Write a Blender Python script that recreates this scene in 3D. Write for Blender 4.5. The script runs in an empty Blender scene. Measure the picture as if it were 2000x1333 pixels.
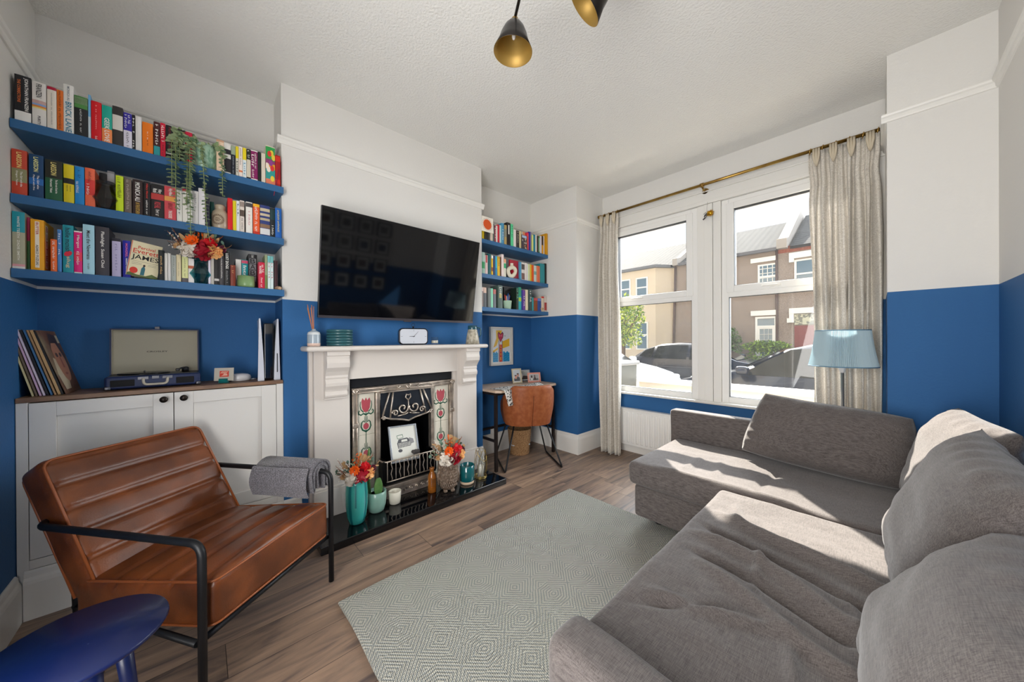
import bpy, bmesh, math, random
from mathutils import Vector, Matrix, noise
random.seed(7)
SC = bpy.context.scene
COL = SC.collection
PI = math.pi

# ------------------------------------------------------------------ camera, world, lights, exposure
CAM = Vector((2.5784, -0.9533, 1.23))
YAW, PITCH, ROLL, FPX = 0.8245, -0.0024, -0.0053, 657.44
def cam_axes():
    f = Vector((-math.sin(YAW)*math.cos(PITCH), math.cos(YAW)*math.cos(PITCH), math.sin(PITCH)))
    r = Vector((math.cos(YAW), math.sin(YAW), 0)); u = r.cross(f)
    c, s = math.cos(ROLL), math.sin(ROLL)
    return c*r+s*u, -s*r+c*u, f
_r, _u, _f = cam_axes()
cd = bpy.data.cameras.new('camera'); cam = bpy.data.objects.new('camera', cd); COL.objects.link(cam)
cam.matrix_world = Matrix(((_r.x, _u.x, -_f.x, CAM.x), (_r.y, _u.y, -_f.y, CAM.y), (_r.z, _u.z, -_f.z, CAM.z), (0, 0, 0, 1)))
cd.sensor_width = 36.0; cd.lens = FPX/2000*36.0; cd.clip_start = 0.02; cd.clip_end = 300
SC.camera = cam
SC.view_settings.view_transform = 'Standard'; SC.view_settings.look = 'None'
SC.view_settings.gamma = 1.0; SC.view_settings.use_curve_mapping = False
SC.view_settings.exposure = 0.86
SC.cycles.max_bounces = 9; SC.cycles.diffuse_bounces = 6; SC.cycles.glossy_bounces = 4
SC.cycles.transmission_bounces = 8; SC.cycles.transparent_max_bounces = 12
SC.cycles.sample_clamp_indirect = 6.0; SC.cycles.caustics_reflective = False; SC.cycles.caustics_refractive = False

wd = bpy.data.worlds.new('world'); SC.world = wd; wd.use_nodes = True
nt = wd.node_tree; nt.nodes.clear()
wo = nt.nodes.new('ShaderNodeOutputWorld'); bg = nt.nodes.new('ShaderNodeBackground')
tc = nt.nodes.new('ShaderNodeTexCoord'); sx = nt.nodes.new('ShaderNodeSeparateXYZ'); cr = nt.nodes.new('ShaderNodeValToRGB')
nt.links.new(tc.outputs['Generated'], sx.inputs[0]); nt.links.new(sx.outputs['Z'], cr.inputs[0])
cr.color_ramp.elements[0].position = 0.0; cr.color_ramp.elements[0].color = (0.97, 0.98, 1.0, 1)
cr.color_ramp.elements[1].position = 0.8; cr.color_ramp.elements[1].color = (0.72, 0.84, 1.0, 1)
nt.links.new(cr.outputs[0], bg.inputs['Color']); bg.inputs['Strength'].default_value = 0.70
nt.links.new(bg.outputs[0], wo.inputs[0])

def sun(name, d, strength, angle, color):
    l = bpy.data.lights.new(name, 'SUN'); l.energy = strength; l.angle = math.radians(angle); l.color = color
    o = bpy.data.objects.new(name, l); COL.objects.link(o)
    o.rotation_euler = Vector(d).to_track_quat('-Z', 'Y').to_euler(); o.location = (1.5, 6, 8)
    return o
sun('sun', (0.80, -1.0, -1.037), 12.0, 0.6, (1.0, 0.93, 0.82))
sun('sky_glow', (-0.15, -1.0, -0.55), 10.0, 80, (0.92, 0.96, 1.0))
def area(name, loc, d, sx_, sy_, energy, color):
    l = bpy.data.lights.new(name, 'AREA'); l.shape = 'RECTANGLE'; l.size = sx_; l.size_y = sy_; l.energy = energy; l.color = color
    o = bpy.data.objects.new(name, l); COL.objects.link(o); o.location = loc
    o.rotation_euler = Vector(d).to_track_quat('-Z', 'Y').to_euler(); return o
# fill light added beyond the made-up doorway behind the camera, brightens the room
area('added_fill_light', (2.25, -1.86, 1.20), (-0.45, 1.0, 0.42), 1.25, 1.9, 56, (1.0, 0.98, 0.95))

# ------------------------------------------------------------------ materials
def hexc(h):
    v = [int(h[i:i+2], 16)/255 for i in (0, 2, 4)]
    return tuple((c/12.92 if c <= .04045 else ((c+.055)/1.055)**2.4) for c in v)+(1.0,)
_mats = {}
def mat(name, col, rough=.5, metal=0.0, bump=None, var=None, trans=0.0, ior=1.45, spec=.5, coat=0.0, sheen=0.0, stretch=None, emit=None):
    """bump=(scale, strength, distance), var=(scale, colour2, lo, hi)"""
    if name in _mats: return _mats[name]
    m = bpy.data.materials.new(name); m.use_nodes = True; t = m.node_tree; b = t.nodes['Principled BSDF']
    c = hexc(col) if isinstance(col, str) else tuple(col)+(1.0,)
    b.inputs['Base Color'].default_value = c; b.inputs['Roughness'].default_value = rough; b.inputs['Metallic'].default_value = metal
    b.inputs['Transmission Weight'].default_value = trans; b.inputs['IOR'].default_value = ior
    b.inputs['Specular IOR Level'].default_value = spec; b.inputs['Coat Weight'].default_value = coat; b.inputs['Sheen Weight'].default_value = sheen
    m.diffuse_color = c
    if bump or var:
        tcn = t.nodes.new('ShaderNodeTexCoord'); mp = t.nodes.new('ShaderNodeMapping'); t.links.new(tcn.outputs['Object'], mp.inputs[0])
        if stretch: mp.inputs['Scale'].default_value = stretch
    if bump:
        n = t.nodes.new('ShaderNodeTexNoise'); n.inputs['Scale'].default_value = bump[0]; n.inputs['Detail'].default_value = 4
        bu = t.nodes.new('ShaderNodeBump'); bu.inputs['Strength'].default_value = bump[1]; bu.inputs['Distance'].default_value = bump[2]
        t.links.new(mp.outputs[0], n.inputs['Vector']); t.links.new(n.outputs['Fac'], bu.inputs['Height']); t.links.new(bu.outputs[0], b.inputs['Normal'])
    if var:
        n = t.nodes.new('ShaderNodeTexNoise'); n.inputs['Scale'].default_value = var[0]; n.inputs['Detail'].default_value = 6
        r = t.nodes.new('ShaderNodeValToRGB'); r.color_ramp.elements[0].position = var[2]; r.color_ramp.elements[1].position = var[3]
        r.color_ramp.elements[0].color = c; r.color_ramp.elements[1].color = hexc(var[1])
        t.links.new(mp.outputs[0], n.inputs['Vector']); t.links.new(n.outputs['Fac'], r.inputs[0]); t.links.new(r.outputs[0], b.inputs['Base Color'])
    _mats[name] = m; return m
def paint(h, rough=.45):
    return mat('paint_'+h, h, rough)
def nodes_of(m): return m.node_tree, m.node_tree.nodes['Principled BSDF']
def N(t, kind, **kw):
    n = t.nodes.new(kind)
    for k, v in kw.items():
        if k == 'op': n.operation = v
        elif k.startswith('i'): n.inputs[int(k[1:])].default_value = v
    return n
def MA(t, op, a, b=None):
    n = t.nodes.new('ShaderNodeMath'); n.operation = op
    for i, v in enumerate((a, b)):
        if v is None: continue
        if isinstance(v, (int, float)): n.inputs[i].default_value = v
        else: t.links.new(v, n.inputs[i])
    return n.outputs[0]

# wall paint: white above the painted line, blue below it
def wall_material():
    m = mat('wall_paint', 'dcdad6', .7, bump=(90, .25, .004)); t, b = nodes_of(m)
    g = t.nodes.new('ShaderNodeNewGeometry'); s = t.nodes.new('ShaderNodeSeparateXYZ'); t.links.new(g.outputs['Position'], s.inputs[0])
    gt = MA(t, 'GREATER_THAN', s.outputs['Z'], 1.5005)
    nz = t.nodes.new('ShaderNodeTexNoise'); nz.inputs['Scale'].default_value = 3.0; nz.inputs['Detail'].default_value = 5
    rb = t.nodes.new('ShaderNodeValToRGB'); rb.color_ramp.elements[0].color = hexc('22598f'); rb.color_ramp.elements[1].color = hexc('296399')
    t.links.new(nz.outputs['Fac'], rb.inputs[0])
    mx = t.nodes.new('ShaderNodeMix'); mx.data_type = 'RGBA'; t.links.new(gt, mx.inputs[0]); t.links.new(rb.outputs[0], mx.inputs[6])
    mx.inputs[7].default_value = hexc('dedcd8'); t.links.new(mx.outputs[2], b.inputs['Base Color']); return m
WALL = wall_material()
WHITE = mat('white_gloss_paint', 'e6e4df', .35, bump=(30, .05, .002))
CEIL = mat('textured_ceiling_paint', 'e6e5e1', .85, bump=(80, .6, .008))
UPVC = mat('white_window_plastic', 'ecebe8', .25)
BLUESHELF = mat('blue_shelf_paint', '2b6292', .4, bump=(60, .1, .002))
BLACKM = mat('black_powder_metal', '16171a', .45, .3)
CHROME = mat('polished_steel', '5c5c60', .35, .9)
BRASS = mat('aged_brass', 'a58748', .3, 1.0, var=(12, '8a6a38', .4, .7))
DARK = mat('near_black', '0c0c0e', .5)
PAPER = mat('page_paper', 'd8cdb4', .9, var=(160, 'bfb39a', .4, .6), stretch=(1, 1, .02))

# ------------------------------------------------------------------ mesh builder
class MB:
    def __init__(s): s.v = []; s.f = []; s.m = []; s.sm = []
    def add(s, vs, fs, mi=0, smooth=False):
        o = len(s.v); s.v += [tuple(v) for v in vs]
        for f in fs: s.f.append(tuple(i+o for i in f)); s.m.append(mi); s.sm.append(smooth)
        return s
    def box(s, x0, y0, z0, x1, y1, z1, mi=0, M=None):
        vs = [Vector((x, y, z)) for z in (z0, z1) for y in (y0, y1) for x in (x0, x1)]
        if M: vs = [M @ v for v in vs]
        return s.add(vs, [(0, 2, 3, 1), (4, 5, 7, 6), (0, 1, 5, 4), (2, 6, 7, 3), (0, 4, 6, 2), (1, 3, 7, 5)], mi)
    def prism(s, poly, a0, a1, axis='x', mi=0, M=None, smooth=False):
        """poly: 2D points in the other two axes (in x,y,z order), extruded along axis"""
        def P(p, a): return Vector({'x': (a, p[0], p[1]), 'y': (p[0], a, p[1]), 'z': (p[0], p[1], a)}[axis])
        n = len(poly); vs = [P(p, a0) for p in poly]+[P(p, a1) for p in poly]
        if M: vs = [M @ v for v in vs]
        o = len(s.v); s.v += [tuple(v) for v in vs]
        for i in range(n):
            j = (i+1) % n; s.f.append((o+i, o+j, o+n+j, o+n+i)); s.m.append(mi); s.sm.append(smooth)
        s.f.append(tuple(o+i for i in reversed(range(n)))); s.m.append(mi); s.sm.append(False)
        s.f.append(tuple(o+n+i for i in range(n))); s.m.append(mi); s.sm.append(False)
        return s
    def lathe(s, prof, c=(0, 0, 0), n=24, mi=0, M=None, smooth=True, wob=None, mi_fn=None, caps=True):
        vs = []; fs = []
        for (r, z) in prof:
            for k in range(n):
                a = 2*PI*k/n; rr = r*(wob(a, z) if wob else 1)
                v = Vector((rr*math.cos(a), rr*math.sin(a), z)); v = (M @ v) if M else v
                vs.append(v+Vector(c))
        o = len(s.v); s.v += [tuple(v) for v in vs]
        for i in range(len(prof)-1):
            for k in range(n):
                k2 = (k+1) % n
                s.f.append((o+i*n+k, o+i*n+k2, o+(i+1)*n+k2, o+(i+1)*n+k)); s.m.append(mi_fn(i, k) if mi_fn else mi); s.sm.append(smooth)
        if caps and prof[0][0] > 1e-6: s.f.append(tuple(o+k for k in reversed(range(n)))); s.m.append(mi_fn(0, 0) if mi_fn else mi); s.sm.append(False)
        if caps and prof[-1][0] > 1e-6: s.f.append(tuple(o+(len(prof)-1)*n+k for k in range(n))); s.m.append(mi_fn(len(prof)-2, 0) if mi_fn else mi); s.sm.append(False)
        return s
    def tube(s, pts, r, n=8, mi=0, closed=False, smooth=True):
        pts = [Vector(p) for p in pts]; L = len(pts); rs = r if isinstance(r, (list, tuple)) else [r]*L
        ups = None; o = len(s.v)
        for i, p in enumerate(pts):
            if closed: d = pts[(i+1) % L]-pts[i-1]
            else: d = pts[min(i+1, L-1)]-pts[max(i-1, 0)]
            d.normalize()
            if ups is None:
                ups = Vector((0, 0, 1)) if abs(d.z) < .9 else Vector((1, 0, 0))
            a = d.cross(ups); 
            if a.length < 1e-5: a = d.orthogonal()
            a.normalize(); b = a.cross(d).normalized(); ups = b
            for k in range(n):
                t = 2*PI*k/n; s.v.append(tuple(p+a*(rs[i]*math.cos(t))+b*(rs[i]*math.sin(t))))
        for i in range(L if closed else L-1):
            j = (i+1) % L
            for k in range(n):
                k2 = (k+1) % n; s.f.append((o+i*n+k, o+j*n+k, o+j*n+k2, o+i*n+k2)); s.m.append(mi); s.sm.append(smooth)
        if not closed:
            s.f.append(tuple(o+k for k in range(n))); s.m.append(mi); s.sm.append(False)
            s.f.append(tuple(o+(L-1)*n+k for k in reversed(range(n)))); s.m.append(mi); s.sm.append(False)
        return s
    def grid(s, fn, nu, nv, mi=0, smooth=True, closed_u=False):
        o = len(s.v)
        for j in range(nv+1):
            for i in range(nu+(0 if closed_u else 1)): s.v.append(tuple(fn(i/nu, j/nv)))
        w = nu if closed_u else nu+1
        for j in range(nv):
            for i in range(nu):
                i2 = (i+1) % nu if closed_u else i+1
                s.f.append((o+j*w+i, o+j*w+i2, o+(j+1)*w+i2, o+(j+1)*w+i)); s.m.append(mi); s.sm.append(smooth)
        return s
    def softbox(s, x0, y0, z0, x1, y1, z1, r, seg=(12, 12, 4), disp=None, mi=0, M=None):
        lo = Vector((x0, y0, z0)); hi = Vector((x1, y1, z1)); ctr = (lo+hi)/2
        def ticks(a, b, n):
            rr = min(r, (b-a)/2*.98); t = [a, a+rr*.3, a+rr*.65]+[a+rr+(b-a-2*rr)*i/n for i in range(n+1)]+[b-rr*.65, b-rr*.3, b]
            return t
        T = [ticks(lo[i], hi[i], seg[i]) for i in range(3)]; idx = {}
        def vid(i, j, k):
            key = (i, j, k)
            if key not in idx:
                p = Vector((T[0][i], T[1][j], T[2][k]))
                q = Vector([min(max(p[a], lo[a]+min(r, (hi[a]-lo[a])/2*.98)), hi[a]-min(r, (hi[a]-lo[a])/2*.98)) for a in range(3)])
                d = p-q
                if d.length > 1e-9: nrm = d.normalized(); p2 = q+nrm*r
                else: nrm = Vector((0, 0, 1)); p2 = p
                if disp: p2 = disp(p2, nrm)
                if M: p2 = M @ p2
                idx[key] = len(s.v); s.v.append(tuple(p2))
            return idx[key]
        n = [len(t)-1 for t in T]
        def q(a, b, c, d): s.f.append((a, b, c, d)); s.m.append(mi); s.sm.append(True)
        for i in range(n[0]):
            for j in range(n[1]):
                q(vid(i, j, 0), vid(i, j+1, 0), vid(i+1, j+1, 0), vid(i+1, j, 0)); q(vid(i, j, n[2]), vid(i+1, j, n[2]), vid(i+1, j+1, n[2]), vid(i, j+1, n[2]))
        for i in range(n[0]):
            for k in range(n[2]):
                q(vid(i, 0, k), vid(i+1, 0, k), vid(i+1, 0, k+1), vid(i, 0, k+1)); q(vid(i, n[1], k), vid(i, n[1], k+1), vid(i+1, n[1], k+1), vid(i+1, n[1], k))
        for j in range(n[1]):
            for k in range(n[2]):
                q(vid(0, j, k), vid(0, j, k+1), vid(0, j+1, k+1), vid(0, j+1, k)); q(vid(n[0], j, k), vid(n[0], j+1, k), vid(n[0], j+1, k+1), vid(n[0], j, k+1))
        return s
    def build(s, name, mats, parent=None, bevel=0, local=False, sub=0):
        """vertices are in world coordinates unless local=True"""
        if not isinstance(mats, (list, tuple)): mats = [mats]
        me = bpy.data.meshes.new(name)
        vs = s.v
        if parent is not None and not local:
            im = world_of(parent).inverted(); vs = [tuple(im @ Vector(v)) for v in vs]
        loc = None
        if parent is None and not local:
            xs = [v[0] for v in vs]; ys = [v[1] for v in vs]; zs = [v[2] for v in vs]
            loc = Vector(((min(xs)+max(xs))/2, (min(ys)+max(ys))/2, min(zs))); vs = [(v[0]-loc.x, v[1]-loc.y, v[2]-loc.z) for v in vs]
        me.from_pydata(vs, [], s.f); me.polygons.foreach_set('material_index', s.m); me.polygons.foreach_set('use_smooth', s.sm)
        for m in mats: me.materials.append(m)
        me.update(); me.validate()
        o = bpy.data.objects.new(name, me); COL.objects.link(o)
        if loc is not None: o.location = loc
        if parent is not None: o.parent = parent
        if bevel:
            b = o.modifiers.new('bevel', 'BEVEL'); b.width = bevel; b.segments = 2; b.limit_method = 'ANGLE'; b.angle_limit = .7
        if sub:
            b = o.modifiers.new('subdivision', 'SUBSURF'); b.levels = sub; b.render_levels = sub
        return o
_W = {}
def world_of(o):
    if o.name in _W: return _W[o.name]
    m = Matrix.Translation(o.location) @ o.rotation_euler.to_matrix().to_4x4()
    if o.parent: m = world_of(o.parent) @ m
    return m
def thing(name, label, cat, loc=(0, 0, 0), rotz=0.0, group=None):
    o = bpy.data.objects.new(name, None); COL.objects.link(o); o.location = loc; o.rotation_euler = (0, 0, rotz); o.empty_display_size = .05
    o['label'] = label; o['category'] = cat
    if group: o['group'] = group
    return o
def tag(o, label, cat, group=None, kind=None):
    if label: o['label'] = label
    if cat: o['category'] = cat
    if group: o['group'] = group
    if kind: o['kind'] = kind
    return o
def struct(o): o['kind'] = 'structure'; return o
def rpath(pts, r, n=5):
    """round the corners of a polyline"""
    pts = [Vector(p) for p in pts]; out = [pts[0]]
    for i in range(1, len(pts)-1):
        a, b, c = pts[i-1], pts[i], pts[i+1]; d1 = (a-b); d2 = (c-b); rr = min(r, d1.length*.49, d2.length*.49)
        p, q = b+d1.normalized()*rr, b+d2.normalized()*rr
        for k in range(n+1):
            t = k/n; out.append(p*(1-t)**2+b*2*t*(1-t)+q*t*t)
    out.append(pts[-1]); return out

# text as mesh: returns (verts2d, faces) in a unit frame, cached
_txt = {}
def text_mesh(body, bold=0.0):
    if body in _txt: return _txt[body]
    if body.startswith('~'):     # unreadable small type: a row of short strokes
        n = max(int(body[1:]), 3); rnd = random.Random(n*7+3); vs = []; fs = []; x = 0
        for i in range(n):
            w = rnd.choice((.35, .5, .6)); 
            if rnd.random() > .15 or i == 0:
                o = len(vs); h0 = 0; h1 = rnd.choice((.75, .75, 1.0)); vs += [(x, h0), (x+w*.35, h0), (x+w*.35, h1), (x, h1)]; fs.append((o, o+1, o+2, o+3))
                o = len(vs); y = rnd.choice((.0, .35, .6)); vs += [(x+w*.35, y), (x+w*.9, y), (x+w*.9, y+.16), (x+w*.35, y+.16)]; fs.append((o, o+1, o+2, o+3))
            x += w+.12
    else:
        c = bpy.data.curves.new('t', 'FONT'); c.body = body; c.size = 1; c.resolution_u = 2; c.offset = .012
        o = bpy.data.objects.new('t', c); COL.objects.link(o); bpy.context.view_layer.update()
        dg = bpy.context.evaluated_depsgraph_get(); me = bpy.data.meshes.new_from_object(o.evaluated_get(dg))
        vs = [(v.co.x, v.co.y) for v in me.vertices]; fs = [tuple(p.vertices) for p in me.polygons]
        bpy.data.objects.remove(o); bpy.data.curves.remove(c); bpy.data.meshes.remove(me)
    x0 = min(v[0] for v in vs); x1 = max(v[0] for v in vs); y0 = min(v[1] for v in vs); y1 = max(v[1] for v in vs)
    _txt[body] = ([((v[0]-x0)/(x1-x0), (v[1]-y0)/(y1-y0)) for v in vs], fs, (x1-x0)/(y1-y0)); return _txt[body]
def put_text(mb, body, O, U, V, mi=0):
    """lay lettering on the parallelogram O + s*U + t*V"""
    vs, fs, asp = text_mesh(body); O = Vector(O); U = Vector(U); V = Vector(V)
    mb.add([O+U*a+V*b for a, b in vs], fs, mi)
def rot(ax, ang, c=(0, 0, 0)):
    c = Vector(c); return Matrix.Translation(c) @ Matrix.Rotation(ang, 4, ax) @ Matrix.Translation(-c)
# ------------------------------------------------------------------ room shell
H = 2.886; Y0, Y1, Y2, Y3, Y4 = -1.555, -0.5685, 1.040, 2.010, 2.520
D = -0.28; XN, XR, W_ = 0.400, 2.624, 3.001; RAIL = 2.49
def floor_material():
    m = mat('oak_laminate', '7f6a58', .42); t, b = nodes_of(m)
    tcn = t.nodes.new('ShaderNodeTexCoord'); s = t.nodes.new('ShaderNodeSeparateXYZ'); t.links.new(tcn.outputs['Object'], s.inputs[0])
    row = MA(t, 'FLOOR', MA(t, 'DIVIDE', s.outputs['X'], .19)); wn = t.nodes.new('ShaderNodeTexWhiteNoise'); wn.noise_dimensions = '1D'
    t.links.new(row, wn.inputs['W']); ysh = MA(t, 'ADD', s.outputs['Y'], MA(t, 'MULTIPLY', wn.outputs['Value'], 1.3))
    colm = MA(t, 'FLOOR', MA(t, 'DIVIDE', ysh, 1.28))
    idn = MA(t, 'ADD', MA(t, 'MULTIPLY', row, 7.31), MA(t, 'MULTIPLY', colm, 3.17))
    wn2 = t.nodes.new('ShaderNodeTexWhiteNoise'); wn2.noise_dimensions = '1D'; t.links.new(idn, wn2.inputs['W'])
    cx = t.nodes.new('ShaderNodeCombineXYZ'); t.links.new(MA(t, 'MULTIPLY', s.outputs['X'], 16), cx.inputs[0])
    t.links.new(MA(t, 'ADD', MA(t, 'MULTIPLY', s.outputs['Y'], 1.7), MA(t, 'MULTIPLY', wn2.outputs['Value'], 30)), cx.inputs[1]); t.links.new(idn, cx.inputs[2])
    n = t.nodes.new('ShaderNodeTexNoise'); n.inputs['Scale'].default_value = 1.0; n.inputs['Detail'].default_value = 8; n.inputs['Roughness'].default_value = .62; n.inputs['Distortion'].default_value = .8
    t.links.new(cx.outputs[0], n.inputs['Vector'])
    r = t.nodes.new('ShaderNodeValToRGB'); e = r.color_ramp.elements; e[0].position = .33; e[0].color = hexc('4e4340'); e[1].position = .78; e[1].color = hexc('ad947e')
    x = e.new(.47); x.color = hexc('796557'); x = e.new(.6); x.color = hexc('8d7562')
    t.links.new(n.outputs['Fac'], r.inputs[0])
    fx = MA(t, 'FRACT', MA(t, 'DIVIDE', s.outputs['X'], .19)); fy = MA(t, 'FRACT', MA(t, 'DIVIDE', ysh, 1.28))
    gap = MA(t, 'MAXIMUM', MA(t, 'LESS_THAN', fx, .012), MA(t, 'LESS_THAN', fy, .0018))
    hv = MA(t, 'ADD', MA(t, 'MULTIPLY', wn2.outputs['Value'], .35), .82)
    hs = t.nodes.new('ShaderNodeHueSaturation'); t.links.new(r.outputs[0], hs.inputs['Color']); t.links.new(hv, hs.inputs['Value'])
    mx = t.nodes.new('ShaderNodeMix'); mx.data_type = 'RGBA'; t.links.new(gap, mx.inputs[0]); t.links.new(hs.outputs[0], mx.inputs[6]); mx.inputs[7].default_value = hexc('2c2522')
    t.links.new(mx.outputs[2], b.inputs['Base Color'])
    bu = t.nodes.new('ShaderNodeBump'); bu.inputs['Strength'].default_value = .15; bu.inputs['Distance'].default_value = .002
    t.links.new(n.outputs['Fac'], bu.inputs['Height']); t.links.new(bu.outputs[0], b.inputs['Normal']); return m
struct(MB().box(-.45, -1.75, -.12, 3.15, 2.62, 0).build('floor', floor_material()))
struct(MB().box(-.45, -1.75, H, 3.15, 2.62, H+.12).build('ceiling', CEIL))
struct(MB().box(-.45, Y0-.15, 0, 1.55, Y0, H).box(2.92, Y0-.15, 0, 3.15, Y0, H).box(1.55, Y0-.15, 2.10, 2.92, Y0, H).build('wall_left', WALL))
# unseen doorway and hall behind the camera, added to let the fill light in
dw = MB().box(1.47, Y0, 0, 1.55, Y0+.02, 2.18).box(2.92, Y0, 0, 3.0, Y0+.02, 2.18).box(1.55, Y0, 2.10, 2.92, Y0+.02, 2.18).box(1.55, Y0-.15, 0, 1.575, Y0, 2.10).box(2.895, Y0-.15, 0, 2.92, Y0, 2.10).box(1.575, Y0-.15, 2.075, 2.895, Y0, 2.10)
struct(dw.build('added_doorway', WHITE))
struct(MB().box(1.2, -3.1, -.12, 3.3, -1.751, 0).build('floor_added_hall', mat('added_hall_oak', '8a7360', .5))); struct(MB().box(1.2, -3.1, 2.4, 3.3, -1.706, 2.5).build('ceiling_added_hall', CEIL))
struct(MB().box(1.2, -3.2, 0, 3.3, -3.1, 2.4).box(1.1, -3.1, 0, 1.2, -1.706, 2.4).box(3.3, -3.1, 0, 3.4, -1.706, 2.4).build('wall_added_hall', WALL))
struct(MB().box(-.45, Y0, 0, D, Y3, H).build('wall_alcoves', WALL))
wf = MB().box(D, Y1, 0, 0, -.165, H).box(D, .69, 0, 0, Y2, H).box(D, -.165, .93, 0, .69, H)
struct(MB().box(-.45, Y3, 0, XN, Y4+.10, H).build('wall_bay_left', WALL))
struct(wf.build('wall_fireplace', WALL))
ww = MB().box(XN, Y4, 2.52, XR, Y4+.10, H).box(XN, Y4, 0, XR, Y4+.10, .635).box(XN, Y4, .635, .50, Y4+.10, 2.52).box(2.52, Y4, .635, XR, Y4+.10, 2.52)
struct(MB().box(XR, Y3, 0, 3.15, Y4+.10, H).build('wall_bay_right', WALL))
struct(ww.build('wall_window', WALL))
struct(MB().box(W_, Y0, 0, W_+.15, Y3, H).build('wall_right', WALL))

# picture rail (moulding profile swept along each wall)
RP = [(0, .004), (.007, .006), (.011, .014), (.013, .028), (.020, .035), (.023, .043), (.023, .049), (0, .049)]
def rail(name, segs):
    mb = MB()
    for (axis, c, sgn, a0, a1) in segs:      # axis the rail runs along, plane position, direction it sticks out
        poly = [(c+sgn*p, RAIL+q) for p, q in RP]
        if axis == 'y': mb.prism(poly, a0, a1, 'y')
        else: mb.prism(poly, a0, a1, 'x')
    return struct(mb.build(name, WHITE))
rail('trim_1', [('y', D, 1, Y0, Y1)])
rail('trim_2', [('y', 0, 1, Y1-.0227, Y2+.0227), ('x', Y1, -1, D, -.0003), ('x', Y2, 1, D, -.0003)])
rail('trim_3', [('y', D, 1, Y2, Y3), ('x', Y3, -1, D, XN+.0227), ('y', XN, 1, Y3+.0003, Y4)])
rail('trim_4', [('x', Y3, -1, XR-.0227, W_), ('y', XR, -1, Y3+.0003, Y4)])
rail('trim_5', [('y', W_, -1, Y0, Y3)])
rail('trim_6', [('x', Y0, 1, D, W_)])
BP = [(0, 0), (.02, 0), (.02, .155), (.017, .17), (.012, .182), (.010, .2), (.004, .21), (0, .21)]
def skirt(name, segs):
    mb = MB()
    for (axis, c, sgn, a0, a1) in segs:
        mb.prism([(c+sgn*p, q) for p, q in BP], a0, a1, axis)
    return struct(mb.build(name, WHITE))
skirt('baseboard_left', [('x', Y0, 1, .03, 1.47)])
skirt('baseboard_fireplace', [('y', 0, 1, Y1, -.47), ('y', 0, 1, .915, Y2)])
skirt('baseboard_alcove', [('x', Y2, 1, D, 0), ('y', D, 1, Y2, Y3), ('x', Y3, -1, D, XN+.0197), ('y', XN, 1, Y3+.0003, Y4)])
skirt('baseboard_window', [('x', Y4, -1, XN, XR)])
skirt('baseboard_right', [('y', W_, -1, Y0, Y3), ('x', Y3, -1, XR, W_)])

# ------------------------------------------------------------------ windows
def glass_material(name='window_glass', haze=.006):
    m = bpy.data.materials.new(name); m.use_nodes = True; t = m.node_tree; t.nodes.clear()
    o = t.nodes.new('ShaderNodeOutputMaterial'); tr = t.nodes.new('ShaderNodeBsdfTransparent'); gl = t.nodes.new('ShaderNodeBsdfGlossy')
    gl.inputs['Roughness'].default_value = .02; fr = t.nodes.new('ShaderNodeFresnel'); fr.inputs['IOR'].default_value = 1.45
    df = t.nodes.new('ShaderNodeBsdfTranslucent'); df.inputs['Color'].default_value = (.9, .92, .95, 1)
    m1 = t.nodes.new('ShaderNodeMixShader'); m2 = t.nodes.new('ShaderNodeMixShader'); m1.inputs[0].default_value = haze
    nz = t.nodes.new('ShaderNodeTexNoise'); nz.inputs['Scale'].default_value = 5; nz.inputs['Detail'].default_value = 6
    t.links.new(MA(t, 'MULTIPLY', nz.outputs['Fac'], haze*2), m1.inputs[0])
    tr.inputs[0].default_value = (.96, .97, .97, 1)
    t.links.new(tr.outputs[0], m1.inputs[1]); t.links.new(df.outputs[0], m1.inputs[2]); ge = t.nodes.new('ShaderNodeNewGeometry'); t.links.new(MA(t, 'MULTIPLY', fr.outputs[0], MA(t, 'SUBTRACT', 1.0, ge.outputs['Backfacing'])), m2.inputs[0])
    t.links.new(m1.outputs[0], m2.inputs[1]); t.links.new(gl.outputs[0], m2.inputs[2]); t.links.new(m2.outputs[0], o.inputs[0]); return m
GLASS = glass_material()
GASKET = mat('rubber_gasket', '2a2c30', .6)
def frame_rect(mb, x0, x1, z0, z1, w, ya, yb, mi=0, wb=None):
    wb = w if wb is None else wb
    mb.box(x0, ya, z0, x0+w, yb, z1, mi).box(x1-w, ya, z0, x1, yb, z1, mi).box(x0+w, ya, z1-w, x1-w, yb, z1, mi).box(x0+w, ya, z0, x1-w, yb, z0+wb, mi)
def window_unit(name, x0, x1, hx):
    zb, zt, zm = .655, 2.485, 1.635
    f = MB(); frame_rect(f, x0, x1, zb, zt, .055, 2.525, 2.595); f.box(x0+.055, 2.525, zm-.03, x1-.055, 2.595, zm+.03)
    fo = struct(f.build(name, UPVC, bevel=.004))
    s = MB(); frame_rect(s, x0+.04, x1-.04, zm+.012, zt-.04, .058, 2.512, 2.60); so = s.build('opening_sash', UPVC, fo, bevel=.005)
    g = MB(); frame_rect(g, x0+.095, x1-.095, zm+.067, zt-.095, .006, 2.520, 2.57); frame_rect(g, x0+.053, x1-.053, zb+.053, zm-.028, .005, 2.530, 2.57)
    g.build('gasket', GASKET, fo)
    MB().box(x0+.096, 2.556, zm+.068, x1-.096, 2.560, zt-.096).build('upper_pane', GLASS, fo)
    MB().box(x0+.054, 2.556, zb+.054, x1-.054, 2.560, zm-.029).build('lower_pane', GLASS, fo)
    h = MB(); h.softbox(hx-.035, 2.495, zm+.028, hx+.035, 2.513, zm+.05, .006, (2, 1, 1)); h.softbox(hx-.09, 2.482, zm+.034, hx+.02, 2.497, zm+.046, .005, (3, 1, 1))
    h.build('handle', WHITE, so)
    return fo
window_unit('window_1', .50, 1.426, .86)
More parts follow.
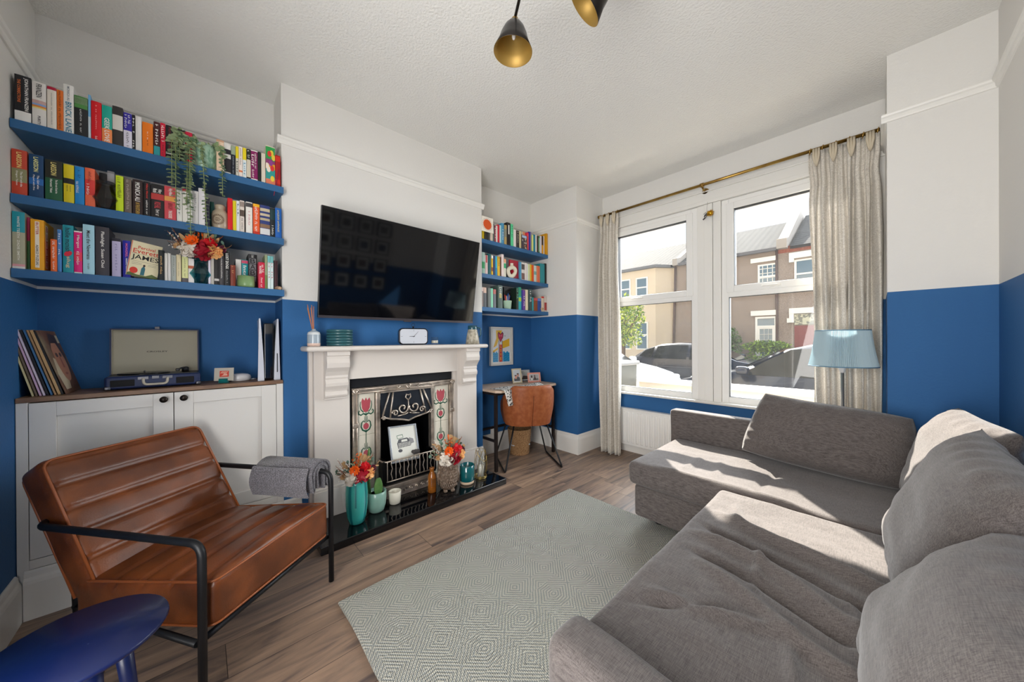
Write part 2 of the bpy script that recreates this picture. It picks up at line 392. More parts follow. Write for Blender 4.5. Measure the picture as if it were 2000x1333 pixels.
window_unit('window_2', 1.627, 2.52, 2.02)
mp_ = MB().box(1.428, 2.515, .655, 1.488, 2.60, 2.485).box(1.488, 2.505, .655, 1.559, 2.60, 2.485).box(1.563, 2.505, .655, 1.625, 2.60, 2.485)
struct(mp_.build('trim_7', WHITE, bevel=.003))
struct(MB().box(XN, 2.497, 2.487, XR, 2.60, 2.522).box(XN, 2.505, 2.522, XR, 2.52, 2.60).box(XN, 2.495, 2.60, XR, 2.52, 2.61).build('trim_8', WHITE, bevel=.003))
struct(MB().box(XN, 2.465, .632, XR, 2.60, .657).build('trim_9', WHITE, bevel=.008))
struct(MB().box(.30, 2.62, .60, 2.72, 2.76, .645).build('trim_10', mat('stone_sill', 'cfc8ba', .8)))
# ------------------------------------------------------------------ street outside
GZ = -.28
struct(MB().box(-22, 7.0, GZ-.3, 12, 13.2, GZ-.02).box(-22, 4.45, GZ-.3, 12, 7.0, GZ-.02).build('trim_11', mat('asphalt_road', '6c6a68', .9, bump=(40, .3, .01), var=(3, '807c78', .4, .7))))
struct(MB().box(-22, 2.63, GZ-.3, 12, 4.45, GZ+.08).box(-22, 13.2, GZ-.3, 12, 15.0, GZ+.08).build('trim_12', mat('pale_paving', 'a8a298', .85, var=(4, 'bab4aa', .4, .7))))
PEB = mat('pebbledash_render', '85766c', .95, bump=(110, .8, .015), var=(100, 'ab9c90', .40, .62))
CREAM = mat('cream_render', 'd4c4ae', .9, bump=(60, .2, .004), var=(2, 'd6c6ae', .4, .7))
BRICK = mat('red_brick_band', '8a4a38', .9, var=(20, 'a0604a', .4, .7))
STONE = mat('white_stone_lintel', 'e8e6e0', .8)
def tile_material():
    m = mat('roof_tiles', '6d6a6a', .9, spec=.1); t, b = nodes_of(m)
    tcn = t.nodes.new('ShaderNodeTexCoord'); s = t.nodes.new('ShaderNodeSeparateXYZ'); t.links.new(tcn.outputs['Object'], s.inputs[0])
    w1 = MA(t, 'FRACT', MA(t, 'DIVIDE', s.outputs['Y'], .26)); w2 = MA(t, 'SINE', MA(t, 'MULTIPLY', s.outputs['X'], 2*PI/.24))
    hgt = MA(t, 'ADD', MA(t, 'MULTIPLY', w1, -.9), MA(t, 'MULTIPLY', w2, .12))
    bu = t.nodes.new('ShaderNodeBump'); bu.inputs['Strength'].default_value = 1; bu.inputs['Distance'].default_value = .06
    t.links.new(hgt, bu.inputs['Height']); t.links.new(bu.outputs[0], b.inputs['Normal'])
    r = t.nodes.new('ShaderNodeValToRGB'); r.color_ramp.elements[0].color = hexc('08080a'); r.color_ramp.elements[1].color = hexc('302e2d'); r.color_ramp.elements[0].position = .1; r.color_ramp.elements[1].position = .35
    t.links.new(w1, r.inputs[0]); t.links.new(r.outputs[0], b.inputs['Base Color']); return m
TILES = tile_material()
DGLASS = mat('dark_house_glass', '5c7484', .08, spec=.6)
def house_window(par, x0, x1, z0, z1, y, bars=0, nm='window'):
    f = MB(); frame_rect(f, x0, x1, z0, z1, .06, y-.03, y+.05); zm = (z0+z1)/2+.05; f.box(x0+.06, y-.03, zm-.03, x1-.06, y+.05, zm+.03)
    if bars:
        for i in range(1, 4): xx = x0+(x1-x0)*i/4; f.box(xx-.012, y-.028, z0, xx+.012, y-.010, z1)
        for i in range(1, 6): zz = z0+(z1-z0)*i/6; f.box(x0, y-.028, zz-.012, x1, y-.010, zz+.012)
    fo = f.build(nm, STONE, par); MB().box(x0+.05, y-.012, z0+.05, x1-.05, y-.004, z1-.05).build('pane', DGLASS, fo); return fo
EV = 4.66
h1 = thing('terraced_house', 'brown pebbledash terraced house across the street with a small white door', 'house', (-1.0, 15, GZ))
MB().box(-3.66, 15, GZ, .07, 22, EV).build('wall', PEB, h1)
def roof(par, x0, x1, nm='roof', y0=14.75, zr=6.62):
    MB().prism([(y0, EV-.05), (19, zr), (23, EV-.05), (23, EV-.15), (19, zr-.12), (y0, EV-.15)], x0, x1, 'x').build(nm, TILES, par)
roof(h1, -3.40, .07); 
MB().box(-3.41, 14.72, EV-.14, .07, 14.80, EV-.02).build('gutter', mat('grey_gutter', '5a5a5e', .5), h1)
house_window(h1, -.54, .07, 3.05, 4.10, 15.0, 1)
MB().box(-.76, 14.90, 4.19, .065, 15.02, 4.36).build('upper_lintel', STONE, h1)
MB().box(-.76, 14.90, 2.13, .065, 15.02, 2.32).build('door_lintel', STONE, h1)
dr = MB(); frame_rect(dr, -.62, .05, GZ, 2.08, .07, 14.93, 15.03); dr.box(-.55, 14.93, 1.66, -.02, 15.03, 1.74).box(-.55, 14.95, GZ, -.02, 15.0, .55)
frame_rect(dr, -.55, -.02, .5, 1.68, .07, 14.94, 15.0)
for i in range(1, 3): dr.box(-.48+.133*i, 14.945, .55, -.47+.133*i, 14.97, 1.62)
for i in range(1, 5): dr.box(-.5, 14.945, .55+.213*i, -.07, 14.97, .56+.213*i)
d_o = dr.build('door', STONE, h1); MB().box(-.55, 14.97, .5, -.02, 14.99, 2.0).build('door_glass', DGLASS, d_o)
MB().tube([(.05, 14.93, GZ), (.05, 14.93, EV-.1)], .04).build('drainpipe', mat('brown_pipe', '5e4c46', .6), h1)
h2 = thing('terraced_house', 'terraced house with red front door and raised parapet beside the small white door', 'house', (2.4, 15, GZ))
MB().box(.08, 14.985, GZ, 4.5, 22.0, EV).build('wall', PEB, h2); MB().box(.08, 14.975, 4.42, 4.5, 14.99, EV).build('brick_band', BRICK, h2)
roof(h2, .45, 4.6, y0=14.85, zr=6.75)
pr = MB().prism([(14.7, EV-.1), (14.7, EV+.25), (15.1, EV+.35), (18.6, 7.05), (19.3, 7.05), (22, 5.6), (22, EV-.1)], .08, .38, 'x'); pr.build('parapet', mat('cement_parapet', 'a49c94', .9, bump=(20, .4, .01)), h2)
house_window(h2, .56, 1.75, 2.95, 4.1, 14.98)
l2 = MB().box(.42, 14.86, 4.15, 1.95, 15.0, 4.36).box(.42, 14.86, 4.02, .56, 15.0, 4.15); l2.build('upper_lintel', STONE, h2)
l3 = MB().box(.42, 14.84, 2.14, 1.95, 15.0, 2.34).box(.42, 14.86, 1.98, .55, 15.0, 2.14).box(.36, 14.82, 1.82, .56, 15.0, 1.98); l3.build('door_lintel', STONE, h2)
RED = mat('red_front_door', '7a2c2a', .4)
rd = MB().box(.56, 14.94, GZ, 1.5, 14.98, 1.70)
for i in range(2):
    for j, (za, zb_) in enumerate(((1.30, 1.6), (.75, 1.22), (.0, .65))): frame_rect(rd, .64+i*.42, 1.0+i*.42, za, zb_, .03, 14.925, 14.95)
ro = rd.build('door', RED, h2); MB().box(.56, 14.94, 1.74, 1.5, 14.98, 2.12).build('fanlight', mat('leaded_glass', '5c6258', .2, var=(9, 'b8b8a0', .45, .55)), h2)
h3 = thing('terraced_house', 'cream rendered house with a two storey bay at the far left of the street', 'house', (-6.0, 15, GZ))
MB().box(-12, 15.0, GZ, -3.67, 22, EV).build('wall', CREAM, h3); roof(h3, -12, -3.67, zr=6.6)
MB().prism([(-6.6, 15), (-6.25, 14.3), (-4.25, 14.3), (-3.75, 15)], GZ, 4.5, 'z').build('bay', CREAM, h3)
MB().prism([(-6.8, 15), (-6.35, 14.1), (-4.15, 14.1), (-3.6, 15)], 4.5, 4.62, 'z').build('bay_roof', mat('lead_roof', '6a6c70', .7), h3)
for z0, z1 in ((3.1, 4.15), (.75, 2.05)):
    house_window(h3, -6.05, -5.45, z0, z1, 14.29); house_window(h3, -5.18, -4.6, z0, z1, 14.29)
MB().prism([(14.7, EV-.1), (14.7, EV+.2), (15.1, EV+.3), (18.7, 6.85), (19.3, 6.85), (19.3, EV-.1)], -3.66, -3.46, 'x').build('parapet', mat('cement_parapet', 'a49c94'), h3)
MB().tube([(-3.74, 14.93, GZ), (-3.62, 14.93, EV-.1)], .05).build('drainpipe', mat('brown_pipe', '5e4c46'), h3)

def leaves(mb, c, rad, n, size, seed, mi=1, spread=None):
    rnd = random.Random(seed); c = Vector(c)
    for i in range(n):
        d = Vector((rnd.gauss(0, 1), rnd.gauss(0, 1), rnd.gauss(0, 1))).normalized()*(rnd.random()**.4)
        p = c+Vector((d.x*rad[0], d.y*rad[1], d.z*rad[2])); q = Matrix.Rotation(rnd.random()*6.28, 3, Vector((rnd.gauss(0, 1), rnd.gauss(0, 1), rnd.gauss(0, 1))).normalized())
        s = size*(.7+.6*rnd.random())
        v = [p+q @ Vector(a)*s for a in ((-.9, 0, 0), (-.1, .45, .1), (.9, 0, 0), (-.1, -.45, .1))]
        m = mi[rnd.randrange(len(mi))] if isinstance(mi, tuple) else mi
        mb.add(v, [(0, 1, 2, 3)], m)
    return mb
LEAFY = mat('yellow_green_leaf', 'a9b84a', .5); LEAFD = mat('mid_green_leaf', '5d7a38', .5)
tr = thing('street_tree', 'leafy yellow green tree beside the left curtain in front of the cream house', 'tree', (-3.1, 9.6, GZ+.08))
t_ = MB().tube([(-3.3, 9.6, GZ+.07), (-3.25, 9.6, 1.2), (-3.15, 9.6, 2.0)], [.09, .07, .04]); t_.tube([(-3.25, 9.6, 1.1), (-2.9, 9.5, 1.7), (-2.7, 9.5, 2.0)], [.05, .03, .02]); t_.build('trunk', mat('tree_bark', '5a4a3c', .9), tr)
cr_ = MB(); leaves(cr_, (-3.25, 9.6, 2.05), (.75, .5, .75), 1500, .07, 3, (0, 1)); leaves(cr_, (-2.95, 9.5, 1.35), (.45, .4, .4), 500, .06, 4, (0, 1)); cr_.build('crown', [LEAFY, LEAFD], tr)
b1 = MB(); leaves(b1, (-1.35, 14.4, .8), (.45, .35, .95), 1800, .06, 5, (0, 1)); tag(b1.build('shrub', [LEAFD, mat('grey_green_leaf', '7c8f6a', .6)]), 'tall grey green shrub growing against the pebbledash house', 'shrub')
b2 = MB(); leaves(b2, (-.05, 13.75, .95), (.75, .2, .22), 1200, .06, 6, (0, 1)); leaves(b2, (-.05, 13.75, .45), (.75, .25, .5), 900, .06, 8, (0, 1))
tag(b2.build('hedge', [mat('bright_green_leaf', '86a43c', .5), LEAFD]), 'low bright green hedge in front of the small white door', 'hedge')
tag(MB().box(-3.6, 13.2, GZ+.08, 3.5, 13.4, .45).build('garden_wall', mat('old_brick_wall', '8a6e60', .9, var=(8, '9c8474', .4, .6))), 'low brown brick wall of the front gardens across the street', 'wall')
gw = thing('front_garden_wall', 'low cream wall with white coping just outside the window', 'wall', (1.3, 4.3, GZ+.08))
MB().box(0.0, 4.2, GZ+.08, 2.9, 4.4, .56).build('wall', mat('cream_wall_paint', 'd8cbb8', .9, bump=(30, .2, .004)), gw)
MB().box(-.03, 4.14, .56, 2.93, 4.46, .61).build('coping', mat('white_coping', 'eeebe4', .7), gw, bevel=.01)
bn = thing('wheelie_bin', 'dark grey wheelie bin standing by the left curtain outside', 'bin', (-.2, 3.8, GZ+.08))
MB().prism([(-.45, GZ+.08), (0.0, GZ+.08), (.04, .84), (-.49, .84)], 3.55, 4.05, 'y').build('body', mat('bin_plastic', '4a4c48', .5), bn)
MB().softbox(-.52, 3.51, .84, .07, 4.10, .90, .02, (2, 2, 1)).build('lid', mat('bin_lid_plastic', '77787a', .4), bn)
for k in (0, 1): MB().lathe([(.02, 0), (.1, 0), (.1, .05), (.02, .05)], (0, 0, 0), 16, M=Matrix.Translation((-.47+k*.45, 4.06, GZ+.19)) @ Matrix.Rotation(PI/2, 4, 'Y')).build('wheel', DARK, bn)

def car(label, xn, xr, ys, yo, paintm, hgt=1.46, seed=0, face=-1):
    """side elevation profile lofted across the width; xn nose, xr tail, ys near side, yo far side"""
    L = abs(xr-xn); sg = 1 if xr > xn else -1
    t = thing('car', label, 'car', (min(xn, xr)+L/2, (ys+yo)/2, GZ))
    X = lambda u: xn+sg*u*L
    top = [(0, .42), (.01, .62), (.06, .74), (.15, .84), (.25, .92), (.34, 1.12), (.42, 1.34), (.50, 1.43), (.62, 1.46), (.75, 1.42), (.87, 1.26), (.955, 1.02), (.985, .9), (1, .62), (.995, .42)]
    belt = [(u, min(z, .92 if u > .2 else z)) for u, z in top]
    w = abs(yo-ys); ym = (ys+yo)/2; mb = MB(); k = hgt/1.46
    st = [(-.5, 'lo'), (-.5, 'belt'), (-.36, 'top'), (-.2, 'cap'), (.2, 'cap'), (.36, 'top'), (.5, 'belt'), (.5, 'lo')]
    rows = []
    for off, kind in st:
        row = []
        for (u, z), (_, zb2) in zip(top, belt):
            nose = 1-.18*max(0, 1-u/.1)-.12*max(0, (u-.93)/.07)
            zz = {'lo': .22, 'belt': zb2, 'top': z-.03 if z > .92 else z-.005, 'cap': z}[kind]
            row.append((X(u), ym+off*w*nose*(.96 if kind == 'lo' else 1), GZ+zz*k))
        rows.append(row)
    n = len(top); mb.add([v for r_ in rows for v in r_], [(i*n+j, i*n+j+1, (i+1)*n+j+1, (i+1)*n+j) for i in range(len(rows)-1) for j in range(n-1)], 0, True)
    mb.box(min(X(0.01), X(.99)), ym-w*.46, GZ+.2*k, max(X(.01), X(.99)), ym+w*.46, GZ+.5*k, 1)
    mb.build('body', [paintm, DARK], t)
    CG = mat('tinted_car_glass', '0a1012', .06, spec=.2)
    def side_y(z, sgn): f = min(1, max(0, (z-.92)/.5)); return ym+sgn*w*(.5-.14*f+.004)
    for poly, nm in (([(.30, .93), (.53, .93), (.53, 1.37), (.44, 1.34), (.37, 1.15)], 'front_window'), ([(.55, .93), (.78, .93), (.77, 1.34), (.66, 1.39), (.55, 1.38)], 'rear_window'), ([(.80, .94), (.90, 1.0), (.86, 1.2), (.79, 1.32)], 'quarter_window')):
        for sgn in (-1, 1):
            q = MB(); q.add([(X(u), side_y(z, sgn), GZ+z*k) for u, z in poly]+[(X(u), side_y(z, sgn)-sgn*.02, GZ+z*k) for u, z in poly],
                            [tuple(range(len(poly))), tuple(range(2*len(poly)-1, len(poly)-1, -1))]+[(i, (i+1) % len(poly), len(poly)+(i+1) % len(poly), len(poly)+i) for i in range(len(poly))]); q.build(nm, CG, t)
    wp = MB(); ysn = [ym-w*.36, ym+w*.36]; pts = [(.26, .94), (.335, 1.12), (.415, 1.335)]
    wp.add([(X(u-.004), y, GZ+(z+.012)*k) for u, z in pts for y in ysn], [(0, 1, 3, 2), (2, 3, 5, 4)]); wp.build('windscreen', CG, t)
    for u in (.17, .81):
        for sgn in (-1, 1):
            wl = MB().lathe([(.02, -.02), (.19, -.02), (.2, 0)], n=20, mi=1, M=Matrix.Translation((X(u), ym+sgn*w*.49, GZ+.31)) @ Matrix.Rotation(PI/2, 4, 'X'))
            wl.lathe([(.001, -.1), (.31, -.1), (.31, .1), (.001, .1)], n=24, mi=0, M=Matrix.Translation((X(u), ym+sgn*w*.45, GZ+.31)) @ Matrix.Rotation(PI/2, 4, 'X')); wl.build('wheel', [DARK, CHROME], t)
    for sgn in (-1, 1):
        M_ = MB().softbox(X(.31)-.09, ym+sgn*(w*.5+.10)-.08, GZ+.93*k, X(.31)+.09, ym+sgn*(w*.5+.10)+.08, GZ+1.07*k, .05, (2, 2, 2)); M_.build('wing_mirror', paintm, t)
        MB().softbox(min(X(.012), X(.085)), ym+sgn*w*.36-.13, GZ+.60*k, max(X(.012), X(.085)), ym+sgn*w*.36+.13, GZ+.715*k, .05, (2, 2, 2)).build('headlight', mat('clear_headlight', 'dfe6ea', .1, spec=1), t)
        MB().softbox(min(X(.955), X(1.0)), ym+sgn*w*.36-.12, GZ+.72*k, max(X(.955), X(1.0)), ym+sgn*w*.36+.12, GZ+.9*k, .04, (2, 2, 2)).build('tail_light', mat('red_tail_light', 'a01818', .2), t)
    MB().box(X(.26)-.0, ys-.006 if ys < yo else ys, GZ+.66*k, X(.76), ys+.01, GZ+.672*k).build('side_moulding', CHROME, t)
    return t
car('large dark navy car parked nearest outside the right window', -.25, 4.15, 5.55, 7.3, mat('navy_car_paint', '0a1020', .25, coat=.15, spec=.35))
car('dark blue car parked across the street seen through left window', 1.0, -3.35, 10.0, 11.75, mat('blue_black_car_paint', '0e1526', .25, coat=.15, spec=.35), hgt=1.40)
car('white car with its bonnet just right of the wheelie bin', -.42, -4.7, 5.5, 7.25, mat('white_car_paint', 'b8bec4', .2, coat=.5))
# our own house front, the storey above and the walls either side of the bay (mirrored in the parked cars)
struct(MB().box(-7, 2.50, 3.02, 9, 2.64, 5.4).box(-7, 2.50, GZ, -.46, 2.64, 3.02).box(3.16, 2.50, GZ, 9, 2.64, 3.02).box(XN, 2.625, GZ, XR, 2.64, .59).build('wall_exterior', CREAM))
# ------------------------------------------------------------------ rug
def rug_material():
    m = mat('woven_rug', 'b9bcb4', .95, spec=.1); t, b = nodes_of(m)
    tcn = t.nodes.new('ShaderNodeTexCoord'); s = t.nodes.new('ShaderNodeSeparateXYZ'); t.links.new(tcn.outputs['Object'], s.inputs[0])
    CW, CH = .155, .21
    nz = t.nodes.new('ShaderNodeTexNoise'); nz.inputs['Scale'].default_value = 9; wob = MA(t, 'MULTIPLY', MA(t, 'SUBTRACT', nz.outputs['Fac'], .5), .012)
    u = MA(t, 'DIVIDE', MA(t, 'ADD', s.outputs['X'], wob), CW); row = MA(t, 'FLOOR', u)
    odd = MA(t, 'MODULO', MA(t, 'ADD', row, 100), 2.0)
    v = MA(t, 'ADD', MA(t, 'DIVIDE', MA(t, 'ADD', s.outputs['Y'], wob), CH), MA(t, 'MULTIPLY', odd, .5))
    a = MA(t, 'ABSOLUTE', MA(t, 'SUBTRACT', MA(t, 'FRACT', u), .5)); c = MA(t, 'ABSOLUTE', MA(t, 'SUBTRACT', MA(t, 'FRACT', v), .5))
    dia = MA(t, 'ADD', MA(t, 'MULTIPLY', a, 1.0), MA(t, 'MULTIPLY', c, 1.35)); hexa = MA(t, 'MAXIMUM', MA(t, 'MULTIPLY', a, 1.5), dia)
    pat = MA(t, 'ADD', MA(t, 'MULTIPLY', dia, odd), MA(t, 'MULTIPLY', hexa, MA(t, 'SUBTRACT', 1.0, odd)))
    ln = MA(t, 'SINE', MA(t, 'MULTIPLY', pat, 2*PI*8.5))
    kn = MA(t, 'MULTIPLY', MA(t, 'SINE', MA(t, 'MULTIPLY', MA(t, 'ADD', s.outputs['X'], s.outputs['Y']), 2*PI/.012)), MA(t, 'SINE', MA(t, 'MULTIPLY', MA(t, 'SUBTRACT', s.outputs['X'], s.outputs['Y']), 2*PI/.016)))
    f = MA(t, 'ADD', ln, MA(t, 'MULTIPLY', kn, .55))
    r = t.nodes.new('ShaderNodeValToRGB'); e = r.color_ramp.elements; e[0].position = .36; e[0].color = hexc('9b9e9a'); e[1].position = .6; e[1].color = hexc('c2bfb3')
    t.links.new(MA(t, 'ADD', MA(t, 'MULTIPLY', f, .3), .5), r.inputs[0]); t.links.new(r.outputs[0], b.inputs['Base Color'])
    bu = t.nodes.new('ShaderNodeBump'); bu.inputs['Strength'].default_value = .8; bu.inputs['Distance'].default_value = .004
    t.links.new(MA(t, 'ADD', f, MA(t, 'MULTIPLY', kn, .8)), bu.inputs['Height']); t.links.new(bu.outputs[0], b.inputs['Normal']); return m
rg = MB().softbox(.872, -.488, .001, 2.03, 1.262, .014, .006, (30, 44, 1), disp=lambda p, n: p+Vector((.004*math.sin(p.y*9+1)*(1 if p.x < 1 else 0), .003*math.sin(p.x*13), 0)))
tag(rg.build('area_rug', rug_material()), 'pale grey green woven rug with diamond pattern on wood floor', 'rug')

# ------------------------------------------------------------------ sofa
def linen_material():
    m = mat('grey_linen', '868080', .95, spec=.15, sheen=.25); t, b = nodes_of(m)
    tcn = t.nodes.new('ShaderNodeTexCoord'); outs = []
    for sc in ((35, 700, 120), (700, 35, 300)):
        mp = t.nodes.new('ShaderNodeMapping'); mp.inputs['Scale'].default_value = sc; t.links.new(tcn.outputs['Object'], mp.inputs[0])
        n = t.nodes.new('ShaderNodeTexNoise'); n.inputs['Scale'].default_value = 1; n.inputs['Detail'].default_value = 3; t.links.new(mp.outputs[0], n.inputs['Vector']); outs.append(n.outputs['Fac'])
    f = MA(t, 'MULTIPLY', MA(t, 'ADD', outs[0], outs[1]), .5)
    r = t.nodes.new('ShaderNodeValToRGB'); e = r.color_ramp.elements; e[0].position = .36; e[0].color = hexc('484241'); e[1].position = .62; e[1].color = hexc('6f6865')
    t.links.new(f, r.inputs[0]); t.links.new(r.outputs[0], b.inputs['Base Color'])
    n2 = t.nodes.new('ShaderNodeTexNoise'); n2.inputs['Scale'].default_value = 7; n2.inputs['Detail'].default_value = 3; t.links.new(tcn.outputs['Object'], n2.inputs['Vector'])
    b1_ = t.nodes.new('ShaderNodeBump'); b1_.inputs['Strength'].default_value = .2; b1_.inputs['Distance'].default_value = .03; t.links.new(n2.outputs['Fac'], b1_.inputs['Height'])
    bu = t.nodes.new('ShaderNodeBump'); bu.inputs['Strength'].default_value = .25; bu.inputs['Distance'].default_value = .0012
    t.links.new(f, bu.inputs['Height']); t.links.new(b1_.outputs[0], bu.inputs['Normal']); t.links.new(bu.outputs[0], b.inputs['Normal']); return m
LINEN = linen_material()
def fold(p, x0, y0, x1, y1, w, h, wav=.02, ph=0.0):
    """height of a cloth fold running from (x0,y0) to (x1,y1), zero width outside"""
    dx, dy = x1-x0, y1-y0; L = math.hypot(dx, dy); s = ((p.x-x0)*dx+(p.y-y0)*dy)/L; d = (-(p.x-x0)*dy+(p.y-y0)*dx)/L+wav*math.sin(s*9+ph)
    e = max(0, min(1, s/.12))*max(0, min(1, (L-s)/.12)); return 1.7*h*e*math.exp(-(d/w)**2)
FOLDS = [(2.06, .80, 2.95, .42, .022, .020, .02, 0), (2.04, .66, 2.7, .40, .018, -.014, .02, 1), (2.05, .58, 2.75, .25, .026, .019, .025, 2), (2.06, .42, 2.62, .28, .018, -.014, .02, 3),
         (2.10, .35, 2.9, .02, .025, .016, .02, 4), (2.30, .62, 2.32, .30, .014, .010, .01, 0), (2.42, .22, 2.47, -.16, .016, .012, .01, 2), (2.05, .1, 2.45, .18, .02, .012, .02, 1),
         (2.05, -.02, 2.3, .22, .016, -.010, .01, 5), (2.5, .55, 2.56, .12, .02, .009, .02, 3), (2.12, 1.0, 2.2, .6, .02, .006, .01, 1)]
def seat_disp(p, n):
    if n.z < .2: 
        return p+n*.004*noise.noise(p*7)
    h = sum(fold(p, *f) for f in FOLDS)+.010*noise.noise(Vector((p.x*2.2, p.y*5, 3)))+.003*noise.noise(p*14)
    return p+Vector((0, 0, h*n.z))
CF = [(1.75, 1.10, 1.80, 1.55, .016, .008, .01, 0), (1.95, 1.12, 1.92, 1.6, .014, .009, .01, 2), (2.12, 1.08, 2.22, 1.66, .014, -.010, .01, 1), (2.0, 1.5, 2.4, 1.25, .02, .007, .01, 0), (1.60, 1.5, 1.95, 1.6, .02, .006, .01, 0), (1.6, 1.14, 2.4, 1.11, .02, .008, .01, 0)]
def ch_disp(p, n):
    if n.z < .2: return p+n*.005*noise.noise(p*6)
    return p+Vector((0, 0, (sum(fold(p, *f) for f in CF)+.008*noise.noise(Vector((p.x*4, p.y*3, 1))))*n.z))
sofa = thing('corner_sofa', 'large grey linen corner sofa with chaise under the window', 'sofa', (2.3, .9, 0))
MB().softbox(1.475, 1.085, .292, 2.89, 1.87, .437, .035, (44, 26, 3), ch_disp).build('chaise_cushion', LINEN, sofa)
MB().softbox(1.505, 1.115, .085, 2.97, 1.955, .289, .02, (10, 8, 3), lambda p, n: p+n*.003*noise.noise(p*8)).build('chaise_base', LINEN, sofa)
MB().softbox(2.01, -.185, .285, 2.89, 1.075, .435, .03, (80, 110, 3), seat_disp).build('seat_cushion', LINEN, sofa)
MB().softbox(2.05, -.185, .085, 2.97, 1.08, .282, .02, (8, 10, 2)).build('seat_base', LINEN, sofa)
MB().softbox(1.425, 1.872, .09, 2.985, 1.985, .655, .025, (24, 2, 10), lambda p, n: p+n*.003*noise.noise(p*6)).build('backrest', LINEN, sofa)
MB().softbox(2.892, -.19, .09, 2.985, 1.87, .655, .025, (2, 24, 10), lambda p, n: p+n*.003*noise.noise(p*6)).build('backrest', LINEN, sofa)
MB().softbox(2.01, -.335, .09, 2.985, -.19, .50, .045, (30, 4, 10), lambda p, n: p+n*.004*noise.noise(p*7)).build('armrest', LINEN, sofa)
for x, y in ((1.60, 1.27), (1.60, 1.88), (2.88, 1.88), (2.12, -.25), (2.9, -.25)):
    zf = .0145 if x < 1.0 else 0.0
    MB().lathe([(.022, 0), (.03, .088)], (x, y, zf), 12).build('leg', DARK, sofa)

def pillow(name, w, h, th, M, label, seed, sag=.0, kn=10, peak=(0, 0), shear=0.0):
    """soft cushion: local X width, Z height, Y thickness"""
    rnd = random.Random(seed); so = Vector((seed*3.1, seed*1.7, 0)); mb = MB(); n1, n2 = 46, 34
    def edge(u, v):
        U, V = 2*u-1, 2*v-1
        x = U*w/2*(1-.05*(1-abs(V)**2.2)*0-.06*abs(V)**3); z = V*h/2*(1-.07*abs(U)**3)
        return U, V, x, z
    def P(u, v, sgn):
        U, V, x, z = edge(u, v); prof = ((1-abs(U)**3.2)**.55)*((1-abs(V)**3.0)**.55)
        x += shear*max(0, -U)*V
        q = Vector((x*2.4, z*2.4, sgn*4))+so; wr = noise.noise(q*1.6)*.018+noise.noise(Vector((x*5+seed, z*16, sgn)))*.007
        e = max(abs(U), abs(V)); pull = .010*max(0, e-.7)/.3*math.sin((U*kn if abs(V) > abs(U) else V*kn)*2+seed)
        y = sgn*(th/2*prof+(wr+pull)*min(1, prof*2.2))
        z2 = z-sag*(1-U*U)*(.5+.5*V)*h; cornr = (max(0, U*peak[0])**2)*(max(0, V)**2)*peak[1] if peak[0] else 0
        return M @ Vector((x, y, z2+cornr))
    o = len(mb.v); mb.grid(lambda u, v: P(u, v, -1), n1, n2); o2 = len(mb.v); mb.grid(lambda u, v: P(1-u, v, 1), n1, n2)
    ob = mb.build(name, LINEN); bm = bmesh.new(); bm.from_mesh(ob.data); bmesh.ops.remove_doubles(bm, verts=bm.verts, dist=.0006); bm.to_mesh(ob.data); bm.free()
    return tag(ob, label, 'cushion', 'loose back cushions on the corner sofa')
def place(c, rz, tilt, roll=0):
    return Matrix.Translation(c) @ Matrix.Rotation(rz, 4, 'Z') @ Matrix.Rotation(tilt, 4, 'X') @ Matrix.Rotation(roll, 4, 'Y')
pillow('sofa_cushion', .72, .40, .19, place((2.36, 1.745, .645), .0, -.22, .06), 'long grey cushion leaning on the back under the window', 1, peak=(-1, .025), shear=.045)
pillow('sofa_cushion', .66, .50, .19, place((2.80, 1.40, .675), -PI/2+.12, -.36, 0), 'grey cushion in the sofa corner lit by the sun', 2, sag=.04)
pillow('sofa_cushion', .72, .51, .22, place((2.745, .71, .662), -PI/2+.03, -.36, 0), 'grey cushion against the right wall between corner and nearest cushions', 3, sag=.02, peak=(-1, .03))
pillow('sofa_cushion', .72, .44, .22, place((2.70, .05, .622), -PI/2, -.55, 0), 'grey cushion nearest the camera at the bottom right', 4, sag=.02)

# ------------------------------------------------------------------ leather armchair
LEATHER = mat('tan_leather', '552a10', .34, bump=(190, .25, .002), var=(7, '80441e', .35, .72), spec=.55)
LEATHS = mat('leather_piping', '8a4a24', .4, bump=(190, .2, .002))
AO = Vector((.68, -.468, 0)); AR = Vector((-.617, .787, 0)); AF = Vector((.787, .617, 0))
AM = Matrix(((AR.x, AF.x, 0, AO.x), (AR.y, AF.y, 0, AO.y), (0, 0, 1, 0), (0, 0, 0, 1)))   # local x: to the right bar, y: forward, z up
ac = thing('armchair', 'tan leather armchair with channelled cushions and black metal frame', 'armchair', tuple(AM @ Vector((-.31, -.35, 0))), math.atan2(AR.y, AR.x))
def chan(s, n, depth):   # channel profile, s in 0..1
    k = s*n; f = abs((k % 1)-.5)*2; return -depth*(max(0, (f-.62)/.38))**2
TH = math.atan2(.04, .55)
def seat_d(p, n):
    s = (-.04-p.y)/.50
    if n.z > .3 and 0 < s < 1: p = p+n*chan(s, 4.0, .014)
    p = p+n*(.004*noise.noise(p*9)); 
    crown = .018*(1-((p.x+.31)/.29)**2)*(1 if n.z > .3 else 0); p = p+Vector((0, 0, max(crown, 0)))
    p.z += (p.y+.0)*.10; return AM @ p
MB().softbox(-.592, -.60, .255, -.028, .012, .418, .03, (18, 56, 4), seat_d).build('seat', LEATHER, ac)
def pipe_loop(z, x0, x1, y0, y1, r, tz):
    pts = rpath([(x0+.06, y0, z), (x1, y0, z), (x1, y1, z), (x0, y1, z), (x0, y0, z), (x0+.06, y0, z)], .035)[:-1]
    return [AM @ Vector((p.x, p.y, p.z+p.y*.10)) for p in pts]
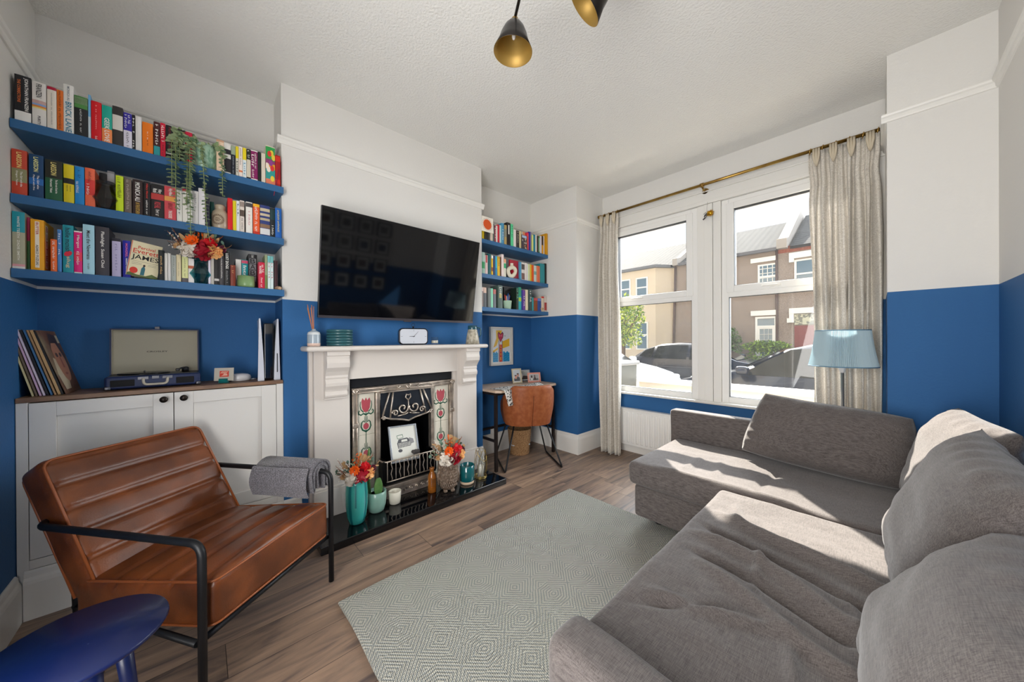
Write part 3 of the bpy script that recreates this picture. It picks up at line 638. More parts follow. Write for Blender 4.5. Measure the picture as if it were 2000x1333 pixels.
MB().tube(pipe_loop(.412, -.59, -.03, -.55, .008, .03, 0), .0045, 8, closed=True).tube(pipe_loop(.262, -.588, -.032, -.55, .008, .03, 0), .0045, 8, closed=True).build('seat_piping', LEATHS, ac)
ang = math.atan2(.27, .45)      # recline
BM = AM @ Matrix.Translation((-.31, -.50, .345)) @ Matrix.Rotation(ang, 4, 'X')
def back_d(p, n):
    s = p.z/.50
    if n.y > .3 and 0 < s < 1: p = p+n*chan(s, 5.0, .014)
    p = p+n*(.004*noise.noise(p*9)); return BM @ p
MB().softbox(-.282, -.125, -.02, .282, .005, .515, .03, (18, 4, 52), back_d).build('backrest', LEATHER, ac)
bp = [BM @ p for p in rpath([(-.275, -.001, .0), (-.275, -.001, .508), (.275, -.001, .508), (.275, -.001, .0)], .04)]
bp2 = [BM @ p for p in rpath([(-.275, -.117, .0), (-.275, -.117, .508), (.275, -.117, .508), (.275, -.117, .0)], .04)]
MB().tube(bp, .005).tube(bp2, .005).build('back_piping', LEATHS, ac)
TR = .0125
for nm, x in (('left', -.618), ('right', 0.0)):
    sx_ = 1 if x < -.3 else -1
    pts = rpath([(x, 0, 0), (x, 0, .56), (x, -.72, .56), (x+sx_*.10, -.745, .56)], .05, 7); MB().tube([AM @ p for p in pts], TR, 12).build('arm_frame', BLACKM, ac)
    pts = rpath([(x+sx_*.10, -.745, .56), (x+sx_*.10, -.70, .0)], .03); MB().tube([AM @ p for p in pts], TR, 12).build('rear_leg', BLACKM, ac)
MB().tube([AM @ Vector(p) for p in ((-.518, -.745, .56), (-.10, -.745, .56))], TR, 10).tube([AM @ Vector(p) for p in ((-.618, -.02, .225), (0, -.02, .225))], .011, 10).tube([AM @ Vector(p) for p in ((-.618, -.02, .225), (-.518, -.725, .19))], .011, 10).tube([AM @ Vector(p) for p in ((0, -.02, .225), (-.10, -.725, .19))], .011, 10).tube([AM @ Vector(p) for p in ((-.518, -.725, .19), (-.10, -.725, .19))], .011, 10).build('under_frame', BLACKM, ac)
# folded throw over the right arm
THROW = mat('grey_knit_throw', '514e52', .95, bump=(300, .8, .004), var=(260, '87848a', .45, .62), sheen=.3)
th_ = thing('folded_throw', 'folded grey throw draped over the right arm of the leather armchair', 'throw', tuple(AM @ Vector((0, -.2, .47))))
def layer(k):
    r = .022+.010*k; hang = .075+.012*math.sin(k*2.1); pts = []
    pts.append((-(r+.008*math.sin(k)), .555-hang)); 
    for i in range(9):
        a = PI-PI*i/8; pts.append((r*math.cos(a)*(1.15), .563+r*math.sin(a)*.9))
    pts.append((r+.006, .555-hang-.01)); return pts
for k in range(5):
    pr_ = layer(k); o_ = [(x, z) for x, z in pr_]; i_ = [(x*(1-.007/max(abs(x), .01)) if abs(x) > .012 else x, z-.007 if z > .56 else z) for x, z in reversed(pr_)]
    poly = o_+i_; y0_, y1_ = -.385+.006*(k % 3), -.055-.006*(k % 2)
    b_ = MB().prism([(p[0], p[1]) for p in poly], y0_, y1_, 'y', M=AM, smooth=True)
    b_.build('fold', THROW, th_)
def roll_d(p, n): return AM @ (p+n*(.004*noise.noise(p*12)+.003*math.sin(p.y*60)*0))
MB().softbox(-.085, -.375, .455, -.073+.0, -.06, .60, .006, (1, 16, 8), lambda p, n: AM @ (Vector((p.x+.02*math.sin((p.z-.455)/.145*PI)*-1, p.y, p.z))+n*.003*noise.noise(p*14))).build('fold', THROW, th_)

# ------------------------------------------------------------------ blue side table
BT = mat('navy_paint_worn', '061542', .38, bump=(50, .15, .002), coat=.12); t_, b_ = nodes_of(BT)
tcn = t_.nodes.new('ShaderNodeTexCoord'); vo = t_.nodes.new('ShaderNodeTexNoise'); vo.inputs['Scale'].default_value = 22; vo.inputs['Detail'].default_value = 3; t_.links.new(tcn.outputs['Object'], vo.inputs['Vector'])
rr_ = t_.nodes.new('ShaderNodeValToRGB'); rr_.color_ramp.elements[0].position = .69; rr_.color_ramp.elements[0].color = hexc('061542'); rr_.color_ramp.elements[1].position = .70; rr_.color_ramp.elements[1].color = hexc('9aa6b8')
t_.links.new(vo.outputs['Fac'], rr_.inputs[0]); t_.links.new(rr_.outputs[0], b_.inputs['Base Color'])
TC = Vector((1.253, -1.175, 0)); st = thing('side_table', 'round dark blue painted side table with chipped top', 'table', TC)
MB().lathe([(.001, .480), (.135, .480), (.150, .486), (.1545, .493), (.152, .500), (.001, .500)], TC, 48).build('table_top', BT, st)
for k in range(3):
    a = .35+2.094*k; MB().tube([TC+Vector((math.cos(a)*.085, math.sin(a)*.085, .482)), TC+Vector((math.cos(a)*.145, math.sin(a)*.145, 0))], [.019, .012], 14).build('leg', BT, st)
# ------------------------------------------------------------------ fireplace
CREAMP = mat('cream_surround_paint', 'd2cbc4', .45, bump=(40, .08, .002))
fp = thing('fire_surround', 'cream painted wooden fireplace surround with corbels below the television', 'fireplace', (.1, .25, 0))
for ya, yb in ((-.41, -.19), (.70, .91)):
    m_ = MB().box(0.001, ya, .05, .08, yb, 1.165); m_.box(.001, ya-.022, .05, .045, ya, 1.165).box(.001, yb if yb > .5 else yb, .05, .045, yb+(.02 if yb > .5 else .0), 1.165)
    m_.box(.001, ya-.008, .05, .095, yb+(.008 if yb > .5 else .0), .235); m_.box(.001, ya-.004, .235, .088, yb+(.004 if yb > .5 else 0), .25); m_.build('leg', CREAMP, fp, bevel=.003)
MB().box(.001, -.19, .962, .078, .70, 1.165).build('header', CREAMP, fp, bevel=.002)
sh = MB().softbox(.001, -.475, 1.163, .205, .955, 1.197, .016, (2, 8, 1)); sh.build('mantel_shelf', CREAMP, fp)
cpr = [(.078, 1.163), (.19, 1.163), (.19, 1.135), (.178, 1.132), (.178, 1.112), (.186, 1.085), (.180, 1.055), (.155, 1.028), (.135, 1.0), (.138, .985), (.132, .975), (.145, .95), (.142, .93), (.125, .905), (.118, .892), (.125, .885), (.13, .868), (.124, .855), (.105, .850), (.105, .838), (.078, .838)]
for ya, yb in ((-.355, -.215), (.735, .88)): MB().prism([(x*.93 if x > .1 else x, z) for x, z in cpr], ya, yb, 'y').build('corbel', CREAMP, fp, bevel=.002)
SLATE = mat('black_slate', '14161b', .4)
MB().box(.001, -.187, .05, .022, -.166, .96).box(.001, .692, .05, .022, .699, .96).box(.001, -.187, .892, .022, .699, .96).build('slate_lining', SLATE, fp)

PEW = mat('polished_cast_iron', 'cfc2b4', .36, .85, var=(14, '8a8078', .4, .75), bump=(60, .2, .002))
IRON = mat('blackened_iron', '121316', .35, .6, bump=(60, .3, .003))
gi = thing('fireplace_insert', 'cast iron fireplace insert with tulip tiles and polished grate', 'fireplace', (.03, .26, .05))
mm = MB().box(-.02, -.163, .845, .040, .688, .888).box(-.02, -.163, .05, .040, -.124, .845).box(-.02, .648, .05, .040, .688, .845)
mm.tube([(.042, -.16, .878), (.042, .685, .878)], .005).tube([(.042, -.16, .853), (.042, .685, .853)], .005)
for y in (-.156, -.130, .655, .682): mm.tube([(.042, y, .06), (.042, y, .85)], .004)
def spiral(mb, c, r0, turns, sgn, rad=.004, x=.05, a0=0, mi=0):
    pts = [(x, c[0]+sgn*r0*(1-.8*t/20)*math.cos(a0+turns*2*PI*t/20), c[1]+r0*(1-.8*t/20)*math.sin(a0+turns*2*PI*t/20)) for t in range(21)]
    mb.tube(pts, rad, 6, mi)
for y in (-.142, .668):
    spiral(mm, (y, .866), .02, 1.3, 1, .006); spiral(mm, (y, .866), .02, 1.3, -1, .005)
    for z in (.62, .36): mm.softbox(.036, y-.022, z-.018, .05, y+.022, z+.018, .008, (1, 2, 2))
for y, s_ in ((.262, .03), (.18, .018), (.345, .018), (.06, .014), (.47, .014)):
    spiral(mm, (y, .866), s_*.7, 1.2, 1, .0045, .046); spiral(mm, (y, .866), s_*.7, 1.2, -1, .0045, .046)
mm.build('outer_frame', PEW, gi)
MB().box(-.02, -.124, .05, .012, .648, .07).box(-.27, .03, .05, -.25, .46, .8).box(-.25, .02, .05, .0, .03, .8).box(-.25, .46, .05, .0, .47, .8).box(-.25, .03, .05, .0, .46, .055).box(-.25, .03, .70, .02, .46, .71).build('firebox', IRON, gi)
TILE = mat('cream_glazed_tile', 'dcd6c6', .12, coat=.5); PINK = mat('tulip_pink_glaze', 'b0505a', .15); GRN = mat('leaf_green_glaze', '2c5a48', .15)
def ell(mb, cy, cz, ry, rz, mi, x=.0165, a0=0, a1=2*PI, n=16):
    mb.add([(x, cy, cz)]+[(x, cy+ry*math.cos(a0+(a1-a0)*i/n), cz+rz*math.sin(a0+(a1-a0)*i/n)) for i in range(n+1)], [(0, i+1, i+2) for i in range(n)], mi)
def ribbon(mb, pts, w, mi, x=.0166):
    o = len(mb.v); L = len(pts); vs = []
    for i, p in enumerate(pts):
        a, b = pts[max(i-1, 0)], pts[min(i+1, L-1)]; d = math.hypot(b[0]-a[0], b[1]-a[1]) or 1; nx, nz = -(b[1]-a[1])/d, (b[0]-a[0])/d; ww = w*(1-.6*i/L)
        vs += [(x, p[0]+nx*ww, p[1]+nz*ww), (x, p[0]-nx*ww, p[1]-nz*ww)]
    mb.add(vs, [(2*i, 2*i+1, 2*i+3, 2*i+2) for i in range(L-1)], mi)
for ya, yb in ((-.122, .004), (.493, .646)):
    k_ = 0; z = .843
    w_ = yb-ya; cy = (ya+yb)/2; tb = MB()
    while z > .06:
        z2 = max(z-.153, .05); tb.box(-.01, ya+.001, z2+.001, .015, yb-.001, z-.001, 0); z = z2
    # tall tulip
    zt = .755
    tb.add([(.0167, cy+a*w_, zt+b) for a, b in ((-.2, .055), (-.26, .03), (-.22, -.02), (-.1, -.05), (.1, -.05), (.22, -.02), (.26, .03), (.2, .055), (.08, .035), (0, .058), (-.08, .035))], [tuple(range(11))], 1)
    for s_ in (-1, 1):
        ribbon(tb, [(cy+s_*w_*a, zt+b) for a, b in ((.0, -.07), (.15, -.06), (.28, -.07), (.40, -.06), (.43, -.045), (.38, -.035), (.34, -.045))], .006, 2)
        ribbon(tb, [(cy+s_*w_*a, zt+b) for a, b in ((.14, -.05), (.28, -.03), (.33, 0), (.30, .03))], .004, 2)
    tb.add([(.0166, cy-.0025, .06), (.0166, cy+.0025, .06), (.0166, cy+.0025, .705), (.0166, cy-.0025, .705)], [(0, 1, 2, 3)], 2)
    for zc in (.60, .40, .22):
        ell(tb, cy, zc, .02, .024, 1, .0168)
        for s_ in (-1, 1):
            ribbon(tb, [(cy+s_*a, zc+b) for a, b in ((0, -.04), (.025, -.025), (.035, .0), (.03, .03), (.018, .042), (.012, .03))], .006, 2); ribbon(tb, [(cy+s_*.008, zc+.03), (cy+s_*.01, zc+.075)], .002, 2)
    tb.build('tile_panel', [TILE, PINK, GRN], gi)
for ya, yb in ((.006, .038), (.462, .491)): MB().box(-.02, ya, .05, .045, yb, .845).build('column', PEW, gi, bevel=.005)
cp = MB().prism([(.03, .845), (.034, .63), (.13+.06, .60), (.245, .588), (.31, .60), (.462, .63), (.466, .845)][::-1], .0, .012, 'x', M=None)
cn = MB(); 
def cx_(z): return .035+(.845-z)*.16
cn.add([(cx_(z), y, z) for y, z in ((.038, .845), (.462, .845), (.462, .66), (.40, .635), (.30, .618), (.245, .605), (.19, .618), (.10, .635), (.038, .66))], [tuple(range(8, -1, -1))])
cn.add([(cx_(z)-.02, y, z) for y, z in ((.038, .845), (.462, .845), (.462, .66), (.40, .635), (.30, .618), (.245, .605), (.19, .618), (.10, .635), (.038, .66))], [tuple(range(9))])
cn.build('hood', mat('hood_enamel', '20242c', .3, .3), gi)
hr = MB()
for (ya, yb, zb2) in ((.112, .045, .665), (.138, .10, .64), (.362, .398, .64), (.388, .452, .665)): hr.tube([(cx_(.843)+.004, ya, .843), (cx_(zb2)+.004, yb, zb2)], .0075, 6)
hr.tube([(cx_(.655)+.004, .04, .658), (cx_(.635)+.004, .10, .637), (cx_(.615)+.004, .19, .62), (cx_(.6)+.004, .245, .604), (cx_(.615)+.004, .30, .62), (cx_(.635)+.004, .40, .637), (cx_(.655)+.004, .46, .658)], .007, 6)
hr.box(.04, .038, .835, .052, .462, .848)
for s_ in (-1, 1):
    X_ = .075
    spiral(hr, (.249+s_*.048, .705), .046, 1.2, s_, .0075, X_, PI*.9); spiral(hr, (.249+s_*.112, .675), .026, 1.2, s_, .006, X_+.004, 0); spiral(hr, (.249+s_*.125, .69), .018, 1.0, -s_, .0045, X_, PI)
    hr.tube([(X_, .249+s_*.005, .665), (X_, .249+s_*.03, .655), (X_, .249+s_*.09, .65)], .005, 6)
    spiral(hr, (.245+s_*.195, .648), .016, 1.2, s_, .006, X_)
    hr.tube([(X_-.01, .249+s_*.004, .765), (X_-.01, .249+s_*.022, .785), (X_-.01, .249+s_*.016, .81), (X_-.01, .249, .80)], .005, 6)
hr.tube([(X_, .249, .67), (X_-.01, .249, .77)], .004, 6)
hr.build('hood_ornament', PEW, gi)
gt_ = MB().box(.0, .022, .175, .13, .055, .34).box(.0, .44, .175, .13, .462, .34).box(.0, .03, .165, .135, .455, .178); gt_.box(.035, .06, .18, .12, .44, .27); gt_.build('grate_basket', IRON, gi, bevel=.006)
gb = MB().tube([(.02, .02, .336), (.11, .022, .336), (.135, .045, .336), (.135, .44, .336), (.11, .462, .336), (.02, .464, .336)], .006, 6).tube([(.135, .045, .188), (.135, .44, .188)], .005, 6)
for i in range(13):
    y = .05+.389*i/12; zz = [.188+.148*j/8 for j in range(9)]
    gb.tube([(.136, y+(.005*math.sin(j*PI/2) if i % 2 else 0), z) for j, z in enumerate(zz)], .0035, 6)
gb.build('grate_bars', PEW, gi)
MB().prism([(.05, .13), (.135, .125), (.135, .155), (.05, .165)], .03, .455, 'y').build('ash_ledge', PEW, gi, bevel=.003)
ab = MB().prism([(.03, .052), (.115, .052), (.095, .118), (.03, .118)], .055, .445, 'y')
for i in range(7): spiral(ab, (.10+.05*i, .084), .017, 1.2, (-1)**i, .004, .108)
ab.build('ash_pan_cover', PEW, gi)
hz_ = MB().softbox(.001, -.458, .0, .432, .958, .05, .006, (2, 2, 1))
tag(hz_.build('hearth', mat('polished_black_granite', '0a0b0e', .06, spec=.7)), 'glossy black stone hearth slab under the fireplace ornaments', 'hearth')

# picture standing in the grate
pf = thing('picture_frame', 'silver framed print of an old typewriter leaning inside the fireplace grate', 'picture', (.06, .22, .342))
PM = Matrix.Translation((.112, .203, .300)) @ Matrix.Rotation(-.05, 4, 'X') @ Matrix.Rotation(-.36, 4, 'Y') # local y width, z height
def frame(par, PM_, w, h, fw, fmat, mount, pic=None, d=.014):
    f = MB(); f.box(0, -w/2, 0, d, -w/2+fw, h, M=PM_).box(0, w/2-fw, 0, d, w/2, h, M=PM_).box(0, -w/2+fw, 0, d, w/2-fw, fw, M=PM_).box(0, -w/2+fw, h-fw, d, w/2-fw, h, M=PM_)
    f.build('frame', fmat, par, bevel=.0015); MB().box(.001, -w/2+fw, fw, d*.45, w/2-fw, h-fw, M=PM_).build('print', mount, par)
frame(pf, PM, .232, .275, .012, mat('silver_frame', 'aeb4bc', .25, .8), mat('print_paper', 'd4d4cc', .7))
ty = MB(); INK = mat('grey_ink', '55565a', .8)
def flat(mb, pts, x=.0068, mi=0, PMx=None): mb.add([(PMx or PM) @ Vector((x, p[0], p[1])) for p in pts], [tuple(range(len(pts)))], mi)
flat(ty, [(-.05, .10), (.055, .11), (.06, .15), (.03, .175), (-.04, .17), (-.055, .14)]); flat(ty, [(.045, .12), (.085, .13), (.08, .16), (.045, .175)], mi=1); flat(ty, [(-.05, .172), (.0, .178), (-.004, .205), (-.054, .20)], mi=2); flat(ty, [(-.046, .176), (-.004, .181), (-.008, .2), (-.05, .196)], .0072, 3)
for i in range(4):
    for j in range(8): y = -.045+.0125*j; z = .104+.010*i; flat(ty, [(y, z), (y+.008, z), (y+.008, z+.006), (y, z+.006)], .0072, 3)
flat(ty, [(-.02, .146), (.03, .148), (.028, .165), (-.018, .163)], .0073, 3)
ty.add([PM @ Vector((.007, -.035+.017*math.cos(a), .083+.012*math.sin(a))) for a in [2*PI*i/14 for i in range(14)]], [tuple(range(14))], 0)
ty.build('typewriter_drawing', [INK, mat('light_grey_ink', '8a8a8c', .8), mat('green_ink', '5a7a62', .8), mat('print_paper', 'd4d4cc', .7)], pf)
tag(MB().softbox(.095, .255, .343, .135, .315, .372, .013, (3, 4, 2), lambda p, n: p+n*.006*noise.noise(p*60)).build('pebble', mat('dark_stone', '3c3838', .6, bump=(80, .5, .003))), 'small dark stone resting before the typewriter picture on the grate', 'stone')

# ------------------------------------------------------------------ hearth ornaments
LF_D = mat('eucalyptus_leaf', '5c7a68', .6); LF_S = mat('sage_leaf', '8a9a7c', .6); RED_ = mat('red_petal', 'd01822', .6); DRED = mat('crimson_petal', '9c0e24', .6)
ORG = mat('orange_petal', 'ea6414', .6); PCH = mat('peach_petal', 'eab070', .6); WHT = mat('ivory_petal', 'e4dcd0', .6); DRY = mat('dried_grass', 'c09a6c', .8); BRN = mat('brown_stem', '8c4a22', .8); PLUM = mat('plum_petal', '5c1230', .6)
FM = [LF_D, LF_S, RED_, DRED, ORG, PCH, WHT, DRY, BRN, PLUM]
def petal(mb, c, d, up, L, w, mi, curl=.3):
    d = Vector(d).normalized(); s = d.cross(Vector(up)); s = s.normalized() if s.length > 1e-4 else d.orthogonal().normalized(); u = s.cross(d).normalized(); c = Vector(c); vs = []
    for t, ww, lift in ((0, .25, 0), (.35, .9, .08), (.7, 1, .2), (1, .35, .5)):
        p = c+d*L*t+u*L*curl*lift; vs += [p-s*w*ww*.5, p+s*w*ww*.5+u*0]
    mb.add(vs, [(0, 1, 3, 2), (2, 3, 5, 4), (4, 5, 7, 6)], mi, True)
def peony(mb, c, r, mi, seed, core=None):
    rnd = random.Random(seed); c = Vector(c)
    mb.softbox(c.x-r*.6, c.y-r*.6, c.z-r*.6, c.x+r*.6, c.y+r*.6, c.z+r*.6, r*.58, (2, 2, 2), mi=core if core is not None else mi)
    for i in range(46):
        z = 1-2*(i+.5)/46; a = i*2.4; d = Vector((math.cos(a)*math.sqrt(1-z*z), math.sin(a)*math.sqrt(1-z*z), z))
        t = d.cross(Vector((0, 0, 1))).normalized() if abs(d.z) < .95 else Vector((1, 0, 0)); q = Matrix.Rotation(rnd.random()*6.28, 3, d) @ t
        petal(mb, c+d*r*.55-q*r*.35, q+d*.25, d, r*.95, r*.7, mi, .8)
def daisy(mb, c, d, r, mi, n=11):
    d = Vector(d).normalized(); a = d.orthogonal().normalized(); b = d.cross(a); c = Vector(c)
    for L in (0, 1):
        for i in range(n):
            t = 2*PI*(i+.5*L)/n; petal(mb, c, a*math.cos(t)+b*math.sin(t)+d*(.35+.5*L), d, r*(1-.25*L), r*.42, mi, .4)
    mb.softbox(c.x-r*.2, c.y-r*.2, c.z-r*.2, c.x+r*.2, c.y+r*.2, c.z+r*.2, r*.19, (1, 1, 1), mi=8)
def sprig(mb, a, b, n, s, mi, seed, w=.6):
    rnd = random.Random(seed); a = Vector(a); b = Vector(b); mb.tube([a, (a+b)/2+Vector((0, 0, .005)), b], .0012, 5, 8)
    for i in range(n):
        t = (i+1)/n; p = a+(b-a)*t; d = Vector((rnd.gauss(0, 1), rnd.gauss(0, 1), rnd.gauss(0, 1))).normalized()*.8+(b-a).normalized()*.6; petal(mb, p, d, (0.3, 0, 1), s, s*w, mi, .3)
def bouquet(par, c, s, seed, nm='flowers'):
    """posy of dried and silk flowers; c is the mouth of the vase"""
    mb = MB(); c = Vector(c); rnd = random.Random(seed)
    V_ = lambda y, z, x=0: c+Vector((x, y, z))*s
    for i in range(13):
        a = -1.5+.25*i; sprig(mb, c, V_(math.sin(a)*(.11+.01*(i % 3)), .05+.08*math.cos(a), -.03+.03*(i % 3)), 9, .024*s, (0, 1, 0, 7)[i % 4], seed+i, .8)
    for (y, z, r, mi) in ((-.045, .03, .040, 6), (.01, .032, .045, 3), (.058, .035, .034, 5), (.038, .078, .030, 2)): peony(mb, V_(y, z, .05), r*s, mi, seed+int(r*1000))
    daisy(mb, V_(-.03, .078, .055), (1, -.3, .2), .036*s, 4); daisy(mb, V_(-.09, .045, .03), (1, -.6, .2), .020*s, 7); daisy(mb, V_(.09, .055, .03), (1, .3, .2), .026*s, 9)
    for i, (y, z) in enumerate(((-.01, .16), (-.035, .14), (.015, .15))): sprig(mb, V_(0, .05), V_(y, z, .02), 10, .018*s, 4, seed+20+i, .5)
    for i, (y, z) in enumerate(((-.085, .12), (.03, .175), (.06, .15), (.085, .13))):
        for k in range(4): petal(mb, V_(y*.6, z*.6, .0), V_(y, z, .02*k-.03)-V_(y*.6, z*.6), (1, 0, 0), .060*s, .018*s, 7, .15)
    for i in range(8): sprig(mb, V_(-.06, .03, .03), V_(-.11-.01*(i % 3), .03+.018*i, .03), 7, .012*s, 6, seed+40+i, .5)
    for i in range(3): mb.tube([V_(.03, .05, .02), V_(.075+.012*i, .12+.01*i, .02)], .002*s, 5, 8)
    return mb.build(nm, FM, par)
TQ = mat('turquoise_glaze', '38a8a0', .22, coat=.5); TQD = mat('teal_glaze', '15767a', .22, coat=.5)
vz = thing('tall_vase', 'tall striped turquoise vase of red and orange flowers beside the armchair', 'vase', (.285, -.215, .05))
MB().lathe([(.035, .0), (.045, .006), (.058, .05), (.066, .12), (.067, .20), (.063, .26), (.060, .285), (.056, .285), (.058, .2), (.04, .03), (.001, .02)], (.285, -.215, .051), 40, mi_fn=lambda i, k: 1 if (k % 10) in (3, 4) or (k % 10) == 7 and i > 2 else 0).build('vase_body', [TQ, TQD], vz)
bouquet(vz, (.285, -.215, .335), 1.0, 11)
SG = mat('sage_glaze', '7fa396', .3, coat=.3); sp_ = thing('cactus_pot', 'sage green ribbed pot with cactus between turquoise vase and white cup', 'plant pot', (.225, -.065, .05))
MB().lathe([(.038, 0), (.05, .01), (.061, .05), (.066, .10), (.064, .138), (.059, .142), (.056, .135), (.055, .11)], (.225, -.065, .0505), 36, wob=lambda a, z: 1+.006*math.sin(z*420)).build('pot', SG, sp_)
MB().lathe([(.001, .118), (.056, .118)], (.225, -.065, .05), 24).build('soil', mat('potting_soil', '3a2a22', .95, bump=(90, 1, .01)), sp_)
CAC = mat('cactus_skin', '3f6a34', .5, bump=(50, .5, .004), var=(12, '6a8c4c', .4, .7))
cc = MB().tube([(.205, -.10, .16), (.198, -.108, .26), (.20, -.10, .34), (.192, -.105, .43), (.195, -.102, .485)], [.010, .011, .0095, .011, .006], 8)
cc.softbox(.240, -.078, .15, .256, -.042, .285, .007, (1, 4, 8), lambda p, n: Vector((p.x, p.y*(1)+(p.y+.06)*(-.35+1.0*math.sin(min(1, (p.z-.15)/.14)*PI)), p.z))); cc.build('cactus', CAC, sp_)
tag(MB().lathe([(.026, 0), (.037, .006), (.042, .04), (.044, .09), (.042, .092), (.039, .088), (.036, .04), (.001, .02)], (.205, .075, .0505), 36, wob=lambda a, z: 1+.012*math.sin(z*300)).build('cup', mat('offwhite_stoneware', 'd2cdbe', .4, bump=(60, .3, .003))), 'small ribbed off white cup on the black hearth', 'cup')
AMB = mat('brown_stoneware_glaze', '9a5a1c', .2, coat=.6, var=(25, '7a4414', .4, .7)); bt = thing('stoneware_bottle', 'small brown glazed stoneware bottle standing beside the owl vase', 'bottle', (.225, .365, .05))
MB().lathe([(.030, 0), (.033, .006), (.033, .115), (.028, .135), (.018, .152), (.015, .158), (.016, .175), (.019, .18), (.019, .19), (.012, .192), (.001, .19)], (.225, .365, .0505), 28).build('bottle_body', AMB, bt)
lb = MB()
for j in range(5):
    for i in range(5): a = -.9+.22*i+.15; z = .055+.012*j; lb.add([(.225+.0335*math.cos(a+q), .365+.0335*math.sin(a+q), .05+z+zz) for q, zz in ((0, 0), (.14, 0), (.14, .007), (0, .007))], [(0, 1, 2, 3)])
lb.build('stamped_lettering', mat('dark_brown_print', '4a2a10', .5), bt)
# owl
OWL = mat('speckled_owl_glaze', '6c5a4c', .38, bump=(70, .6, .006), var=(60, '9c8a7a', .45, .65)); OC = Vector((.255, .49, .0505)); ow = thing('owl_vase', 'brown ceramic owl vase holding bright flowers on the hearth', 'vase', tuple(OC))
OM = Matrix.Translation(OC) @ Matrix.Rotation(-.42, 4, 'Z')
ob_ = MB().lathe([(.048, .004), (.062, .02), (.078, .07), (.084, .12), (.082, .17), (.077, .20), (.079, .228), (.075, .232), (.068, .22), (.06, .1), (.001, .05)], M=OM, n=36, wob=lambda a, z: 1+.02*math.sin(7*a+z*90)*(.3 if z > .15 else 1))
for s_ in (-1, 1): ob_.softbox(.045, s_*.028-.016, .0, .085, s_*.028+.016, .022, .01, (2, 2, 1), M=OM)
for j in range(5):
    for i in range(9-j % 2):
        a = -.75+.19*i+.09*(j % 2); z = .05+.022*j; ob_.tube([OM @ Vector((.085*math.cos(a+q), .085*math.sin(a+q), z+zz)) for q, zz in ((-.08, .01), (-.05, -.004), (0, -.009), (.05, -.004), (.08, .01))], .003, 5)
for s_ in (-1, 1):
    for i in range(4):
        ob_.tube([OM @ Vector((.066*math.cos(s_*(1.05+.12*i)), .088*math.sin(s_*(1.05+.12*i)), z)) for z in (.16-.01*i, .11, .05+.01*i)], .0045, 6)
    ob_.tube([OM @ Vector((.078, s_*(.004+.02*t), .175+.04*t+.012*math.sin(t*3))) for t in (0, .5, 1, 1.6, 2.2, 2.9)], .006, 6)
    for rr in (.026, .017): ob_.tube([OM @ Vector((.082-.12*abs(math.sin(a))*0-.006*(1+s_*math.cos(a)), s_*.034+rr*math.cos(a), .178+rr*math.sin(a))) for a in [2*PI*i/16 for i in range(16)]], .004, 6, closed=True)
    ob_.softbox(.072, s_*.034-.009, .169, .088, s_*.034+.009, .187, .008, (1, 1, 1), M=OM)
ob_.build('owl_body', OWL, ow); MB().prism([(-.008, .168), (.008, .168), (0, .14)], .078, .095, 'x', M=OM).build('beak', OWL, ow, bevel=.003)
bouquet(ow, OC+Vector((0, .0, .225)), 1.2, 31)
tp = thing('teal_pot', 'glossy dark teal pot with bare clay base on the hearth', 'plant pot', (.275, .662, .05))
MB().lathe([(.052, 0), (.056, .003), (.056, .022), (.001, .022)], (.275, .662, .0505), 32).build('clay_base', mat('bare_clay', 'c8b096', .8), tp)
MB().lathe([(.056, .022), (.060, .028), (.061, .15), (.058, .152), (.055, .148), (.054, .03), (.001, .03)], (.275, .662, .0505), 36).build('pot_body', mat('deep_teal_glaze', '0c5a60', .12, coat=.8), tp)
ln = thing('wire_lantern', 'gold wire lantern with candle at the far end of the hearth', 'lantern', (.26, .815, .05)); LC = Vector((.26, .815, .0505)); GOLD = mat('gold_wire', 'b8a060', .3, 1.0)
lw = MB()
def ring(mb, c, r, z, rad, n=24): mb.tube([Vector(c)+Vector((r*math.cos(2*PI*i/n), r*math.sin(2*PI*i/n), z)) for i in range(n)], rad, 6, closed=True)
ring(lw, LC, .05, .004, .003); ring(lw, LC, .05, .016, .003); ring(lw, LC, .042, .235, .0015)
for i in range(8):
    a = 2*PI*i/8; b = a+PI/8
    for sgn in (-1, 1): lw.tube([LC+Vector((.05*math.cos(a), .05*math.sin(a), .016)), LC+Vector((.056*math.cos(a+sgn*.39), .056*math.sin(a+sgn*.39), .10)), LC+Vector((.052*math.cos(a), .052*math.sin(a), .18)), LC+Vector((.042*math.cos(a+sgn*.39), .042*math.sin(a+sgn*.39), .235))], .0013, 5, smooth=False)
lw.tube([LC+Vector((.0, .045*math.cos(t), .235-.085*math.sin(t)*-1*-1+0)) + Vector((.055*math.sin(t), 0, 0)) for t in [PI*i/12 for i in range(13)]], .002, 6)
lw.build('wire_frame', GOLD, ln)
CLG = mat('clear_glass', 'f4f8f8', .02, trans=1.0)
MB().lathe([(.034, .006), (.036, .01), (.036, .19), (.0345, .19), (.0345, .012), (.001, .012)], LC, 32).build('glass_sleeve', GLASS, ln)
MB().lathe([(.001, .013), (.028, .013), (.028, .10), (.001, .104)], LC, 24).build('candle', mat('candle_wax', 'ddd6c8', .5), ln)

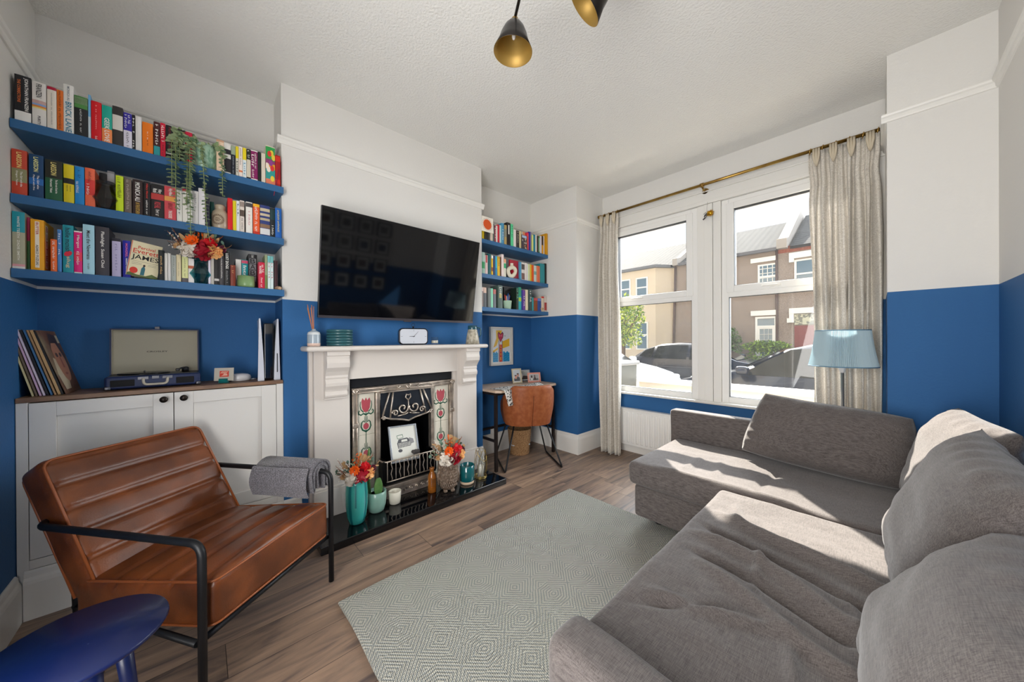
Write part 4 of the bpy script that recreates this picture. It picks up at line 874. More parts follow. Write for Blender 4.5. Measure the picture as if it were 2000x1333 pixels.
# ------------------------------------------------------------------ television
tvt = Vector((.20, 0, 2.095)); tvb = Vector((.085, 0, 1.390)); tu = (tvt-tvb).normalized(); tn = Vector((0, 1, 0)).cross(tu)
TVM = Matrix(((0, tu.x, tn.x, tvb.x), (1, 0, 0, .240), (0, tu.z, tn.z, tvb.z), (0, 0, 0, 1)))   # local x along the wall, y up, z out
tv = thing('television', 'large black flat screen television tilted down over the mantel', 'television', (.1, .24, 1.39)); Wt, Ht = 1.252, (tvt-tvb).length
MB().box(-Wt/2, 0, -.028, Wt/2, Ht, -.001, M=TVM).box(-.35, .12, -.06, .35, .5, -.028, M=TVM).build('casing', mat('tv_plastic', '1a1a1c', .4), tv, bevel=.002)
MB().box(-Wt/2+.004, .014, -.002, Wt/2-.004, Ht-.004, .0005, M=TVM).build('screen', mat('black_screen', '05060a', .06, spec=.6), tv)
MB().box(-Wt/2, -.004, -.02, Wt/2, .013, .002, M=TVM).box(-.03, -.012, -.012, .03, -.004, -.002, M=TVM).build('lower_trim', mat('gunmetal_trim', '6a6468', .3, .8), tv)
MB().box(.002, .0, 1.62, .05, .48, 1.86).prism([(.04, 1.65), (.085, 1.66), (.09, 1.75), (.04, 1.84)], .08, .12, 'y').prism([(.04, 1.65), (.085, 1.66), (.09, 1.75), (.04, 1.84)], .36, .4, 'y').build('wall_bracket', BLACKM, tv)

# ------------------------------------------------------------------ things on the mantel
MZ = 1.1975
df = thing('reed_diffuser', 'grey and white reed diffuser bottle at the left end of the mantel', 'diffuser', (.12, -.418, MZ))
MB().lathe([(.034, 0), (.037, .004), (.038, .02), (.038, .075), (.034, .09), (.02, .099), (.012, .103), (.012, .112), (.006, .112), (.006, .1)], (.12, -.418, MZ), 32, mi_fn=lambda i, k: (1 if i < 2 else (0 if i in (2,) else (2 if i < 4 else 0)))).build('bottle_body', [mat('pale_blue_glaze', '9aa6b0', .25, coat=.4), mat('pink_clay', 'd8bcae', .6), mat('smoky_white_glaze', 'ccd0d2', .25, coat=.4)], df)
rd_ = MB()
for i, (a, b) in enumerate(((-.03, .02), (-.02, -.02), (-.012, .03), (.0, .0), (.008, .02), (-.026, .0))): rd_.tube([(.12, -.418, MZ+.06), (.12+b, -.418+a*.9-.012, MZ+.265-.01*(i % 3))], .0018, 6)
rd_.build('reeds', mat('rattan_reed', 'c07a4a', .7), df)
CO = mat('dark_teal_coaster', '2c5a60', .35, coat=.3)
for k in range(6):
    c_ = MB().lathe([(.001, 0), (.076, 0), (.081, .005), (.082, .012), (.079, .0175), (.073, .0175), (.071, .013), (.001, .013)], (.10, -.258, MZ+.0185*k), 40)
    nm_ = ['lowest', 'second lowest', 'third from the bottom', 'third from the top', 'second from the top', 'topmost'][k]
    tag(c_.build('small_plate', CO), 'round dark teal dish on the mantel, %s of its stack' % nm_, 'dish', 'stacked teal dishes on the mantel')
ck = thing('clock', 'retro rectangular mantel clock with white face and dark rim', 'clock', (.11, .265, MZ))
CKM = Matrix.Translation((.12, .268, MZ+.066)) @ Matrix.Rotation(-.25, 4, 'Z')
def rr2(w, h, r, n=6): return [(sx_*(w/2-r)+r*math.cos(a0+PI/2*i/n), sz_*(h/2-r)+r*math.sin(a0+PI/2*i/n)) for (sx_, sz_, a0) in ((1, 1, 0), (-1, 1, PI/2), (-1, -1, PI), (1, -1, 1.5*PI)) for i in range(n+1)]
MB().prism(rr2(.222, .128, .03), -.035, .02, 'x', M=CKM).build('clock_case', mat('dark_bronze_case', '2a2628', .25, .7), ck, bevel=.004)
fc = MB().prism(rr2(.206, .112, .024), .0202, .0215, 'x', M=CKM); fc.build('clock_face', mat('clock_face_white', 'c6cad2', .3), ck)
hd = MB(); 
def hand(mb, L, w, ang, x=.0222):
    d = Vector((0, math.sin(ang), math.cos(ang))); s = Vector((0, math.cos(ang), -math.sin(ang))); mb.add([CKM @ (Vector((x, 0, 0))+d*a+s*b) for a, b in ((-.008, -w), (-.008, w), (L, w*.5), (L, -w*.5))], [(0, 1, 2, 3)])
hand(hd, .034, .0022, math.radians(271)); hd.build('hour_hand', DARK, ck); hd = MB(); hand(hd, .052, .0015, math.radians(42), .0225); hd.build('minute_hand', DARK, ck); hd = MB()
for a in (0, 180): d = Vector((0, math.sin(math.radians(a)), math.cos(math.radians(a)))); hd.add([CKM @ (Vector((.0219, 0, 0))+d*r+Vector((0, s, 0))) for r, s in ((.038, -.0008), (.038, .0008), (.05, .0008), (.05, -.0008))], [(0, 1, 2, 3)])
for a in (90, 270): d = Vector((0, math.sin(math.radians(a)), 0)); hd.add([CKM @ (Vector((.0219, 0, 0))+d*r+Vector((0, 0, s))) for r, s in ((.085, -.0008), (.085, .0008), (.097, .0008), (.097, -.0008))], [(0, 1, 2, 3)])
hd.build('face_marks', DARK, ck)
kn_ = MB().lathe([(.006, .064), (.006, .072), (.009, .074), (.001, .08)], M=CKM, n=16); kn_.tube([CKM @ Vector((0, .012*math.cos(t), .088+.014*math.sin(t))) for t in [2*PI*i/16 for i in range(16)]], .0012, 6, closed=True); kn_.build('hanging_ring', BLACKM, ck)
cv = thing('glass_candle', 'clear glass votive with white wax between clock and jug', 'candle', (.11, .462, MZ)); 
MB().lathe([(.026, 0), (.0285, .003), (.0285, .062), (.027, .062), (.027, .010), (.001, .010)], (.11, .462, MZ), 28).build('glass_cup', GLASS, cv)
MB().lathe([(.001, .011), (.0262, .011), (.0262, .034), (.001, .034)], (.11, .462, MZ), 24).build('wax', mat('candle_wax', 'ddd6c8', .5), cv)
jg = thing('jug', 'cream fluted jug with blue glazed rim at the right mantel end', 'jug', (.11, .845, MZ)); JB = mat('blue_rim_glaze', '24505e', .25, coat=.4); JC = mat('fluted_cream_glaze', 'b8b09e', .35, var=(30, '8e8878', .45, .6)); 
MB().lathe([(.058, 0), (.062, .004), (.056, .05), (.047, .10), (.041, .13), (.042, .142), (.0405, .165), (.038, .165), (.038, .13), (.05, .02), (.001, .01)], (.11, .845, MZ), 48, wob=lambda a, z: 1+(.02*math.cos(22*a) if z < .125 else 0), mi_fn=lambda i, k: 1 if 4 <= i <= 7 else 0).build('jug_body', [JC, JB], jg)
MB().tube(rpath([(.115, .882, MZ+.150), (.13, .925, MZ+.145), (.125, .925, MZ+.075), (.118, .895, MZ+.055)], .03), .006, 8).build('handle', JB, jg)
BOOKS = [
('A1',-1.543,-1.5,0.202,'1b1c20','black and white',[(0.78,1,'e8e6e2')],[('JONATHAN FRANZEN',0.05,0.76,0.3,0.2,'f0eee8'),('THE CORRECTIONS',0.1,0.6,0.2,-0.22,'e0743a')],{}),
('A1',-1.498,-1.46,0.195,'e2ded8','rainbow streaked white',[(0.42,0.5,'c9a6a0'),(0.5,0.54,'7fa6d8'),(0.54,0.58,'e08a3c'),(0.58,0.61,'e8d27a')],[('FRANZEN',0.05,0.36,0.4,0,'1a1a1e'),('PURITY',0.78,0.98,0.2,0,'1a1a1e')],{}),
('A1',-1.458,-1.432,0.191,'e6dfd2','red topped cream',[(0,0.07,'b01236')],[('~27',0.15,0.9,0.14,0,'777777')],{}),
('A1',-1.431,-1.413,0.188,'e07020','narrow orange',[],[('~27',0.04,0.95,0.4,0,'5a2a10')],{}),
('A1',-1.4126,-1.383,0.225,'e9e7e2','tall white',[],[('MONICA ALI',0.04,0.34,0.25,0,'808890'),('BRICK LANE',0.36,0.98,0.6,0,'2a7f9a')],{}),
('A1',-1.382,-1.342,0.188,'1d2024','green topped black',[(0,0.3,'4d8a45'),(0.03,0.2,'a9c79a')],[('~17',0.33,0.9,0.15,0,'d8d8d8')],{}),
('A1',-1.341,-1.333,0.209,'6fb0dc','thin light blue',[(0.5,1,'c8d6e0')],[],{}),
('A1',-1.332,-1.3,0.186,'d40a1c','bright red',[],[('~14',0.1,0.72,0.14,0,'f0b0b0'),('~1',0.9,0.98,0.2,0,'f0eee8')],{}),
('A1',-1.299,-1.267,0.181,'17a894','teal and orange',[(0.62,1,'f08c50')],[('GEEK LOVE',0.33,0.97,0.5,0,'f0eee8')],{}),
('A1',-1.266,-1.232,0.193,'33302f','white banded black',[(0.22,0.6,'d8d4cc')],[],{}),
('A1',-1.23,-1.202,0.176,'e0dcea','purple topped lilac',[(0,0.5,'33289c')],[('~6',0.06,0.3,0.3,0.2,'f0eee8'),('~8',0.06,0.44,0.3,-0.22,'f0eee8'),('~9',0.55,0.95,0.3,0,'50505a')],{}),
('A1',-1.2016,-1.191,0.177,'17151a','thin white lettered black',[],[('~11',0.1,0.95,0.6,0,'f0eee8')],{}),
('A1',-1.19,-1.169,0.175,'e4e2e0','plain white',[],[],{}),
('A1',-1.167,-1.129,0.157,'ee7a12','broad orange',[],[('~11',0.3,0.55,0.12,0,'f0eee8'),('~6',0.58,0.75,0.12,0,'5a2a10')],{}),
('A1',-1.127,-1.104,0.176,'4a1c1e','teal based maroon',[(0.72,1,'2d9aa0')],[('~8',0.08,0.68,0.45,0,'f0eee8')],{}),
('A1',-1.103,-1.084,0.179,'d0173a','crimson',[],[('~9',0.08,0.55,0.6,0,'f0eee8'),('~7',0.65,0.95,0.4,0,'7a0a20')],{}),
('A1',-1.083,-1.052,0.177,'19191c','thick black',[(0.8,0.86,'d8d4d0')],[('~18',0.06,0.7,0.3,0,'8a2a30')],{}),
('A1',-1.051,-1.011,0.173,'17181a','copper patterned black',[(0.05,0.3,'b86a48'),(0.33,0.42,'d8d4cc')],[],{}),
('A1',-1.009,-0.981,0.172,'c8123c','magenta',[],[],{'tilt': 0}),
('A1',-0.882,-0.849,0.182,'eacdb0','tall peach',[(0.0,0.06,'c89a7a')],[],{}),
('A1',-0.8486,-0.819,0.175,'e3e0da','black labelled ivory',[(0.2,0.36,'26242a'),(0.5,0.95,'26242a')],[],{}),
('A1',-0.818,-0.798,0.17,'171c28','picture topped navy',[(0,0.3,'9aa890')],[('~17',0.36,0.95,0.25,0,'b0b8c0')],{}),
('A1',-0.797,-0.784,0.174,'cfcbbd','yellow topped grey',[(0,0.4,'e8d21c')],[('~5',0.5,0.9,0.5,0,'333333')],{}),
('A1',-0.783,-0.766,0.178,'eee0d6','pale pink',[(0.78,0.84,'e08050')],[('~13',0.05,0.6,0.35,0,'555555')],{}),
('A1',-0.765,-0.748,0.178,'dfe6e6','yellow topped pale blue',[(0,0.4,'e8d21c')],[('~5',0.5,0.92,0.5,0,'5a9ab8')],{}),
('A1',-0.747,-0.727,0.178,'d4cab6','black topped beige',[(0,0.35,'26281f'),(0.94,1,'101010')],[('~4',0.05,0.3,0.5,0,'f0eee8')],{}),
('A1',-0.726,-0.694,0.18,'84155c','purple',[(0,0.03,'f0eee8'),(0.95,1,'f0eee8')],[('~17',0.1,0.6,0.3,0.2,'f0eee8'),('~5',0.15,0.55,0.4,-0.22,'f0eee8'),('~5',0.66,0.92,0.3,-0.2,'f0eee8')],{}),
('A1',-0.693,-0.677,0.181,'141a18','slim black',[],[],{}),
('A1',-0.676,-0.656,0.179,'ddd2c0','slim cream',[],[],{}),
('A1',-0.654,-0.607,0.236,'e9dcc4','multicoloured swirled',[(0.02,0.34,'2f9a4c'),(0.34,0.46,'8c3a6c'),(0.46,0.6,'e4a41e'),(0.6,0.86,'2c9a94'),(0.86,1,'d87a5a')],[],{'art': 1}),
('A1',-0.606,-0.579,0.194,'a80c16','gold flecked red',[(0.04,0.2,'d02818'),(0.78,0.92,'d02818')],[],{}),
('A2',-1.552,-1.512,0.197,'c4442c','red and olive',[(0.42,0.72,'8c8a64')],[('LARSSON',0.06,0.4,0.34,0,'f0e08a'),('The Girl with the',0.48,0.82,0.15,0.14,'f0eee8'),('Dragon Tattoo',0.48,0.8,0.15,-0.16,'f0eee8')],{}),
('A2',-1.508,-1.469,0.191,'10406a','dark blue',[(0.55,0.7,'1c66b0')],[('LARSSON',0.06,0.4,0.34,0,'f0f0a0'),('The Girl who',0.48,0.8,0.15,0.14,'f0eee8'),('Played with Fire',0.48,0.84,0.15,-0.16,'f0eee8')],{}),
('A2',-1.465,-1.417,0.183,'1f5a3c','dark green',[(0,0.45,'24261f')],[('LARSSON',0.06,0.38,0.34,0,'f0e08a'),('The Girl who Kicked the',0.48,0.82,0.13,0.16,'f0eee8'),("Hornets' Nest",0.48,0.82,0.15,-0.14,'f0eee8')],{}),
('A2',-1.414,-1.384,0.178,'dcc81c','black banded yellow',[(0.36,0.5,'1c1c1e')],[('THE GIRL IN THE',0.54,0.7,0.12,0.15,'3a3a20'),("SPIDER'S WEB",0.54,0.7,0.12,-0.15,'3a3a20')],{}),
('A2',-1.382,-1.354,0.179,'1786cc','bright blue',[],[('~15',0.4,0.7,0.3,-0.2,'f0eee8'),('~4',0.1,0.3,0.3,0,'104a80')],{}),
('A2',-1.352,-1.322,0.183,'ea6a48','coral orange',[(0.3,0.7,'dc3a34')],[('~13',0.1,0.36,0.3,0,'7a2a30'),('~8',0.42,0.7,0.3,-0.2,'f0eee8')],{}),
('A2',-1.3216,-1.296,0.2,'1d1c20','short black',[],[],{'back': 0.085}),
('A2',-1.295,-1.271,0.218,'8c8c90','grey patterned',[(0.05,0.3,'b4b4b8')],[],{'back': 0.085}),
('A2',-1.257,-1.232,0.177,'c8e01e','lime green',[],[('~20',0.06,0.62,0.5,0,'3a4410')],{}),
('A2',-1.229,-1.205,0.171,'6e6058','grey brown',[],[('~21',0.04,0.9,0.4,0,'b8aca0')],{}),
('A2',-1.202,-1.167,0.176,'2e1c1c','dark brown',[],[('MONICA ALI',0.08,0.62,0.5,0,'f0eee8'),('IN THE KITCHEN',0.66,0.98,0.4,0,'c8a040')],{}),
('A2',-1.165,-1.14,0.176,'18161a','red lettered black',[],[('Hilary Mantel',0.06,0.48,0.35,0.0,'d8342c'),('~17',0.55,0.95,0.25,0,'f0eee8')],{}),
('A2',-1.138,-1.091,0.174,'1a181b','broad black',[(0.28,0.46,'b83a38')],[('Hilary',0.14,0.26,0.34,0.16,'f0eee8'),('Mantel',0.14,0.26,0.34,-0.18,'f0eee8'),('WOLF HALL',0.52,0.72,0.5,0,'d0404a'),('~7',0.76,0.94,0.3,0,'f0eee8')],{}),
('A2',-1.09,-1.046,0.177,'cf4a52','salmon red',[(0.3,0.44,'e8a050')],[('Hilary Mantel',0.06,0.28,0.4,0,'f0eee8'),('BRING UP',0.5,0.68,0.4,0,'7a1c28'),('THE BODIES',0.72,0.95,0.3,0,'f0eee8')],{}),
('A2',-1.044,-1.023,0.168,'e4e2da','ivory',[],[('~5',0.3,0.8,0.3,0,'707880')],{}),
('A2',-1.022,-1.003,0.181,'e6e2da','red tipped white',[(0,0.07,'c01830')],[],{}),
('A2',-1.002,-0.983,0.18,'e6e6de','dot speckled white',[(0.2,0.24,'9aa08a'),(0.5,0.53,'9aa08a'),(0.75,0.78,'9aa08a')],[],{}),
('A2',-0.982,-0.959,0.183,'d6d2d0','pale grey',[],[('~9',0.08,0.5,0.3,0,'707078')],{}),
('A2',-0.958,-0.932,0.205,'e0dce0','rounded white',[],[],{}),
('A2',-0.931,-0.912,0.159,'23233a','dark indigo',[],[],{}),
('A2',-0.91,-0.893,0.158,'17564e','set back teal',[],[],{'back': 0.05}),
('A2',-0.835,-0.813,0.185,'d8121c','slim bright red',[],[],{}),
('A2',-0.812,-0.796,0.175,'dcca1a','slim yellow',[],[],{}),
('A2',-0.7956,-0.781,0.179,'e2e6ea','slim white',[],[('~3',0.1,0.5,0.4,0,'5a6a80')],{}),
('A2',-0.78,-0.759,0.186,'ddd2c8','sketch marked cream',[(0.3,0.5,'5a4a40'),(0.04,0.2,'9a8a80')],[('~10',0.56,0.92,0.35,0,'50484a')],{}),
('A2',-0.752,-0.721,0.186,'ebe7e0','pink lettered white',[(0.03,0.16,'4a4648')],[('~8',0.3,0.75,0.3,0,'d08a90')],{}),
('A2',-0.718,-0.686,0.184,'c8301c','orange and red',[(0,0.1,'f0b01c'),(0.12,0.9,'e85a28')],[('~17',0.1,0.9,0.45,0,'f0eee8')],{}),
('A2',-0.684,-0.635,0.186,'2c3a78','moon patterned navy',[(0.1,0.2,'c8ba9c'),(0.27,0.35,'c8ba9c'),(0.42,0.5,'b8aa8c'),(0.62,0.74,'8a6a50'),(0.76,0.96,'dadada')],[],{}),
('A2',-0.634,-0.609,0.179,'101a20','teal lettered black',[(0.05,0.4,'12383c')],[('~8',0.6,0.92,0.4,0,'f0eee8')],{}),
('A2',-0.608,-0.575,0.188,'1560b4','royal blue',[],[('~24',0.08,0.8,0.35,0,'e0d060')],{}),
('A3',-1.552,-1.519,0.249,'a9a890','teal topped sage',[(0,0.36,'1a94a4'),(0.92,0.96,'d898a0'),(0.96,1,'dcdcd8')],[('WHITE TEETH  ZADIE SMITH',0.08,0.85,0.2,0,'e6e6dc')],{}),
('A3',-1.5186,-1.5106,0.235,'a01c4c','maroon and green',[(0.45,1,'3a6a3c')],[],{'back': 0.02}),
('A3',-1.505,-1.469,0.226,'eaa514','yellow',[(0.04,0.95,'f0e6d4',0.32)],[('BUTTER',0.06,0.3,0.2,0,'c8382c'),('ASAKO YUZUKI',0.5,0.9,0.2,0,'2a2420')],{'depth': 0.14,'side': ('BUTTER','c02a2a')}),
('A3',-1.452,-1.434,0.147,'ea6a2c','small orange',[],[('~12',0.06,0.6,0.4,0,'f0eee8'),('~5',0.7,0.95,0.3,0,'f0eee8')],{}),
('A3',-1.433,-1.421,0.195,'4a86c8','thin sky blue',[],[('~11',0.1,0.6,0.5,0,'f0eee8')],{}),
('A3',-1.418,-1.387,0.22,'1c93a2','turquoise',[],[('hollie mcnish',0.06,0.56,0.5,0,'10303a'),('slug',0.66,0.9,0.45,0,'c8b890')],{'blob': (0.6,0.1,'d0203a')}),
('A3',-1.386,-1.362,0.199,'de1e7a','hot pink',[(0,0.03,'f0eee8'),(0.97,1,'f0eee8'),(0.5,0.7,'e8385a')],[('Margot',0.1,0.4,0.4,0,'f0eee8'),('~10',0.48,0.8,0.35,0,'f0eee8')],{}),
('A3',-1.36,-1.325,0.236,'a6d4e4','pale blue',[],[('Meet the Newmans',0.12,0.7,0.34,0,'20202a'),('~14',0.78,0.9,0.2,0,'20202a')],{}),
('A3',-1.322,-1.279,0.235,'39363e','charcoal',[],[('Flashlight  Susan Choi',0.1,0.84,0.3,0,'f0eee8')],{'depth': 0.16}),
('A3',-1.271,-1.242,0.189,'b9b2d4','lilac',[(0,0.08,'22202c')],[('~10',0.15,0.85,0.25,0,'8a84b0')],{}),
('A3',-1.236,-1.21,0.184,'20249c','indigo blue',[],[('MONGREL',0.08,0.45,0.3,0,'e06a9a'),('HANAKO FOOTMAN',0.48,0.9,0.25,0,'f0eee8')],{}),
('A3',-1.114,-1.092,0.158,'141d1f','gold lettered black',[],[('~13',0.2,0.8,0.35,0,'d8b070')],{}),
('A3',-1.091,-1.08,0.145,'d8d4cc','thin ivory',[],[],{}),
('A3',-1.079,-1.068,0.147,'dad8d4','thin white',[],[],{}),
('A3',-1.067,-1.048,0.139,'a4aaa4','dull grey',[],[('~13',0.08,0.8,0.22,0,'606860')],{}),
('A3',-1.047,-1.029,0.145,'dccfa8','plain cream',[],[('~13',0.3,0.8,0.2,0,'6a6250')],{}),
('A3',-1.026,-1.002,0.138,'dfe0a0','pale yellow',[(0.84,1,'5a5458')],[('~17',0.08,0.8,0.22,0,'60604a')],{}),
('A3',-1.001,-0.978,0.132,'e4e0dc','copper ringed white',[(0.3,0.42,'c06a4a')],[],{}),
('A3',-0.92,-0.91,0.155,'d8d2e0','slim lilac white',[],[],{}),
('A3',-0.909,-0.896,0.157,'b8b4ac','slim grey',[],[],{}),
('A3',-0.895,-0.874,0.155,'1c1a1c','short black',[(0.78,0.86,'c8c4c0')],[],{}),
('A3',-0.873,-0.853,0.192,'3c393c','tall dark grey',[],[('~18',0.1,0.8,0.25,0,'f0eee8')],{}),
('A3',-0.851,-0.827,0.194,'17171a','bold lettered black',[],[('LOST DOGS',0.05,0.5,0.5,0,'f0eee8'),('~9',0.56,0.92,0.3,0,'a0a0a0')],{}),
('A3',-0.825,-0.802,0.122,'7a2e1c','short brown',[],[('~4',0.05,0.4,0.4,0,'c89a60')],{}),
('A3',-0.797,-0.771,0.171,'dedcd6','plain off white',[],[],{'back': 0.062}),
('A3',-0.769,-0.739,0.172,'14929a','teal',[(0.02,0.12,'c84a6a')],[('Intre',0.2,0.7,0.5,0,'f0eee8')],{'back': 0.062}),
('A3',-0.737,-0.694,0.213,'1d1c22','block lettered black',[(0.12,0.27,'7c7c80',0.75),(0.29,0.44,'7c7c80',0.75),(0.46,0.61,'7c7c80',0.75),(0.63,0.78,'7c7c80',0.75)],[('B',0.13,0.26,0.6,0,'17171a','up'),('A',0.3,0.43,0.6,0,'17171a','up'),('B',0.47,0.6,0.6,0,'17171a','up'),('E',0.64,0.77,0.6,0,'17171a','up'),('~10',0.02,0.1,0.3,0,'f0eee8')],{'back': 0.062}),
('A3',-0.6936,-0.663,0.159,'c4163c','crimson',[],[('~6',0.1,0.4,0.35,0.2,'f0eee8'),('MONGREL',0.15,0.45,0.35,-0.2,'f0eee8'),('~7',0.6,0.95,0.3,0,'f0eee8')],{}),
('A3',-0.662,-0.649,0.209,'8f9c78','sage green',[(0.6,1,'6a7a40')],[],{}),
('A3',-0.648,-0.634,0.204,'cfe2e0','thin pale aqua',[(0.0,0.2,'70b8b8')],[('~6',0.2,0.7,0.4,0,'c05060')],{}),
('A3',-0.633,-0.619,0.204,'d4e6e6','second thin aqua',[(0.0,0.2,'70b8b8')],[('~6',0.2,0.7,0.4,0,'c05060')],{}),
('A3',-0.615,-0.594,0.184,'3a1820','dark maroon',[],[],{'back': 0.02}),
('B1',1.052,1.062,0.19,'1a1810','thin black',[],[],{}),
('B1',1.063,1.09,0.19,'e2c21c','yellow',[],[],{}),
('B1',1.108,1.142,0.19,'7a5a40','brown',[],[],{'back': 0.02}),
('B1',1.1424,1.164,0.19,'9a9890','grey',[],[],{}),
('B1',1.166,1.198,0.19,'d8c8b8','pink cream',[(0.1,0.5,'d8a898')],[],{}),
('B1',1.202,1.218,0.184,'5c6c64','tall grey green',[],[],{}),
('B1',1.22,1.238,0.164,'8c2440','maroon',[],[('~5',0.1,0.8,0.5,0,'f0eee8')],{}),
('B1',1.24,1.259,0.173,'e8e2da','white',[],[],{}),
('B1',1.26,1.287,0.189,'cc2638','scarlet',[],[],{}),
('B1',1.288,1.309,0.189,'b8d8dc','pale cyan',[],[],{}),
('B1',1.312,1.348,0.217,'4a96bc','tall steel blue',[],[('~8',0.3,0.8,0.4,0,'f0eee8')],{}),
('B1',1.352,1.385,0.207,'b49a60','tan',[(0.2,0.6,'8a8a7a')],[],{}),
('B1',1.387,1.439,0.241,'1e1a1c','thick black',[(0.1,0.5,'f0eee8',0.3)],[],{}),
('B1',1.441,1.478,0.237,'5cd69a','mint green',[],[('~7',0.08,0.6,0.4,0,'1a5a3a')],{}),
('B1',1.484,1.519,0.189,'ece0de','pinkish white',[],[],{}),
('B1',1.522,1.566,0.186,'3a3430','dark brown',[],[('~8',0.08,0.7,0.4,0,'c8c0b0')],{}),
('B1',1.567,1.597,0.189,'dccfa0','cream',[],[],{}),
('B1',1.6174,1.6374,0.198,'d8d0c4','beige',[],[],{'back': 0.02}),
('B1',1.6479,1.6861,0.207,'e8a070','peach orange',[],[],{'back': 0.03}),
('B1',1.6865,1.7096,0.199,'d8344a','bright red',[(0.1,0.9,'e85a50',0.5)],[],{}),
('B1',1.7122,1.7366,0.214,'2a2ca0','cobalt blue',[],[],{}),
('B1',1.7375,1.7557,0.216,'8c8098','slate grey',[],[],{}),
('B1',1.7592,1.7853,0.188,'c8dc5c','lime',[(0.0,1,'ece8a0',0.5)],[],{}),
('B1',1.7871,1.8175,0.198,'1c849c','deep teal',[],[],{}),
('B1',1.8192,1.841,0.201,'e4e0da','slim white',[],[],{}),
('B1',1.8427,1.8636,0.195,'4a2c24','chocolate brown',[],[],{}),
('B1',1.8654,1.8906,0.197,'2c6a4a','bottle green',[(0.1,0.9,'a8c8a8',0.4)],[],{}),
('B1',1.8923,1.9219,0.204,'d4d4e0','lilac white',[],[],{}),
('B1',1.9236,1.9515,0.21,'e09a1c','black topped yellow',[(0,0.5,'2a1c14')],[],{}),
('B1',1.9532,1.9706,0.215,'e0dcd8','thin ivory',[],[],{}),
('B1',1.9758,2.005,0.245,'d0940c','tall mustard',[],[],{}),
('B2',1.058,1.096,0.21,'9cc4b4','green and white',[(0.45,0.75,'2a9a5c'),(0,0.4,'b8d4cc')],[],{}),
('B2',1.098,1.131,0.189,'e4c8c4','pink and white',[(0,0.4,'c84a50',0.5)],[],{}),
('B2',1.133,1.173,0.208,'0e5a5c','dark teal',[],[],{}),
('B2',1.177,1.2,0.197,'dcb02c','white topped gold',[(0,0.15,'f0eee8'),(0.6,0.8,'8a4a2c')],[],{}),
('B2',1.202,1.228,0.199,'2a3c64','navy',[],[],{}),
('B2',1.23,1.253,0.199,'3aaed0','cyan',[(0.6,1,'1c84b8')],[],{}),
('B2',1.256,1.289,0.199,'e0b420','golden yellow',[],[('~5',0.05,0.5,0.5,0,'7a5a10')],{}),
('B2',1.291,1.308,0.2,'5a3424','brown',[],[],{}),
('B2',1.311,1.342,0.232,'ead8d4','tall pale pink',[],[],{}),
('B2',1.344,1.373,0.189,'ddd8c8','peach topped green',[(0,0.2,'e8a078'),(0.25,0.5,'20a868')],[],{}),
('B2',1.577,1.596,0.193,'58a4c8','thin blue',[],[],{}),
('B2',1.598,1.644,0.193,'ddd8d4','photo printed white',[(0.1,0.4,'5a504c'),(0.6,0.95,'7a5a54')],[],{}),
('B2',1.647,1.684,0.195,'e4dcd8','plain white',[],[],{}),
('B2',1.687,1.727,0.19,'dfe2dc','lime edged white',[(0,1,'c8d45a',0.25)],[],{}),
('B2',1.732,1.754,0.189,'e0b81c','slim yellow',[],[],{}),
('B2',1.757,1.789,0.188,'e4561c','orange',[],[],{}),
('B2',1.791,1.834,0.188,'ccd6cc','pale sage',[(0.35,0.55,'7aaaa0')],[],{}),
('B2',1.838,1.89,0.191,'e08058','salmon',[(0.0,1,'d85038',0.15)],[],{}),
('B2',1.896,1.971,0.226,'2c8c94','broad teal',[],[],{}),
('B2',1.975,2.005,0.237,'1a1818','tall black',[],[],{}),
('B3',1.047,1.074,0.192,'8c7c78','pink grey',[(0,0.2,'e0c8c0')],[],{}),
('B3',1.076,1.112,0.193,'5c6064','pale topped slate',[(0,0.28,'d8b8a8')],[],{}),
('B3',1.114,1.128,0.193,'1c1c1c','thin black',[],[],{}),
('B3',1.131,1.167,0.193,'6c7470','grey',[],[],{}),
('B3',1.169,1.196,0.193,'8cd4b4','mint',[],[],{}),
('B3',1.199,1.235,0.186,'686c74','red topped grey',[(0,0.25,'b86a64')],[],{}),
('B3',1.262,1.323,0.234,'4c6058','tall dark green',[(0.35,0.55,'b8a868',0.5)],[('~5',0.08,0.4,0.5,0,'d8d8d0')],{}),
('B3',1.516,1.55,0.235,'1c2c24','green lettered black',[],[('~6',0.05,0.5,0.6,0,'6ac090')],{}),
('B3',1.552,1.592,0.244,'14a0a8','cyan and green',[(0,0.4,'18906c'),(0.45,0.62,'a0c83c')],[],{}),
('B3',1.594,1.614,0.214,'2c3488','thin indigo',[],[],{}),
('B3',1.617,1.651,0.219,'6a3c98','purple',[],[('~6',0.3,0.8,0.5,0,'f0eee8')],{}),
('B3',1.657,1.696,0.227,'e4d8b8','cream',[],[],{}),
('B3',1.711,1.757,0.239,'3c5454','white lettered slate',[],[('~6',0.08,0.6,0.5,0,'f0eee8')],{}),
('B3',1.759,1.786,0.152,'3c9aa0','small teal',[],[],{}),
('B3',1.789,1.848,0.148,'8a4820','small brown',[(0,0.2,'c84a50')],[],{}),
('B3',1.85,1.909,0.149,'2c4c94','small blue',[(0,0.2,'6a8ac8')],[],{}),
('B3',1.913,1.957,0.174,'dcc8b0','red topped cream',[(0,0.1,'d02418')],[],{}),
('B3',1.964,2.005,0.181,'cfc4bc','red patterned cream',[(0.4,0.9,'a83c38')],[],{}),
]
